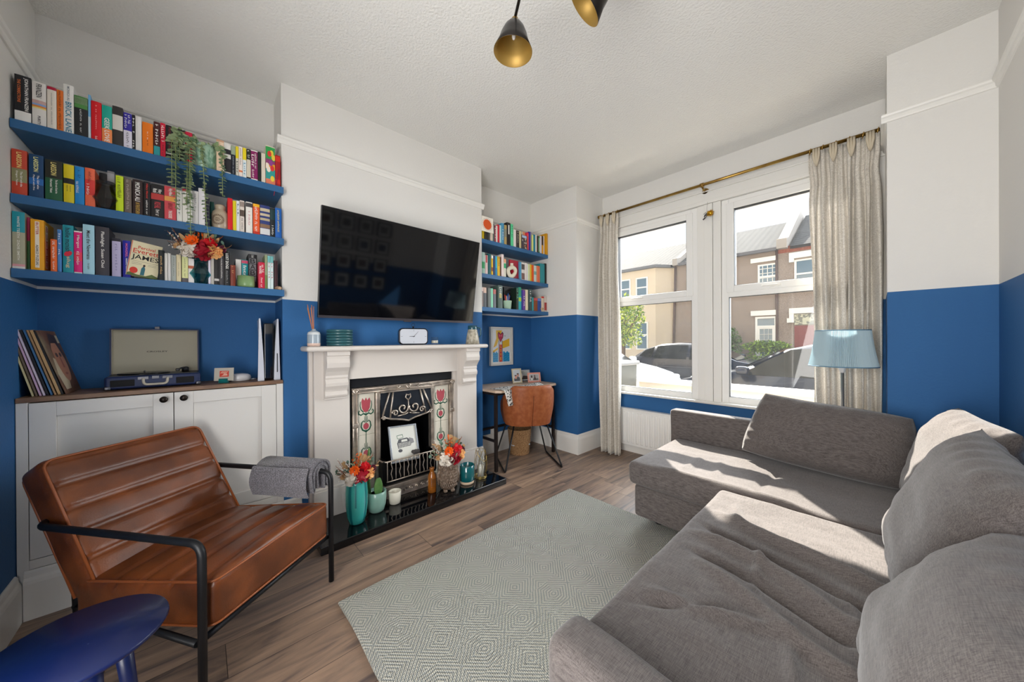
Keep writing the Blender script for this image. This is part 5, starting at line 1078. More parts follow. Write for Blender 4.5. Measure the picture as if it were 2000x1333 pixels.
# ------------------------------------------------------------------ shelves
SHELF = {'A1': (2.202, 'highest left alcove shelf'), 'A2': (1.878, 'middle left alcove shelf'), 'A3': (1.554, 'lowest left alcove shelf'),
         'B1': (2.215, 'highest right alcove shelf'), 'B2': (1.880, 'middle right alcove shelf'), 'B3': (1.555, 'lowest right alcove shelf')}
SHLAB = {'A1': 'highest long blue floating shelf in the left alcove', 'A2': 'middle long blue floating shelf in the left alcove', 'A3': 'lowest long blue floating shelf above the record player',
         'B1': 'highest short blue shelf in the right alcove by the window', 'B2': 'middle short blue shelf in the right alcove', 'B3': 'lowest short blue shelf above the lighthouse print'}
for k, (z, _n) in SHELF.items():
    xf, ya, yb = (.047, Y0+.002, Y1-.001) if k[0] == 'A' else (.0, Y2+.002, Y3-.002)
    sb = MB().box(D+.001, ya, z-.040, xf, yb, z)
    if k[0] == 'A': sb.box(.001, Y1-.002, z-.040, xf, Y1+.004, z)
    tag(sb.build('floating_shelf', BLUESHELF, bevel=.0015), SHLAB[k], 'shelf', 'blue alcove shelves')
_prev = {}
def make_book(key, ya, yb, h, col, desc, bands, texts, opt):
    zt, where = SHELF[key]; xf = (.036 if key[0] == 'A' else -.02)-opt.get('back', 0); dep = opt.get('depth', .128)
    if key == 'B1' and 'mustard' in desc: xf, dep = .0, .2
    y0, y1 = ya+.0002, yb-.0002; zt += .0005; label = '%s book, %s' % (desc, where.replace('alcove ', ''))
    if key in _prev: label += ', right of %s book' % _prev[key]
    else: label += ', first from the left wall side'
    _prev[key] = desc
    o = thing('book', label, 'book', (xf-dep/2, (y0+y1)/2, zt), group='books on the '+where)
    t = .0012; c = MB(); mats = [paint(col)]
    w = y1-y0; bulge = min(.0025, w*.12); n = 6
    sp = [(xf-.004+bulge*math.sin(PI*i/n)+.0015, y0+w*i/n) for i in range(n+1)]
    poly = [(xf-dep, y0), (xf-dep, y0+t)]+[(xf-.006, y0+t), (xf-.006, y1-t), (xf-dep, y1-t), (xf-dep, y1)]+[(x, y) for x, y in reversed(sp)]
    c.prism([(x, y) for x, y in poly], zt, zt+h, 'z')
    xs = xf-.0025+bulge+.0002
    for b in bands:
        f0, f1, bc = b[:3]; ww = b[3] if len(b) > 3 else 1.0; m = paint(bc)
        if m not in mats: mats.append(m)
        ym = (y0+y1)/2; hw = w*ww/2; za, zb = zt+h*(1-f1), zt+h*(1-f0)
        if ww >= 1:
            pts = [(x+.0004, y) for x, y in sp]; vs = [(x, y, z) for z in (za, zb) for x, y in pts]
            c.add(vs, [(i, i+1, i+n+2, i+n+1) for i in range(n)], mats.index(m))
        else: c.box(xs-.001, ym-hw, za, xs+.0003, ym+hw, zb, mats.index(m))
    if opt.get('art'):
        rnd = random.Random(5)
        for i in range(9):
            m = paint(rnd.choice(['d8342c', 'e8c83c', '2a8ab0', '8c3a8c', 'f0e0d0', '3aa05a'])); 
            if m not in mats: mats.append(m)
            cy, cz = y0+w*rnd.random()*.8+w*.1, zt+h*(.1+.8*rnd.random()); r1, r2_ = w*.22, .018
            c.add([(xs+.0008+.0001*i, min(max(cy+r1*math.cos(a), y0), y1), cz+r2_*math.sin(a)) for a in [2*PI*k/14 for k in range(14)]], [tuple(range(14))], mats.index(m))
    if opt.get('blob'):
        f0, hh, bc = opt['blob']; m = paint(bc); mats.append(m); cz = zt+h*(1-f0)
        c.add([(xs+.0006, (y0+y1)/2+w*.38*math.cos(a), cz+h*hh*.55*math.sin(a)+w*.15*math.cos(a)) for a in [2*PI*k/16 for k in range(16)]], [tuple(range(16))], mats.index(m))
    for tx in texts:
        body, f0, f1, wd_, off, tc_ = tx[:6]; m = paint(tc_)
        if m not in mats: mats.append(m)
        ym = (y0+y1)/2+off*w; hw = w*wd_/2; xx = xs+.0009
        if len(tx) > 6: put_text(c, body, (xx, ym-hw, zt+h*(1-f1)), (0, 2*hw, 0), (0, 0, h*(f1-f0)), mats.index(m))
        else: put_text(c, body, (xx, ym-hw, zt+h*(1-f0)), (0, 0, -h*(f1-f0)), (0, 2*hw, 0), mats.index(m))
    if opt.get('side'):
        body, sc_ = opt['side']; m = paint(sc_); mats.append(m); mi = mats.index(m); m2 = paint('f0e6d4'); mats.append(m2)
        c.box(xf-.055, y1-.0005, zt+h*.06, xf-.022, y1+.0003, zt+h*.93, mats.index(m2))
        for i, ch in enumerate(body):
            zc = zt+h*(.80-.145*i); put_text(c, ch, (xf-.027, y1+.0006, zc), (-.022, 0, 0), (0, 0, h*.10), mi)
    c.build('cover', mats, o)
    MB().box(xf-dep+.0015, y0+t, zt+.0015, xf-.0062, y1-t, zt+h-.002).build('pages', PAPER, o)
    return o
for r in BOOKS: make_book(*r)

# cover-facing books and cards
def flat_book(c, rz, tilt, w, h, th, cover, label, draw, nm='book', cat='book', roll=0, grp=None):
    M = Matrix.Translation(c) @ Matrix.Rotation(rz, 4, 'Z') @ Matrix.Rotation(-tilt, 4, 'Y') @ Matrix.Rotation(roll, 4, 'X')   # front faces +x, y width, z height
    o = thing(nm, label, cat, c, rz, group=grp); mats = [cover]; mb = MB().box(-.0015, -w/2, 0, 0, w/2, h, M=M).box(-th, -w/2, 0, -th+.0015, w/2, h, M=M).box(-th, -w/2-.001, 0, 0, -w/2+.001, h, M=M)
    def F(kind, *a):
        if kind == 'mat':
            m = paint(a[0]); 
            if m not in mats: mats.append(m)
            return mats.index(m)
        if kind == 'poly': mb.add([M @ Vector((a[2], p[0]*w-w/2, p[1]*h)) for p in a[1]], [tuple(range(len(a[1])))], F('mat', a[0]))
        if kind == 'text': put_text(mb, a[1], M @ Vector((a[6], a[2]*w-w/2, a[3]*h)), (M.to_3x3() @ Vector((0, (a[4]-a[2])*w, 0))), (M.to_3x3() @ Vector((0, 0, (a[5]-a[3])*h))), F('mat', a[0]))
        if kind == 'stext': put_text(mb, a[1], M @ Vector((-th*.9+a[2]*th, -w/2-.0014, a[4]*h)), (M.to_3x3() @ Vector((0, 0, -(a[4]-a[3])*h))), (M.to_3x3() @ Vector((th*.4, 0, 0))), F('mat', a[0]))
    draw(F); mb.build('cover', mats, o)
    if th > .006: MB().box(-th+.0016, -w/2+.001, .0015, -.0016, w/2-.001, h-.0015, M=M).build('pages', PAPER, o)
    return o
def circ(cx, cy, rx, ry, n=20): return [(cx+rx*math.cos(2*PI*i/n), cy+ry*math.sin(2*PI*i/n)) for i in range(n)]
def d_james(F):
    F('poly', 'c8342a', [(0, 0), (.02, 0), (.02, 1), (0, 1)], .0002); F('text', 'd0382a', 'Percival', .22, .79, .78, .88, .0004); F('text', 'd0382a', 'Everett', .08, .66, .92, .79, .0004)
    F('poly', '222222', [(.05, .64), (.95, .64), (.95, .645), (.05, .645)], .0003); F('text', '1a1a1a', 'JAMES', .06, .45, .95, .62, .0004); F('poly', '222222', [(.05, .43), (.95, .43), (.95, .435), (.05, .435)], .0003)
    for z in (.38, .34): F('poly', '444444', [(.1, z), (.42, z), (.42, z+.006), (.1, z+.006)], .0003); F('poly', '444444', [(.62, z), (.9, z), (.9, z+.006), (.62, z+.006)], .0003)
    F('poly', 'd0382a', circ(.2, .16, .13, .09), .0004); F('poly', '2f6a78', [(.42, .05), (.55, .05), (.56, .25), (.5, .33), (.43, .24)], .0004); F('poly', '3a2c28', circ(.51, .33, .04, .035), .0005); F('poly', '5a6a3a', [(0, 0), (1, 0), (1, .06), (.8, .12), (.6, .04), (.3, .05), (.1, .1), (0, .06)], .0003)
    F('stext', 'd0382a', 'Percival Everett', .3, .60, .95); F('stext', '1a1a1a', 'JAMES', .3, .22, .56)
flat_book((.034, -1.172, 1.5625), .22, .03, .108, .178, .026, paint('e2d8b4'), 'cream book with red and black lettering facing outwards on lowest left shelf', d_james, roll=-.13)
def d_sun(F):
    F('poly', 'f2ece0', [(0, 0), (1, 0), (1, 1), (0, 1)], .0002); F('poly', '4a3c38', circ(.5, .5, .425, .425, 32), .0004); F('poly', 'f2ece0', circ(.5, .5, .415, .415, 32), .0005)
    F('poly', 'd8561c', [(.5+(.39 if i % 2 else .31)*math.cos(2*PI*i/40), .5+(.39 if i % 2 else .31)*math.sin(2*PI*i/40)) for i in range(40)], .0006)
flat_book((-.004, 1.118, 2.292), 0, .06, .150, .150, .003, mat('white_card', 'f0ece2', .7), 'square white card with orange sun hanging above the right alcove books', d_sun, 'greeting_card', 'card')
_c0 = bpy.data.objects[ [o.name for o in COL.objects if o.name.startswith('greeting_card')][-1] ]
_e = MB().box(-.017, 1.085, 2.2155, -.011, 1.15, 2.292).box(-.017, 1.085, 2.2155, -.004, 1.15, 2.219); _e.build('stand', CLG, _c0)
def d_red(F): F('poly', 'a81830', [(.05, .03), (.95, .03), (.95, .97), (.05, .97)], .0002); F('poly', 'c02038', [(.08, .3), (.6, .34), (.9, .3), (.9, .6), (.5, .56), (.08, .62)], .0003); F('poly', '2a2c5a', [(.5, .02), (.95, .02), (.95, .10), (.6, .06)], .0004)
flat_book((-.045, 1.515, 1.8805), .0, .03, .122, .205, .018, paint('b01830'), 'red hardback facing outwards behind the white ring vase', d_red)
def d_blk(F): F('poly', '2c2c34', circ(.6, .55, .25, .3), .0002); F('poly', '15161a', circ(.6, .55, .2, .24), .0003); F('poly', 'c8c8c8', [(.62, .05), (.85, .05), (.85, .14), (.62, .14)], .0003)
flat_book((-.105, 1.488, 1.5555), .0, .03, .132, .245, .02, paint('15161a'), 'large black book facing outwards behind the pen pot', d_blk)
def d_com(F):
    F('poly', 'b4c4e4', [(.05, .8), (.95, .8), (.95, .97), (.05, .97)], .0002); rnd = random.Random(3)
    for i in range(26): F('poly', rnd.choice(['e8e0d0', 'c88a4a', '2a2430', 'b0a8a0', 'd8d0c8']), circ(.1+.8*rnd.random(), .05+.7*rnd.random(), .07, .05, 7), .0003+.00002*i)
flat_book((-.006, 1.632, 2.2155), .0, .04, .078, .155, .004, paint('4a4048'), 'small patterned postcard leaning before the right alcove books', d_com, 'postcard', 'card')

# ------------------------------------------------------------------ shelf ornaments
def tinted(name, c, gl=.25):
    m = glass_material(name, gl); t = m.node_tree
    for n in t.nodes:
        if n.bl_idname == 'ShaderNodeBsdfTranslucent': n.inputs[0].default_value = hexc(c)
        if n.bl_idname == 'ShaderNodeBsdfTransparent': n.inputs[0].default_value = hexc(c)
        if n.bl_idname == 'ShaderNodeFresnel': n.inputs['IOR'].default_value = 1.7
    return m
SMK = tinted('smoked_glass', 'c4c8c8', .16); TGL = tinted('teal_tinted_glass', '86d2d8', .34)
def faceted_vase(name, label, c, s, m, n=12):
    v = thing(name, label, 'vase', c); mb = MB(); c = Vector(c)
    prof = [(.026, 0), (.040, .03), (.051, .052), (.034, .092), (.024, .118), (.024, .126), (.034, .130), (.036, .138), (.030, .143), (.026, .138), (.021, .126), (.021, .118), (.031, .092), (.047, .052), (.036, .032), (.022, .006), (.001, .006)]
    mb.lathe([(r*s, z*s) for r, z in prof], c+Vector((0, 0, .0005)), n, smooth=False); mb.build('vase_body', m, v); return v
faceted_vase('glass_vase', 'smoky grey faceted glass vase among books on middle left shelf', (.008, -1.290, 1.878), .98, SMK)
fv = faceted_vase('flower_vase', 'teal faceted glass vase with red posy on lowest left shelf', (.012, -.953, 1.554), .98, TGL)
bouquet(fv, (.012, -.953, 1.70), .98, 59)
gp = thing('plant_pot', 'mottled green pot with trailing eucalyptus on highest left shelf', 'plant pot', (-.02, -.935, 2.202)); MG = mat('mottled_green_glaze', '6f9a80', .4, coat=.2, var=(60, 'a4c4ac', .45, .58), stretch=(1, 1, .5))
MB().lathe([(.045, 0), (.052, .006), (.060, .05), (.063, .11), (.062, .135), (.058, .138), (.056, .13), (.052, .05), (.001, .04)], (-.02, -.935, 2.2025), 36).build('pot', MG, gp)
MB().lathe([(.001, .122), (.056, .122)], (-.02, -.935, 2.2025), 20).build('soil', mat('potting_soil', '3a2a22'), gp)
EU = mat('eucalyptus_green', '93a97c', .55, var=(8, 'b0c096', .4, .7)); EU2 = mat('eucalyptus_dark', '748f70', .55); EST = mat('eucalyptus_stem', '9aa66a', .6)
def strand(path, n, s, seed):
    rnd = random.Random(seed); P = rpath(path, .05, 6); P = [Vector(p) for p in P]; L = [0]
    for a, b in zip(P, P[1:]): L.append(L[-1]+(b-a).length)
    mb = MB().tube(P, .0014, 5, 2)
    def at(d):
        for i in range(len(P)-1):
            if L[i+1] >= d: t = (d-L[i])/max(L[i+1]-L[i], 1e-6); return P[i]+(P[i+1]-P[i])*t, (P[i+1]-P[i]).normalized()
        return P[-1], (P[-1]-P[-2]).normalized()
    for i in range(n):
        p, d = at(L[-1]*(i+.5)/n); k = s*(1.4-.55*i/n); a0 = rnd.random()*6.28
        for sg in (0, PI):
            o = d.orthogonal().normalized(); o.rotate(Matrix.Rotation(a0+sg+i*1.57, 3, d)); b = d.cross(o); o = (o+d*.25).normalized()
            vs = [p]+[p+o*k*(.5+.5*math.cos(t))+b*k*.42*math.sin(t)+d*k*.08*math.cos(2*t) for t in (PI*.75, PI*.45, PI*.15, -PI*.15, -PI*.45, -PI*.75)]
            mb.add(vs, [(0, 1, 2, 3, 4, 5, 6)], rnd.choice((0, 0, 1)))
    return mb
for i, (pth, n, s) in enumerate(([[(-.02, -.96, 2.32), (.03, -1.02, 2.36), (.075, -1.045, 2.30), (.082, -1.046, 1.93)], 26, .022],
        [[(-.02, -.95, 2.32), (.02, -1.03, 2.38), (.07, -1.06, 2.31), (.08, -1.06, 2.06)], 20, .024],
        [[(-.01, -.96, 2.32), (.04, -.98, 2.35), (.075, -.992, 2.28), (.085, -.99, 1.80)], 36, .022],
        [[(-.01, -.97, 2.32), (.03, -.99, 2.36), (.07, -1.0, 2.28), (.08, -1.005, 1.96)], 26, .025],
        [[(0, -.94, 2.32), (.05, -.945, 2.33), (.075, -.94, 2.24), (.082, -.925, 1.86), (.08, -.905, 1.74)], 32, .018],
        [[(0, -.92, 2.32), (.04, -.88, 2.36), (.075, -.86, 2.30), (.080, -.858, 2.05)], 22, .020],
        [[(-.03, -.92, 2.32), (-.01, -.89, 2.36), (.04, -.87, 2.34), (.06, -.85, 2.28)], 8, .022],
        [[(-.03, -.96, 2.32), (.0, -1.0, 2.37), (.05, -1.03, 2.33), (.07, -1.03, 2.2)], 14, .024])):
    strand(pth, n, s, 100+i).build('trailing_stem', [EU, EU2, EST], gp)
bo = thing('stoneware_jar', 'beige stoneware bottle with black printed stamp on middle left shelf', 'bottle', (.0, -.866, 1.878)); STW = mat('beige_stoneware', 'b0a08a', .35, coat=.3, bump=(30, .1, .002))
MB().lathe([(.036, 0), (.038, .004), (.038, .085), (.034, .10), (.023, .112), (.021, .118), (.024, .122), (.025, .135), (.021, .142), (.001, .142)], (.0, -.866, 1.8785), 32).build('bottle_body', STW, bo)
sm = MB(); bx = lambda a, z: (.0+.0386*math.cos(a), -.866+.0386*math.sin(a), 1.878+z)
for rr_1, rr_2 in ((.030, .0285), (.020, .019)):
    for i in range(28): a, b = 2*PI*i/28, 2*PI*(i+1)/28; sm.add([bx(-.35+r*math.cos(t)/.038, .05+r*math.sin(t)) for r, t in ((rr_1, a), (rr_1, b), (rr_2, b), (rr_2, a))], [(0, 1, 2, 3)])
for i in range(22):
    t = 2*PI*i/22; sm.add([bx(-.35+(.0245+q*.0028)*math.cos(t+p*.08)/.038, .05+(.0245+q*.0028)*math.sin(t+p*.08)) for q, p in ((-1, -1), (-1, 1), (1, 1), (1, -1))], [(0, 1, 2, 3)])
for z, hw in ((.056, .010), (.048, .014), (.041, .009)): sm.add([bx(-.35+p*hw/.038, z+q) for p, q in ((-1, 0), (0, 0), (1, 0), (1, .003), (0, .003), (-1, .003))], [(0, 1, 4, 5), (1, 2, 3, 4)])
sm.build('printed_stamp', mat('dark_brown_print', '4a2a10', .5), bo)
tag(MB().lathe([(.032, 0), (.040, .004), (.0415, .012), (.041, .066), (.039, .066), (.038, .014), (.001, .012)], (.018, -.752, 1.5545), 36).build('votive_pot', mat('apple_green_glaze', '7c9c68', .35, coat=.3)), 'plain green round pot before the black lettered book on lowest shelf', 'pot')
tag(MB().softbox(.012, -.612, 1.5545, .045, -.575, 1.572, .012, (3, 3, 1), lambda p, n: p+n*.004*noise.noise(p*50)).build('seashell', mat('speckled_shell', 'b89c80', .6, var=(60, '7c604c', .45, .6))), 'small speckled shell at the right end of lowest left shelf', 'shell')
rb = MB(); 
for k in range(8): z0 = 2.31-.022*k; rb.add([(.040+.001*k, -.590-.0035*k, z0), (.040+.001*k, -.586-.0035*k, z0), (.041+.001*k, -.5895-.0035*k, z0-.022), (.041+.001*k, -.5935-.0035*k, z0-.022)], [(0, 1, 3, 2)] if 0 else [(0, 1, 2, 3)])
tag(rb.build('ribbon', mat('wine_red_ribbon', '7a1638', .5)), 'dark red ribbon hanging from the multicoloured book over the shelf edge', 'ribbon')
dn = MB()
def donut(u, v):
    a, b = 2*PI*u, 2*PI*v; R = .046+.008*math.sin(2*a+.6)+.006*math.sin(3*a+1); r = .021+.004*math.sin(2*a); return (-.0+.4*r*math.cos(b)*1.6*.5+.012*math.sin(b)*0, 1.432+(R+r*math.cos(b+PI/2)*-1)*math.cos(a)*.98, 1.952+(R+r*math.cos(b+PI/2)*-1)*math.sin(a)*1.08)
dn.grid(lambda u, v: ((.004+.017*math.sin(2*PI*v)), 1.430+((.046+.007*math.sin(2*2*PI*u+.6)+.005*math.sin(3*2*PI*u))+(.020)*math.cos(2*PI*v))*math.cos(2*PI*u), 1.9535+((.049+.006*math.sin(2*2*PI*u+.6))+(.022)*math.cos(2*PI*v))*math.sin(2*PI*u)), 40, 14)
dn.lathe([(.016, -.0), (.017, .022), (.014, .024)], (.004, 1.430, 2.018), 16)
_mnz = min(v[2] for v in dn.v); dn.v = [(v[0]-.022, v[1]+.020, v[2]-_mnz+1.8806) for v in dn.v]
tag(dn.build('ring_vase', mat('matte_cream_ceramic', 'e0d8c4', .8)), 'cream organic ring shaped vase in front of the red book', 'vase')
pp = thing('pen_pot', 'sage woven texture pot full of pens on lowest right shelf', 'pot', (-.05, 1.411, 1.555))
MB().lathe([(.034, 0), (.040, .004), (.047, .08), (.048, .088), (.045, .088), (.036, .006), (.001, .006)], (-.05, 1.411, 1.5555), 32, wob=lambda a, z: 1+.02*math.sin(12*a)*math.cos(z*300)).build('pot_body', mat('pale_sage_ceramic', 'a8c4ac', .6), pp)
for i, (dy, dx, h_, cc_) in enumerate(((-.035, .0, .15, 'c83a3a'), (-.015, .01, .135, 'd8d0c4'), (-.008, -.01, .145, 'd86a3a'), (.004, .012, .165, '2a6ac0'), (.012, -.015, .15, '2a50b8'), (.03, .0, .155, 'c89a6a'), (.028, .012, .14, '3a58a8'), (-.024, -.01, .13, '2a8ab0'))):
    MB().tube([(-.05, 1.411, 1.565), (-.05+dx, 1.411+dy, 1.555+h_)], .0042, 6).build('pen', paint(cc_), pp)
gm = MB(); gc = Vector((-.036, 1.921, 1.5875)); r_ = .031
top = [gc+Vector((0, 0, r_)), gc+Vector((0, 0, -r_))]; mid = [gc+Vector((r_*math.cos(a), r_*math.sin(a), .0)) for a in [2*PI*i/5+.3 for i in range(5)]]
for i in range(5): gm.tube([mid[i], mid[(i+1) % 5]], .0022, 6); gm.tube([top[0], mid[i]], .0022, 6); gm.tube([top[1], mid[i]], .0022, 6)
tag(gm.build('geometric_ornament', mat('polished_gold', 'c89a30', .2, 1.0)), 'small gold geometric wire ornament before the small books', 'ornament')
# ------------------------------------------------------------------ built-in cupboard
CABW = mat('warm_white_cabinet', 'd6d3ce', .4, bump=(40, .06, .002))
OAKT = mat('oak_top', '8a6a50', .45, var=(14, '6e5240', .35, .65), stretch=(9, .6, 1), bump=(30, .1, .002))
cb = thing('alcove_cupboard', 'white two door cupboard built into the left alcove behind the armchair', 'cupboard', (-.13, -1.06, 0))
c_ = MB().box(-.275, Y0+.002, .0, -.26, Y1-.002, .955).box(-.26, Y0+.002, .0, .012, Y0+.034, .962).box(-.26, Y1-.036, .0, .012, Y1-.001, .962).box(-.26, Y0+.034, .945, -.012, Y1-.036, .962).box(-.03, Y0+.034, .215, .012, Y1-.036, .255).box(-.03, Y0+.034, .94, -.012+.0, Y1-.036, .962)
c_.build('carcass', CABW, cb, bevel=.0015)
sk_ = MB().prism([(x+.012 if 0 else .012+p, q*1.02) for p, q in BP], Y0+.022, Y1-.001, 'y'); sk_.build('plinth', CABW, cb)
MB().box(-.278, Y0+.002, .9625, .016, Y1-.001, .984).build('worktop', OAKT, cb, bevel=.002)
for ya, yb, ky in ((Y0+.036, -1.063, -1.098), (-1.060, Y1-.038, -1.022)):
    d = MB(); za, zb = .258, .958; w = .075; x0, x1 = -.01, .0125
    d.box(x0, ya, za, x1, ya+w, zb).box(x0, yb-w, za, x1, yb, zb).box(x0, ya+w, zb-w+.01, x1, yb-w, zb).box(x0, ya+w, za, x1, yb-w, za+w).box(x0, ya+w, za+w, x1-.010, yb-w, zb-w+.01)
    do = d.build('door', CABW, cb, bevel=.0015)
    kb = MB().lathe([(.007, 0), (.007, .014), (.013, .018), (.0165, .024), (.015, .030), (.006, .033), (.001, .034)], n=24, M=Matrix.Translation((.0125, ky, .927)) @ Matrix.Rotation(PI/2, 4, 'Y')); kb.build('knob', mat('dark_bronze_knob', '2c2622', .35, .7), do)

CT = .9845
# record player
rp = thing('record_player', 'blue suitcase record player with open cream lid on the cupboard', 'record player', (-.15, -1.13, CT)); NV = mat('navy_leatherette', '16264e', .5, bump=(200, .3, .001))
RM = Matrix.Translation((-.142, -1.135, CT)) @ Matrix.Rotation(.03, 4, 'Z')
MB().softbox(-.115, -.178, .004, .095, .178, .070, .012, (3, 5, 2), lambda p, n: RM @ p).build('case', NV, rp)
MB().box(-.100, -.165, .069, .082, .165, .072, M=RM).build('deck', mat('black_deck', '111113', .4), rp)
MB().lathe([(.001, .073), (.098, .073), (.100, .076), (.098, .079), (.001, .079)], (-.0, 0, 0), 40, M=RM @ Matrix.Translation((-.005, -.045, 0))).lathe([(.004, .079), (.004, .088), (.001, .09)], M=RM @ Matrix.Translation((-.005, -.045, 0)), n=10, mi=1).build('platter', [mat('vinyl_black', '0c0c0e', .2), CHROME], rp)
ta = MB().lathe([(.016, .072), (.016, .095), (.010, .100), (.001, .100)], M=RM @ Matrix.Translation((-.055, .115, 0)), n=16).tube([RM @ Vector(p) for p in ((-.055, .115, .098), (.03, .10, .098), (.06, .085, .092))], .004, 6).softbox(.052, .075, .084, .075, .095, .098, .005, (1, 1, 1), M=RM); ta.build('tone_arm', mat('tonearm_black', '1c1c1e', .35), rp)
LM = RM @ Matrix.Translation((-.085, 0, .068)) @ Matrix.Rotation(-.05, 4, 'Y')
MB().box(-.026, -.176, 0, -.018, .176, .252, M=LM).box(-.018, -.176, 0, .012, -.170, .252, M=LM).box(-.018, .170, 0, .012, .176, .252, M=LM).box(-.018, -.17, .246, .012, .17, .252, M=LM).build('lid', NV, rp)
ll = MB().box(-.018, -.1695, .002, -.015, .1695, .2455, M=LM).box(-.015, -.1695, .004, .010, -.1675, .2455, M=LM).box(-.015, .1675, .004, .010, .1695, .2455, M=LM).box(-.015, -.167, .2435, .010, .167, .2455, M=LM)
lid_l = ll.build('lid_lining', mat('cream_linen_lining', 'a8a290', .8, bump=(300, .2, .001)), rp)
ct = MB(); put_text(ct, 'CROSLEY', LM @ Vector((-.0146, -.042, .120)), (LM.to_3x3() @ Vector((0, .084, 0))), (LM.to_3x3() @ Vector((0, 0, .008)))); ct.build('lettering', DARK, rp)
for ya, yb in ((-.158, -.075), (.078, .150)): MB().softbox(.093, ya, .018, .0965, yb, .052, .003, (2, 2, 2), M=RM).build('speaker_grille', mat('speaker_mesh', '0e0e12', .8), rp)
for y in (-.045, .045): MB().box(.094, y-.020, .048, .0985, y+.020, .064, M=RM).build('handle_mount', CHROME, rp, bevel=.001)
MB().box(.094, -.014, .050, .099, .014, .066, M=RM).build('latch', CHROME, rp, bevel=.001)
MB().box(-.024, -.01, .250, -.012, .01, .268, M=LM).build('lid_latch', CHROME, rp, bevel=.001)
MB().tube([RM @ p for p in rpath([(.098, -.045, .055), (.103, -.043, .022), (.103, .043, .022), (.098, .045, .055)], .018)], .006, 10).build('handle', mat('cream_handle', 'b8b0a0', .5), rp)
for sy in (-1, 1): MB().softbox(.072, sy*.168-.012, .002, .0985, sy*.168+.012, .022, .006, (1, 1, 1), M=RM).build('corner_guard', CHROME, rp)

# records leaning on the left wall
RC = [('c8bc90', 'cream edged'), ('6a5a4a', 'brown edged'), ('caa8c4', 'pink edged'), ('d8c8d8', 'pale lilac edged'), ('16161c', 'black edged'), ('3c6a94', 'blue edged'), ('a4805a', 'tan edged'), ('c09a6a', 'wide tan edged'), ('121212', 'second black edged')]
for i, (c0, ds) in enumerate(RC):
    yb_ = -1.520+.0104*i; tl = math.radians(12.5+0.9*i*.3); M_ = Matrix.Translation((-.035, yb_+.0, CT)) @ Matrix.Rotation(tl, 4, 'X') @ Matrix.Rotation(.0, 4, 'Z')
    o = MB().box(-.243, 0, 0.0, 0, .0085 if i in (7,) else .006, .312, M=M_).build('vinyl_record', paint(c0))
    tag(o, '%s record sleeve leaning in the row beside the left wall' % ds, 'record', 'vinyl records leaning on the cupboard')
M_ = Matrix.Translation((-.035, -1.4255, CT)) @ Matrix.Rotation(math.radians(15.5), 4, 'X')
pm = mat('worn_portrait_sleeve', '6a4634', .6, var=(4.5, 'a8a888', .45, .75))
lp = thing('vinyl_record', 'front record sleeve showing a brown portrait of a face', 'record', (-.15, -1.42, CT), group='vinyl records leaning on the cupboard')
MB().box(-.243, 0, 0, 0, .006, .312, M=M_).build('sleeve', pm, lp)
fcm = MB(); sk = [paint('b07a5c'), paint('3c2a26'), paint('c8b89a'), paint('8c4a3c'), paint('5a3c4c')]
def fl(pts, x, mi): fcm.add([M_ @ Vector((-p[0], x, p[1])) for p in pts], [tuple(range(len(pts)))], mi)
fl([(.02, .02), (.10, .02), (.13, .08), (.09, .16), (.03, .18), (.0, .1)], .0063, 2); fl(circ(.13, .17, .075, .115), .0065, 0); fl([(.06, .22), (.10, .30), (.20, .29), (.23, .18), (.22, .06), (.195, .05), (.20, .17), (.16, .25), (.09, .25)], .0067, 1)
for u in (.10, .155): fl(circ(u, .19, .018, .012, 10), .0069, 1)
fl([(.125, .18), (.140, .18), (.148, .125), (.12, .125)], .0069, 3); fl(circ(.13, .095, .022, .007, 10), .0069, 3); fl([(.20, .25), (.235, .25), (.235, .29), (.20, .29)], .0069, 2)
fcm.build('portrait', sk, lp)

# games console, card stand, white dome
gc_ = thing('games_console', 'tall white and black upright games console beside the chimney breast', 'console', (-.14, -.62, CT)); CW_ = mat('console_white', 'cfd2dc', .35); PM_ = Matrix.Translation((-.140, -.632, CT)) @ Matrix.Rotation(-.04, 4, 'Z')
MB().softbox(-.115, -.026, .004, .100, .026, .362, .008, (2, 2, 4), M=PM_).build('core', mat('console_black', '0c0d14', .12, coat=.6), gc_)
for s_ in (-1, 1):
    def panel(u, v, off, s_=s_):
        z = .0+.39*v; x = -.118+.232*u; fi = .025+.018*v**1.5; fo = .058-.008*v; return PM_ @ Vector((x, s_*(fi+(fo-fi)*off/.005*(.35+.65*u)), z*(1-.02*(1-u))))
    pb = MB(); 
    pb.grid(lambda u, v: panel(u, v, 0), 8, 16); pb.grid(lambda u, v: panel(u, v, .005), 8, 16); pb.grid(lambda u, v: panel(1, v, .005*u), 1, 16); pb.grid(lambda u, v: panel(0, v, .005*u), 1, 16); pb.grid(lambda u, v: panel(u, 1, .005*v), 8, 1); pb.grid(lambda u, v: panel(u, 0, .005*v), 8, 1)
    pb.build('side_panel', CW_, gc_)
MB().box(.1005, .040, .05, .1185, .044, .17, M=PM_).build('disc_slot', DARK, gc_)
cs = thing('card_stand', 'small cream card with red print in a teal glass holder', 'card', (-.052, -.848, CT)); KM = Matrix.Translation((-.052, -.855, CT)) @ Matrix.Rotation(-.42, 4, 'Z') @ Matrix.Rotation(-.10, 4, 'Y')
MB().box(-.002, -.0475, .014, 0, .0475, .090, M=KM).build('card', mat('cream_card', 'b8b2a6', .7), cs)
q_ = MB().box(.0004, -.021, .037, .0006, .024, .072, M=KM); q_.add([KM @ Vector((.0008, *p)) for p in ((-.014, .042), (.018, .044), (.016, .054), (.0, .058), (-.004, .048))], [(0, 1, 2, 3, 4)], 1)
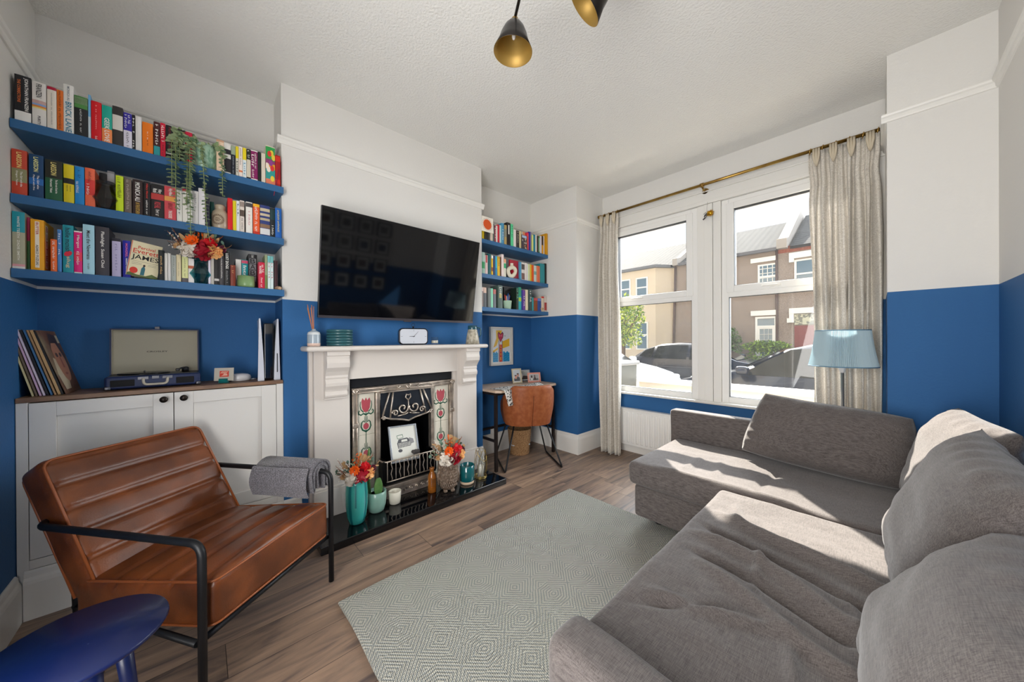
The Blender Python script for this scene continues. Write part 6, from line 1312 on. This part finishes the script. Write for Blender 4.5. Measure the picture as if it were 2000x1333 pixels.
for i in range(4): q_.add([KM @ Vector((.0008, *p)) for p in ((-.018+.008*i, .058), (-.014+.008*i, .056), (-.004+.008*i, .068), (-.008+.008*i, .070))], [(0, 1, 2, 3)], 1)
q_.build('red_print', [paint('c83a24'), paint('e0a894')], cs)
TEALG = mat('teal_acrylic', '2a9a98', .05, trans=.6)
MB().box(.003, -.021, 0, .011, .021, .026, M=KM).box(-.014, -.021, 0, -.006, .021, .026, M=KM).box(-.006, -.021, 0, .003, .021, .010, M=KM).build('holder', TEALG, cs, bevel=.001)
dm = thing('smart_dome', 'white round domed device on the cupboard behind the cream card', 'device', (-.135, -.775, CT))
MB().lathe([(.050, 0), (.055, .004), (.057, .022), (.054, .033), (.040, .042), (.018, .046), (.001, .046)], (-.135, -.775, CT+.0005), 40).build('shell', mat('glossy_white_plastic', 'd8d6d8', .15), dm)
MB().tube([(-.135, -.722, CT+.006), (-.15, -.70, CT+.005), (-.18, -.69, CT+.004), (-.22, -.70, CT+.004)], .0025, 6).build('cable', mat('white_cable', 'dddddd', .4), dm)

# ------------------------------------------------------------------ desk alcove
DW = mat('light_oak_desktop', 'b49a82', .5, var=(16, 'c8b09a', .35, .65), stretch=(1, .12, 1)); DKM = mat('dark_bronze_tube', '2a2220', .4, .5)
dk = thing('desk', 'small light wood desk with black metal frame in the right alcove', 'desk', (-.03, 1.48, 0))
MB().prism([(-.272, 1.045), (.185, 1.045), (.228, 1.085), (.228, 1.865), (.185, 1.905), (-.272, 1.905)], .738, .760, 'z').build('desktop', DW, dk, bevel=.002)
fr = MB(); lg = [(.165, 1.055), (.165, 1.875), (-.255, 1.055), (-.255, 1.875)]
fr.box(.152, 1.06, .712, .178, 1.89, .738).box(-.268, 1.06, .712, -.242, 1.89, .738).box(-.242, 1.06, .712, .152, 1.082, .738).box(-.242, 1.868, .712, .152, 1.89, .738).box(-.268, 1.08, .27, -.246, 1.87, .292).box(-.242, 1.865, .27, .155, 1.885, .29).box(-.242, 1.062, .27, .155, 1.082, .29).box(-.23, 1.60, .58, .16, 1.62, .60)
fr.build('frame', DKM, dk)
for x, y in lg: MB().box(x-.013, y, 0, x+.013, y+.026, .712).build('leg', DKM, dk)
MB().box(-.24, 1.60, .600, .165, 1.865, .616).build('side_shelf', DW, dk)
# cloth on the desk
CLOTH = mat('black_white_patterned_cloth', 'd8d6d0', .9, var=(70, '1c1c20', .52, .56))
ckm = MB(); o1 = [(.22, 1.14), (.12, 1.60), (-.06, 1.56), (-.02, 1.12)]
def clo(u, v):
    y = 1.10+.55*v; x = .246-.20*u*(1-.25*v); z = .7625+.006*max(0, math.sin(v*9+u*5))+.022*max(0, (v-.72)/.28)*math.sin(u*PI)
    return (x, y, z)
ckm.grid(clo, 14, 26)
def clo2(u, v):
    y = 1.10+.16*u+.02*v; return (.246+.012*math.sin(u*7)*v+.004, y+.03*v, .7625-.15*v*(1-.15*u))
ckm.grid(clo2, 10, 10)
tag(ckm.build('patterned_cloth', CLOTH), 'black and white patterned cloth draped over the desk edge', 'cloth'); 
_pc = [o for o in COL.objects if o.name.startswith('patterned_cloth')][-1]; sm_ = _pc.modifiers.new('thick', 'SOLIDIFY'); sm_.thickness = .002; sm_.offset = 0

# orange tub chair with black sled legs
CH = mat('orange_leatherette', '8c4a26', .5, bump=(150, .25, .002), var=(25, '9c5a34', .4, .65))
chair = thing('desk_chair', 'orange brown leather tub chair with black legs at the desk', 'chair', (.25, 1.45, 0))
f_ = Vector((-.86, .50, 0)).normalized(); r_d = Vector((.50, .86, 0)).normalized()   # facing direction, sideways
CC = Vector((.385, 1.345, 0))+f_*.28
CM = Matrix(((r_d.x, f_.x, 0, CC.x), (r_d.y, f_.y, 0, CC.y), (0, 0, 1, 0), (0, 0, 0, 1)))   # local x right, y forward
def shell(t, v, off):
    """t -1..1 around the back, v 0..1 bottom to top"""
    a = t*1.92; top = .788-.19*max(0, (abs(t)-.40)/.6)**.9*1.0; bot = .405; z = bot+(top-bot)*v
    k = .88+.12*math.sin(min(1, v*1.05)*PI*.62); rx, ry = .255*k+off, .225*k+off
    x = math.sin(a)*rx; y = -.03-math.cos(a)*ry-.05*v*max(0, math.cos(a)); 
    sq = 1+.10*abs(math.sin(2*a)); return CM @ Vector((x*sq, y*sq, z))
sb_ = MB(); nu, nv = 48, 16
def ring_pt(u, w):   # closed section loop: outer up, over the rim, inner down
    t = -1+2*u
    if w < .45: return shell(t, w/.45, 0)
    if w < .55: k = (w-.45)/.10; p, q = shell(t, 1, 0), shell(t, 1, -.035); return p*(1-k)+q*k+Vector((0, 0, .012*math.sin(k*PI)))
    return shell(t, 1-(w-.55)/.45*.98, -.035)
sb_.grid(ring_pt, nu, 36)
for u in (0, 1): sb_.grid(lambda a, b, u=u: shell(-1+2*u, b, -.035*a), 4, 12)
so_ = sb_.build('tub_back', CH, chair)
sm2 = MB().softbox(-.205, -.185, .425, .205, .215, .495, .03, (8, 8, 2), lambda p, n: CM @ (Vector((p.x*(1-.12*max(0, -p.y/.235)), p.y, p.z+.012*(1-(p.x/.23)**2)))))
sm2.build('seat', CH, chair)
MB().tube([shell(.0, v, .0015) for v in (0, .2, .4, .6, .78)], .003, 6).build('back_seam', mat('leather_seam', '6a3418', .5), chair)
for s_ in (-1, 1):
    pts = rpath([(s_*.16, -.17, .425), (s_*.278, -.30, .008), (s_*.278, .20, .008), (s_*.16, .12, .425)], .03, 5)
    MB().tube([CM @ p for p in pts], .008, 8).build('sled_leg', BLACKM, chair)

# wicker basket with paper
WK = mat('wicker', 'b0875a', .8); t_, b_ = nodes_of(WK); tcn = t_.nodes.new('ShaderNodeTexCoord'); br = t_.nodes.new('ShaderNodeTexVoronoi'); mpn = t_.nodes.new('ShaderNodeMapping'); mpn.inputs['Scale'].default_value = (42, 42, 38)
t_.links.new(tcn.outputs['Object'], mpn.inputs[0]); t_.links.new(mpn.outputs[0], br.inputs['Vector']); rr_ = t_.nodes.new('ShaderNodeValToRGB'); rr_.color_ramp.elements[0].color = hexc('d0a878'); rr_.color_ramp.elements[1].color = hexc('6a4628'); rr_.color_ramp.elements[1].position = .75
t_.links.new(br.outputs['Distance'], rr_.inputs[0]); t_.links.new(rr_.outputs[0], b_.inputs['Base Color'])
bk = thing('waste_basket', 'round woven wicker waste basket under the desk chair', 'basket', (-.07, 1.60, 0)); BKC = (-.07, 1.60, .001); wbm = MB()
prof = [(.104, 0)]+[(.104+.024*k/26+.003*(1 if k % 2 else -1), .005+.262*k/26) for k in range(27)]+[(.132, .272), (.122, .272), (.1, .02), (.001, .02)]
wbm.lathe(prof, BKC, 96, wob=lambda a, z: 1+.014*math.sin(a*24+(PI if int(z*99) % 2 else 0))); wbm.build('basket_body', WK, bk)
MB().lathe([(.001, .15), (.06, .17), (.09, .14), (.108, .10)], BKC, 14, wob=lambda a, z: 1+.12*math.sin(3*a), smooth=False).build('crumpled_paper', mat('waste_paper', 'b8bcc0', .9), bk)

# wall socket
sc_ = thing('wall_socket', 'white wall socket with plug behind the desk leg', 'socket', (D, 1.40, .2)); MB().box(D, 1.36, .205, D+.012, 1.446, .291).build('face_plate', UPVC, sc_, bevel=.003); MB().softbox(D+.012, 1.40, .215, D+.04, 1.438, .25, .006, (1, 1, 1)).build('plug', mat('white_plastic', 'e4e4e4', .4), sc_)

# lighthouse print
lhp = thing('framed_print', 'white framed print of a lighthouse with a heart over blue waves', 'picture', (D+.01, 1.52, .95)); LHM = Matrix.Translation((D+.002, 1.510, .952)) 
WF = mat('white_wood_frame', 'c8c4bc', .4); frame(lhp, LHM, .325, .425, .022, WF, mat('print_white', 'eae6e4', .5), d=.035)
MB().box(.030, -.14, .022, .032, .14, .40, M=LHM).build('glazing', GLASS, lhp)
pr_ = MB(); cols_ = ['f0b814', '1c9ad0', '10507a', 'c83250', 'dc3a24', 'f0d83c', '3a2a40', 'e8e4e4', 'e06880']; pc = [paint(c) for c in cols_]
def L_(pts, mi, x=.0172): pr_.add([LHM @ Vector((x, -.122+.244*a, .038+.35*b)) for a, b in pts], [tuple(range(len(pts)))], mi)
L_([(0, 0), (0, 1), (1, 1), (1, 0)], 7, .0165)
L_([(.33, .97), (.42, .75), (.28, .60), (.12, .35), (.0, .5)][:0] or [(.18, 1), (.55, 1), (.40, .78), (.22, .52), (.02, .45), (.2, .75)], 0); L_([(.45, .62), (1, .75), (1, .50), (.45, .40)], 0); L_([(0, .36), (.30, .46), (.30, .40), (0, .28)], 0)
L_([(0, 0), (0, .31)]+[(.02+.28*i/8, .31+.03*math.sin(i*1.5)) for i in range(9)]+[(.30, 0)], 1); L_([(.60, 0), (.60, .31)]+[(.6+.4*i/8, .31+.03*math.sin(i*1.5)) for i in range(9)]+[(1, 0)], 1)
for zz in (.25, .19, .12, .05):
    for a, b in ((0, .3), (.6, 1)): 
        pts = [(a+(b-a)*i/8, zz+.018*math.sin(i*1.5+zz*20)) for i in range(9)]; L_(pts+[(p[0], p[1]-.012) for p in reversed(pts)], 2, .0175)
L_([(.34, .0), (.34, .68), (.37, .68), (.37, 0)], 6, .0176); L_([(.54, 0), (.54, .68), (.57, .68), (.57, 0)], 6, .0176); L_([(.37, 0), (.37, .68), (.54, .68), (.54, 0)], 7, .0174); L_([(.385, .0), (.385, .55), (.53, .55), (.53, 0)], 4, .0177)
for i, ch in enumerate('LOVE'): put_text(pr_, ch, LHM @ Vector((.0179, -.122+.244*.425, .038+.35*(.45-.13*i))), (0, .018, 0), (0, 0, .030), 5)
L_([(.455, .62), (.30, .78), (.28, .90), (.34, .96), (.40, .92), (.455, .88), (.51, .92), (.57, .96), (.63, .90), (.61, .78)], 6, .0178); L_([(.455, .645), (.32, .79), (.31, .88), (.35, .93), (.40, .89), (.455, .86), (.51, .89), (.56, .93), (.60, .88), (.59, .79)], 3, .0180)
L_([(.36, .80), (.44, .80), (.44, .86), (.36, .87)], 8, .0182); L_([(.47, .80), (.55, .80), (.55, .87), (.47, .86)], 8, .0182)
L_([(.66, .86), (.72, .82), (.78, .86), (.72, .80)], 6, .0178)
pr_.build('lighthouse_picture', pc, lhp)

# photographs on the desk
def photo(label, c, rz, w, h, fm, fw, draw, nm='photo_frame'):
    o = thing(nm, label, 'picture', c, rz, group='framed photographs on the desk'); M = Matrix.Translation(c) @ Matrix.Rotation(rz, 4, 'Z') @ Matrix.Rotation(-.22, 4, 'Y')
    frame(o, M, w, h, fw, fm, mat('photo_mount', 'c4c6c6', .5), d=.014); mb = MB()
    def L2(pts, colr, x): 
        m = paint(colr); 
        if m not in ms: ms.append(m)
        mb.add([M @ Vector((x, -w/2+fw+(w-2*fw)*a, fw+(h-2*fw)*b)) for a, b in pts], [tuple(range(len(pts)))], ms.index(m))
    ms = []; draw(L2); mb.build('photograph', ms, o); MB().prism([(-.09, 0), (-.005, .0), (-.02, h*.6)], -.012, .012, 'y', M=Matrix.Translation(c) @ Matrix.Rotation(rz, 4, 'Z')).build('strut', DARK, o)
    return o
def ph1(L): L([(.1, .08), (.9, .08), (.9, .95), (.1, .95)], 'b4bac0', .0066); L([(.1, .08), (.9, .08), (.9, .35), (.6, .45), (.3, .35), (.1, .28)], '4a4c50', .0070); L(circ(.36, .40, .16, .15), 'c08878', .0072); L(circ(.66, .55, .15, .14), 'b08070', .0072); L(circ(.66, .66, .15, .05), '3a2c28', .0074); L(circ(.34, .53, .15, .05), '4a3a30', .0074)
def ph2(L): L([(.06, .06), (.94, .06), (.94, .94), (.06, .94)], '9a9c98', .0066); L(circ(.35, .5, .2, .3), 'c4c4c0', .007); L([(.4, .1), (.9, .1), (.85, .45), (.55, .5)], '3a3030', .0072)
def ph3(L): L([(.08, .08), (.92, .08), (.92, .92), (.08, .92)], 'a8a8a8', .0066); L([(.08, .08), (.92, .08), (.92, .35), (.08, .3)], '6a6a68', .0069); L(circ(.26, .62, .08, .2), '4a3c3a', .0072); L([(.14, .1), (.38, .1), (.34, .45), (.2, .5)], 'd4d4d0', .0071); L([(.45, .12), (.72, .12), (.62, .6), (.52, .6)], '4a3a38', .0072); L(circ(.57, .72, .06, .15), '5a4a44', .0073)
photo('tall pale framed portrait photo of two people, leftmost on the desk', (-.075, 1.575, .7605), -.25, .118, .160, mat('pale_gold_frame', 'b8ab90', .35, .3), .013, ph1)
photo('wide silver framed photo standing behind the red patterned frame', (-.150, 1.735, .7605), -.35, .185, .130, mat('silver_frame', 'aeb4bc'), .012, ph2)
rf = mat('red_check_frame', 'c86050', .5, var=(1, 'c86050', 0, 1)); t_, b_ = nodes_of(rf); chk = t_.nodes.new('ShaderNodeTexChecker'); chk.inputs['Scale'].default_value = 170; chk.inputs[1].default_value = hexc('c8503c'); chk.inputs[2].default_value = hexc('e4c0b0'); tcn = t_.nodes.new('ShaderNodeTexCoord'); t_.links.new(tcn.outputs['Object'], chk.inputs[0]); t_.links.new(chk.outputs[0], b_.inputs['Base Color'])
photo('small red patterned frame with photo of two people, rightmost on the desk', (.0, 1.765, .7605), -.38, .155, .108, rf, .017, ph3)
# ------------------------------------------------------------------ curtain pole, curtains
def curtain_material():
    m = bpy.data.materials.new('damask_curtain'); m.use_nodes = True; t = m.node_tree; b = t.nodes['Principled BSDF']; out = t.nodes['Material Output']
    tcn = t.nodes.new('ShaderNodeTexCoord'); mp = t.nodes.new('ShaderNodeMapping'); mp.inputs['Scale'].default_value = (20, 6, 20); t.links.new(tcn.outputs['Object'], mp.inputs[0])
    n = t.nodes.new('ShaderNodeTexNoise'); n.inputs['Scale'].default_value = 1.3; n.inputs['Detail'].default_value = 1.5; n.inputs['Distortion'].default_value = 2.2; t.links.new(mp.outputs[0], n.inputs['Vector'])
    w = MA(t, 'ABSOLUTE', MA(t, 'SUBTRACT', MA(t, 'FRACT', MA(t, 'MULTIPLY', n.outputs['Fac'], 6)), .5))
    r = t.nodes.new('ShaderNodeValToRGB'); e = r.color_ramp.elements; e[0].position = .18; e[0].color = hexc('d2cbbf'); e[1].position = .27; e[1].color = hexc('ece6db')
    t.links.new(w, r.inputs[0]); t.links.new(r.outputs[0], b.inputs['Base Color']); b.inputs['Roughness'].default_value = .85; b.inputs['Sheen Weight'].default_value = .3
    wv = t.nodes.new('ShaderNodeTexNoise'); wv.inputs['Scale'].default_value = 260; t.links.new(tcn.outputs['Object'], wv.inputs['Vector']); bu = t.nodes.new('ShaderNodeBump'); bu.inputs['Strength'].default_value = .3; bu.inputs['Distance'].default_value = .002; t.links.new(wv.outputs['Fac'], bu.inputs['Height']); t.links.new(bu.outputs[0], b.inputs['Normal'])
    tl = t.nodes.new('ShaderNodeBsdfTranslucent'); tl.inputs['Color'].default_value = hexc('e6e6e8'); mx = t.nodes.new('ShaderNodeMixShader'); mx.inputs[0].default_value = .18
    t.links.new(b.outputs[0], mx.inputs[1]); t.links.new(tl.outputs[0], mx.inputs[2]); t.links.new(mx.outputs[0], out.inputs[0]); return m
CUR = curtain_material(); LIN = mat('cream_lining_tape', 'ccc0aa', .85)
PY, PZ = 2.42, 2.640
po = thing('curtain_pole', 'antique brass curtain pole running above the bay window', 'curtain pole', (1.5, PY, PZ))
MB().tube([(.425, PY, PZ), (2.60, PY, PZ)], .0125, 14).build('pole', BRASS, po)
MB().tube([(.404, PY, PZ), (.41, PY, PZ), (.418, PY, PZ), (.425, PY, PZ), (.432, PY, PZ)], [.010, .019, .014, .019, .013], 14).build('finial', BRASS, po)
bkt = MB().tube([(1.50, PY, PZ-.014), (1.50, PY+.05, PZ-.03), (1.50, 2.519, PZ-.03)], .008, 8).tube([(1.50, 2.505, PZ-.03), (1.50, 2.5195, PZ-.03)], [.026, .030], 18); bkt.tube([(1.485, PY, PZ), (1.515, PY, PZ)], .018, 14); bkt.build('wall_bracket', BRASS, po)
def curtain(label, cx_top, cx_bot, zb, folds, seed, yb=2.42):
    """cx_top/cx_bot = (x0, x1) at top and bottom"""
    cu = thing('curtain', label, 'curtain', ((cx_top[0]+cx_top[1])/2, PY, PZ), group=None); rnd = random.Random(seed); zt = PZ-.018
    ph = [rnd.uniform(-.5, .5) for _ in range(folds+2)]
    def S(u, v):   # u across, v 0 top .. 1 bottom
        z = zt+(zb-zt)*v; k = min(1, v*4); e = v**1.3
        x0 = cx_top[0]+(cx_bot[0]-cx_top[0])*e; x1 = cx_top[1]+(cx_bot[1]-cx_top[1])*e
        uu = u+.012*math.sin(v*7+u*9+seed)*k
        a = uu*folds*2*PI; i = int(u*folds); amp = (.016+.024*k+.010*math.sin(i*2.3+seed))*(1+.25*math.sin(v*3+i*1.7))
        y = PY+.006+(yb-PY)*v+amp*math.sin(a)+.008*math.sin(a*2.1+v*5)*k+.004*math.sin(u*folds*6*PI)*(1-k)*2
        flare = 1-.05*math.exp(-((v-.09)/.03)**2)
        x = (x0+x1)/2+((x0+(x1-x0)*uu)-(x0+x1)/2)*flare+.010*math.sin(a*.5+v*4)*k
        return (x, min(y, 2.49), z)
    c = MB(); c.grid(S, folds*16, 60); co = c.build('drape', CUR, cu); s = co.modifiers.new('thickness', 'SOLIDIFY'); s.thickness = .003; s.offset = 0
    x0, x1 = cx_top
    tp_ = MB()
    npl = max(3, int(folds*.6))
    for i in range(npl):
        xc = x0+(x1-x0)*(i+.5)/npl
        for d in (-.014, 0, .014):
            tp_.tube([(xc+d, PY-.028, zt+.012), (xc+d*1.05, PY-.034, zt-.04), (xc+d*.6, PY-.032, zt-.085), (xc+d*.2, PY-.02, zt-.115)], [.007, .008, .0065, .002], 8)
    tp_.build('pinch_pleats', LIN, cu)
    for i in range(npl+2):
        xc = x0+.01+(x1-x0-.02)*i/(npl+1); pts = [(xc+.004*math.sin(t), PY+.020*math.cos(t), PZ-.004+.020*math.sin(t)) for t in [2*PI*j/18 for j in range(18)]]
        MB().tube(pts, .0028, 6, closed=True).build('ring', mat('polished_brass', 'c8a058', .25, 1.0), cu)
    return cu
curtain('left patterned cream curtain reaching the floor beside the desk alcove', (.425, .66), (.50, .745), .004, 6, 1, yb=2.30)
curtain('right patterned cream curtain behind the lamp and sofa', (2.235, 2.60), (2.28, 2.605), .02, 8, 4, yb=2.38)

# hanging ornament on the post
ho = thing('hanging_ornament', 'small spiky gold and silver ornament hanging between the two windows', 'ornament', (1.50, 2.47, 2.40))
MB().tube([(1.522, 2.497, 2.50), (1.522, 2.485, 2.46), (1.522, 2.475, 2.405)], .0008, 4).build('thread', mat('dark_thread', '3a3430', .8), ho)
hb = MB().softbox(1.525, 2.45, 2.360, 1.575, 2.49, 2.405, .02, (2, 2, 2)); rnd = random.Random(2)
for i in range(90):
    d = Vector((rnd.gauss(0.4, 1), rnd.gauss(-.3, .8), rnd.gauss(0, 1))).normalized(); c_ = Vector((1.552, 2.47, 2.383)); hb.tube([c_+d*.018, c_+d*.034], [.0018, .0004], 4)
hb.build('gold_bristles', mat('polished_gold', 'c89a30'), ho)
MB().tube([(1.532, 2.47, 2.385), (1.512, 2.47, 2.375), (1.50, 2.47, 2.36)], [.012, .008, .003], 8).tube([(1.53, 2.465, 2.372), (1.515, 2.465, 2.350)], .003, 6).tube([(1.512, 2.468, 2.352), (1.492, 2.468, 2.335)], .006, 6).tube([(1.52, 2.468, 2.40), (1.495, 2.468, 2.385)], .002, 5).build('silver_head', CHROME, ho)

# radiator
ra = thing('radiator', 'white panel radiator under the window behind the sofa', 'radiator', (1.15, 2.46, .08))
rd = MB().box(.60, 2.452, .085, 1.80, 2.470, .475)
for i in range(23): 
    x = .635+.0505*i; rd.softbox(x, 2.438, .115, x+.030, 2.458, .445, .010, (1, 1, 1))
rd.build('panel', UPVC, ra, bevel=.003)
rt = MB().box(.595, 2.440, .475, 1.805, 2.505, .483).box(.595, 2.444, .083, .60, 2.505, .475).box(1.80, 2.444, .083, 1.805, 2.505, .475)
rt.build('top_grille', UPVC, ra, bevel=.002); MB().tube([(.62, 2.48, .085), (.62, 2.48, .0)], .008, 8).tube([(1.78, 2.48, .085), (1.78, 2.48, .0)], .008, 8).build('pipes', UPVC, ra)

# ------------------------------------------------------------------ lamp behind the sofa
lpx = thing('standard_lamp', 'lamp with pale blue pleated shade standing behind the sofa', 'lamp', (2.425, 2.235, 0)); LC_ = Vector((2.425, 2.20, 0))
SHD = bpy.data.materials.new('pale_blue_pleated_fabric'); SHD.use_nodes = True; t = SHD.node_tree; b = t.nodes['Principled BSDF']; b.inputs['Base Color'].default_value = hexc('c0d4dc'); b.inputs['Roughness'].default_value = .8
tl = t.nodes.new('ShaderNodeBsdfTranslucent'); tl.inputs[0].default_value = hexc('d0e0e6'); mx = t.nodes.new('ShaderNodeMixShader'); mx.inputs[0].default_value = .35; t.links.new(b.outputs[0], mx.inputs[1]); t.links.new(tl.outputs[0], mx.inputs[2]); t.links.new(mx.outputs[0], t.nodes['Material Output'].inputs[0])
sh_ = MB(); NP = 240; prnd = random.Random(9); pw = [prnd.random() for _ in range(NP)]
def shade_r(k, z):  # z 1.045..1.285
    f = (z-1.045)/.24; r = .168+(.132-.168)*f; r -= .004*math.sin(f*PI); return r+(.0028+.002*pw[k//2*2 % NP])*(1 if k % 2 else -1)*(1-.0*f)
zs = [1.045+.24*i/8 for i in range(9)]
sh_.add([LC_+Vector((shade_r(k, z)*math.cos(2*PI*k/NP), shade_r(k, z)*math.sin(2*PI*k/NP), z)) for z in zs for k in range(NP)], [(i*NP+k, i*NP+(k+1) % NP, (i+1)*NP+(k+1) % NP, (i+1)*NP+k) for i in range(8) for k in range(NP)], 0, False)
sho = sh_.build('lamp_shade', SHD, lpx); trm = MB(); ring(trm, LC_, .170, 1.046, .0035, 48); ring(trm, LC_, .134, 1.284, .0035, 48); trm.build('shade_trim', mat('dusty_blue_trim', '5c86a0', .7), sho)
GM = mat('brushed_grey_metal', '8a8886', .4, .7)
st_ = MB().lathe([(.001, 0), (.050, 0), (.053, .006), (.050, .03), (.02, .036), (.012, .045), (.001, .045)], LC_+Vector((0, .0, .001)), 36); st_.build('base', GM, lpx)
MB().tube([LC_+Vector((0, 0, .02)), LC_+Vector((0, 0, 1.06))], .009, 12).build('pole', GM, lpx)
MB().lathe([(.009, 1.0), (.024, 1.04), (.026, 1.05), (.020, 1.06), (.018, 1.10), (.001, 1.105)], LC_, 20).tube([LC_+Vector((-.13, 0, 1.27)), LC_+Vector((.13, 0, 1.27))], .0015, 5).tube([LC_+Vector((0, 0, 1.10)), LC_+Vector((0, 0, 1.27))], .002, 5).build('bulb_holder', mat('white_plastic', 'e4e4e4'), lpx)
MB().lathe([(.012, 1.105), (.018, 1.12), (.030, 1.15), (.028, 1.175), (.012, 1.192), (.001, 1.194)], LC_, 20).build('bulb', mat('frosted_bulb', 'e8e4dc', .4), lpx)
# little blue table behind the sofa
bt2 = thing('corner_table', 'small pale blue topped table behind the sofa by the right pier', 'table', (2.5, 2.14, 0))
MB().box(2.475, 2.03, .738, 2.618, 2.20, .752).build('table_top', mat('pale_blue_laminate', '6f9cc0', .4), bt2, bevel=.003)
for x, y in ((2.487, 2.04), (2.60, 2.04), (2.487, 2.185), (2.60, 2.185)): MB().box(x-.006, y-.006, 0, x+.006, y+.006, .738).build('leg', WHITE, bt2)
tag(MB().lathe([(.02, 0), (.024, .003), (.024, .012), (.018, .013), (.016, .006), (.001, .006)], (2.545, 2.09, .7525), 24, M=Matrix.Diagonal((1.6, 1, 1, 1))).build('small_dish', mat('dark_brown_dish', '4a3630', .4)), 'small dark dish lying on the pale blue table behind the sofa', 'dish')

# ------------------------------------------------------------------ ceiling light
pl = thing('ceiling_light', 'black and brass multi arm ceiling light with bell shades', 'ceiling light', (1.95, -.22, H)); DKB = mat('dark_bronze_shade', '2c2826', .3, .6); GIN = mat('gold_shade_inside', '9c7c3c', .5, .5)
AX = Vector((1.98, -.20, 0)); 
MB().lathe([(.06, H-.025), (.062, H-.02), (.062, H-.001), (.001, H-.0005)][::1], AX, 32).build('ceiling_rose', DKB, pl)
MB().tube([AX+Vector((0, 0, H-.02)), AX+Vector((0, 0, 2.70))], .008, 10).lathe([(.001, 2.675), (.02, 2.68), (.022, 2.70), (.02, 2.72), (.001, 2.725)], AX, 20).build('stem', DKB, pl)
def bell(apex, opening, arm_from, R=.066):
    apex = Vector(apex); opening = Vector(opening); d = (opening-apex).normalized(); L = (opening-apex).length; q = d.to_track_quat('Z', 'Y').to_matrix().to_4x4(); M = Matrix.Translation(apex) @ q
    prof = [(.014, 0), (.026, .012*L/.13), (.040, .032*L/.13), (.052, .060*L/.13), (.060, .090*L/.13), (R, L)]
    sh = MB().lathe(prof+[(R-.001, L+.001)], n=44, M=M, caps=False); so = sh.build('shade', DKB, pl)
    inn = MB(); pin = [(r-.0022, z+.001) for r, z in prof]; n = 44; vs = []
    for r, z in [(.001, .002)]+pin+[(R, L+.0015)]: vs += [M @ Vector((r*math.cos(2*PI*k/n), r*math.sin(2*PI*k/n), z)) for k in range(n)]
    inn.add(vs, [(i*n+k, (i+1)*n+k, (i+1)*n+(k+1) % n, i*n+(k+1) % n) for i in range(len(pin)+1) for k in range(n)], 0, True); inn.build('shade_lining', GIN, so)
    bb = MB().lathe([(.009, .01), (.009, .03), (.006, .032), (.008, .045), (.008, .065), (.004, .074), (.001, .075)], n=14, M=M); bb.build('bulb', mat('frosted_bulb', 'e8e4dc'), so)
    cap = MB().lathe([(.001, -.016), (.008, -.014), (.014, -.006), (.016, .004), (.014, .008)], n=20, M=M); cap.tube([apex+Vector((-.012, 0, 0))-d*.004, apex+Vector((.012, 0, 0))-d*.004], .006, 8); cap.build('knuckle', BRASS, so)
    MB().tube([Vector(arm_from), apex-d*.010], .006, 10).build('arm', DKB, pl)
bell((1.606, -.030, 2.500), (1.600, -.035, 2.378), AX+Vector((0, 0, 2.70)), .077)
bell((1.90, .21, 2.640), (1.80, .165, 2.545), AX+Vector((0, 0, 2.70)), .080)
bell((2.25, -.50, 2.55), (2.27, -.54, 2.44), AX+Vector((0, 0, 2.70)), .070)

# pictures on the right wall, the ones mirrored in the television
for i, y in enumerate((.30, .565, .83, 1.095)):
    for j, z in enumerate((1.10, 1.375, 1.645, 1.91)):
        ro_ = ['bottom', 'second lowest', 'second highest', 'top'][j]; co_ = ['farthest from the window', 'second from the left', 'second nearest the window', 'nearest the window'][i]
        o = thing('wall_picture', 'square framed picture on the right wall, %s row, %s' % (ro_, co_), 'picture', (W_-.015, y, z), group='grid of pictures on the right wall')
        Mw = Matrix.Translation((W_-.001, y, z)) @ Matrix.Rotation(PI, 4, 'Z'); frame(o, Mw, .205, .205, .012, mat('black_picture_frame', '1c1c20', .4), mat('white_mount', 'dcdcd8', .7), d=.018)
        rnd = random.Random(i*7+j); g = MB(); g.box(.0085, -.05, .055, .0095, .05, .15, M=Mw); g.build('artwork', paint(rnd.choice(['5a5a50', '6a5a4a', '4a5a6a', '7a7a70'])), o)
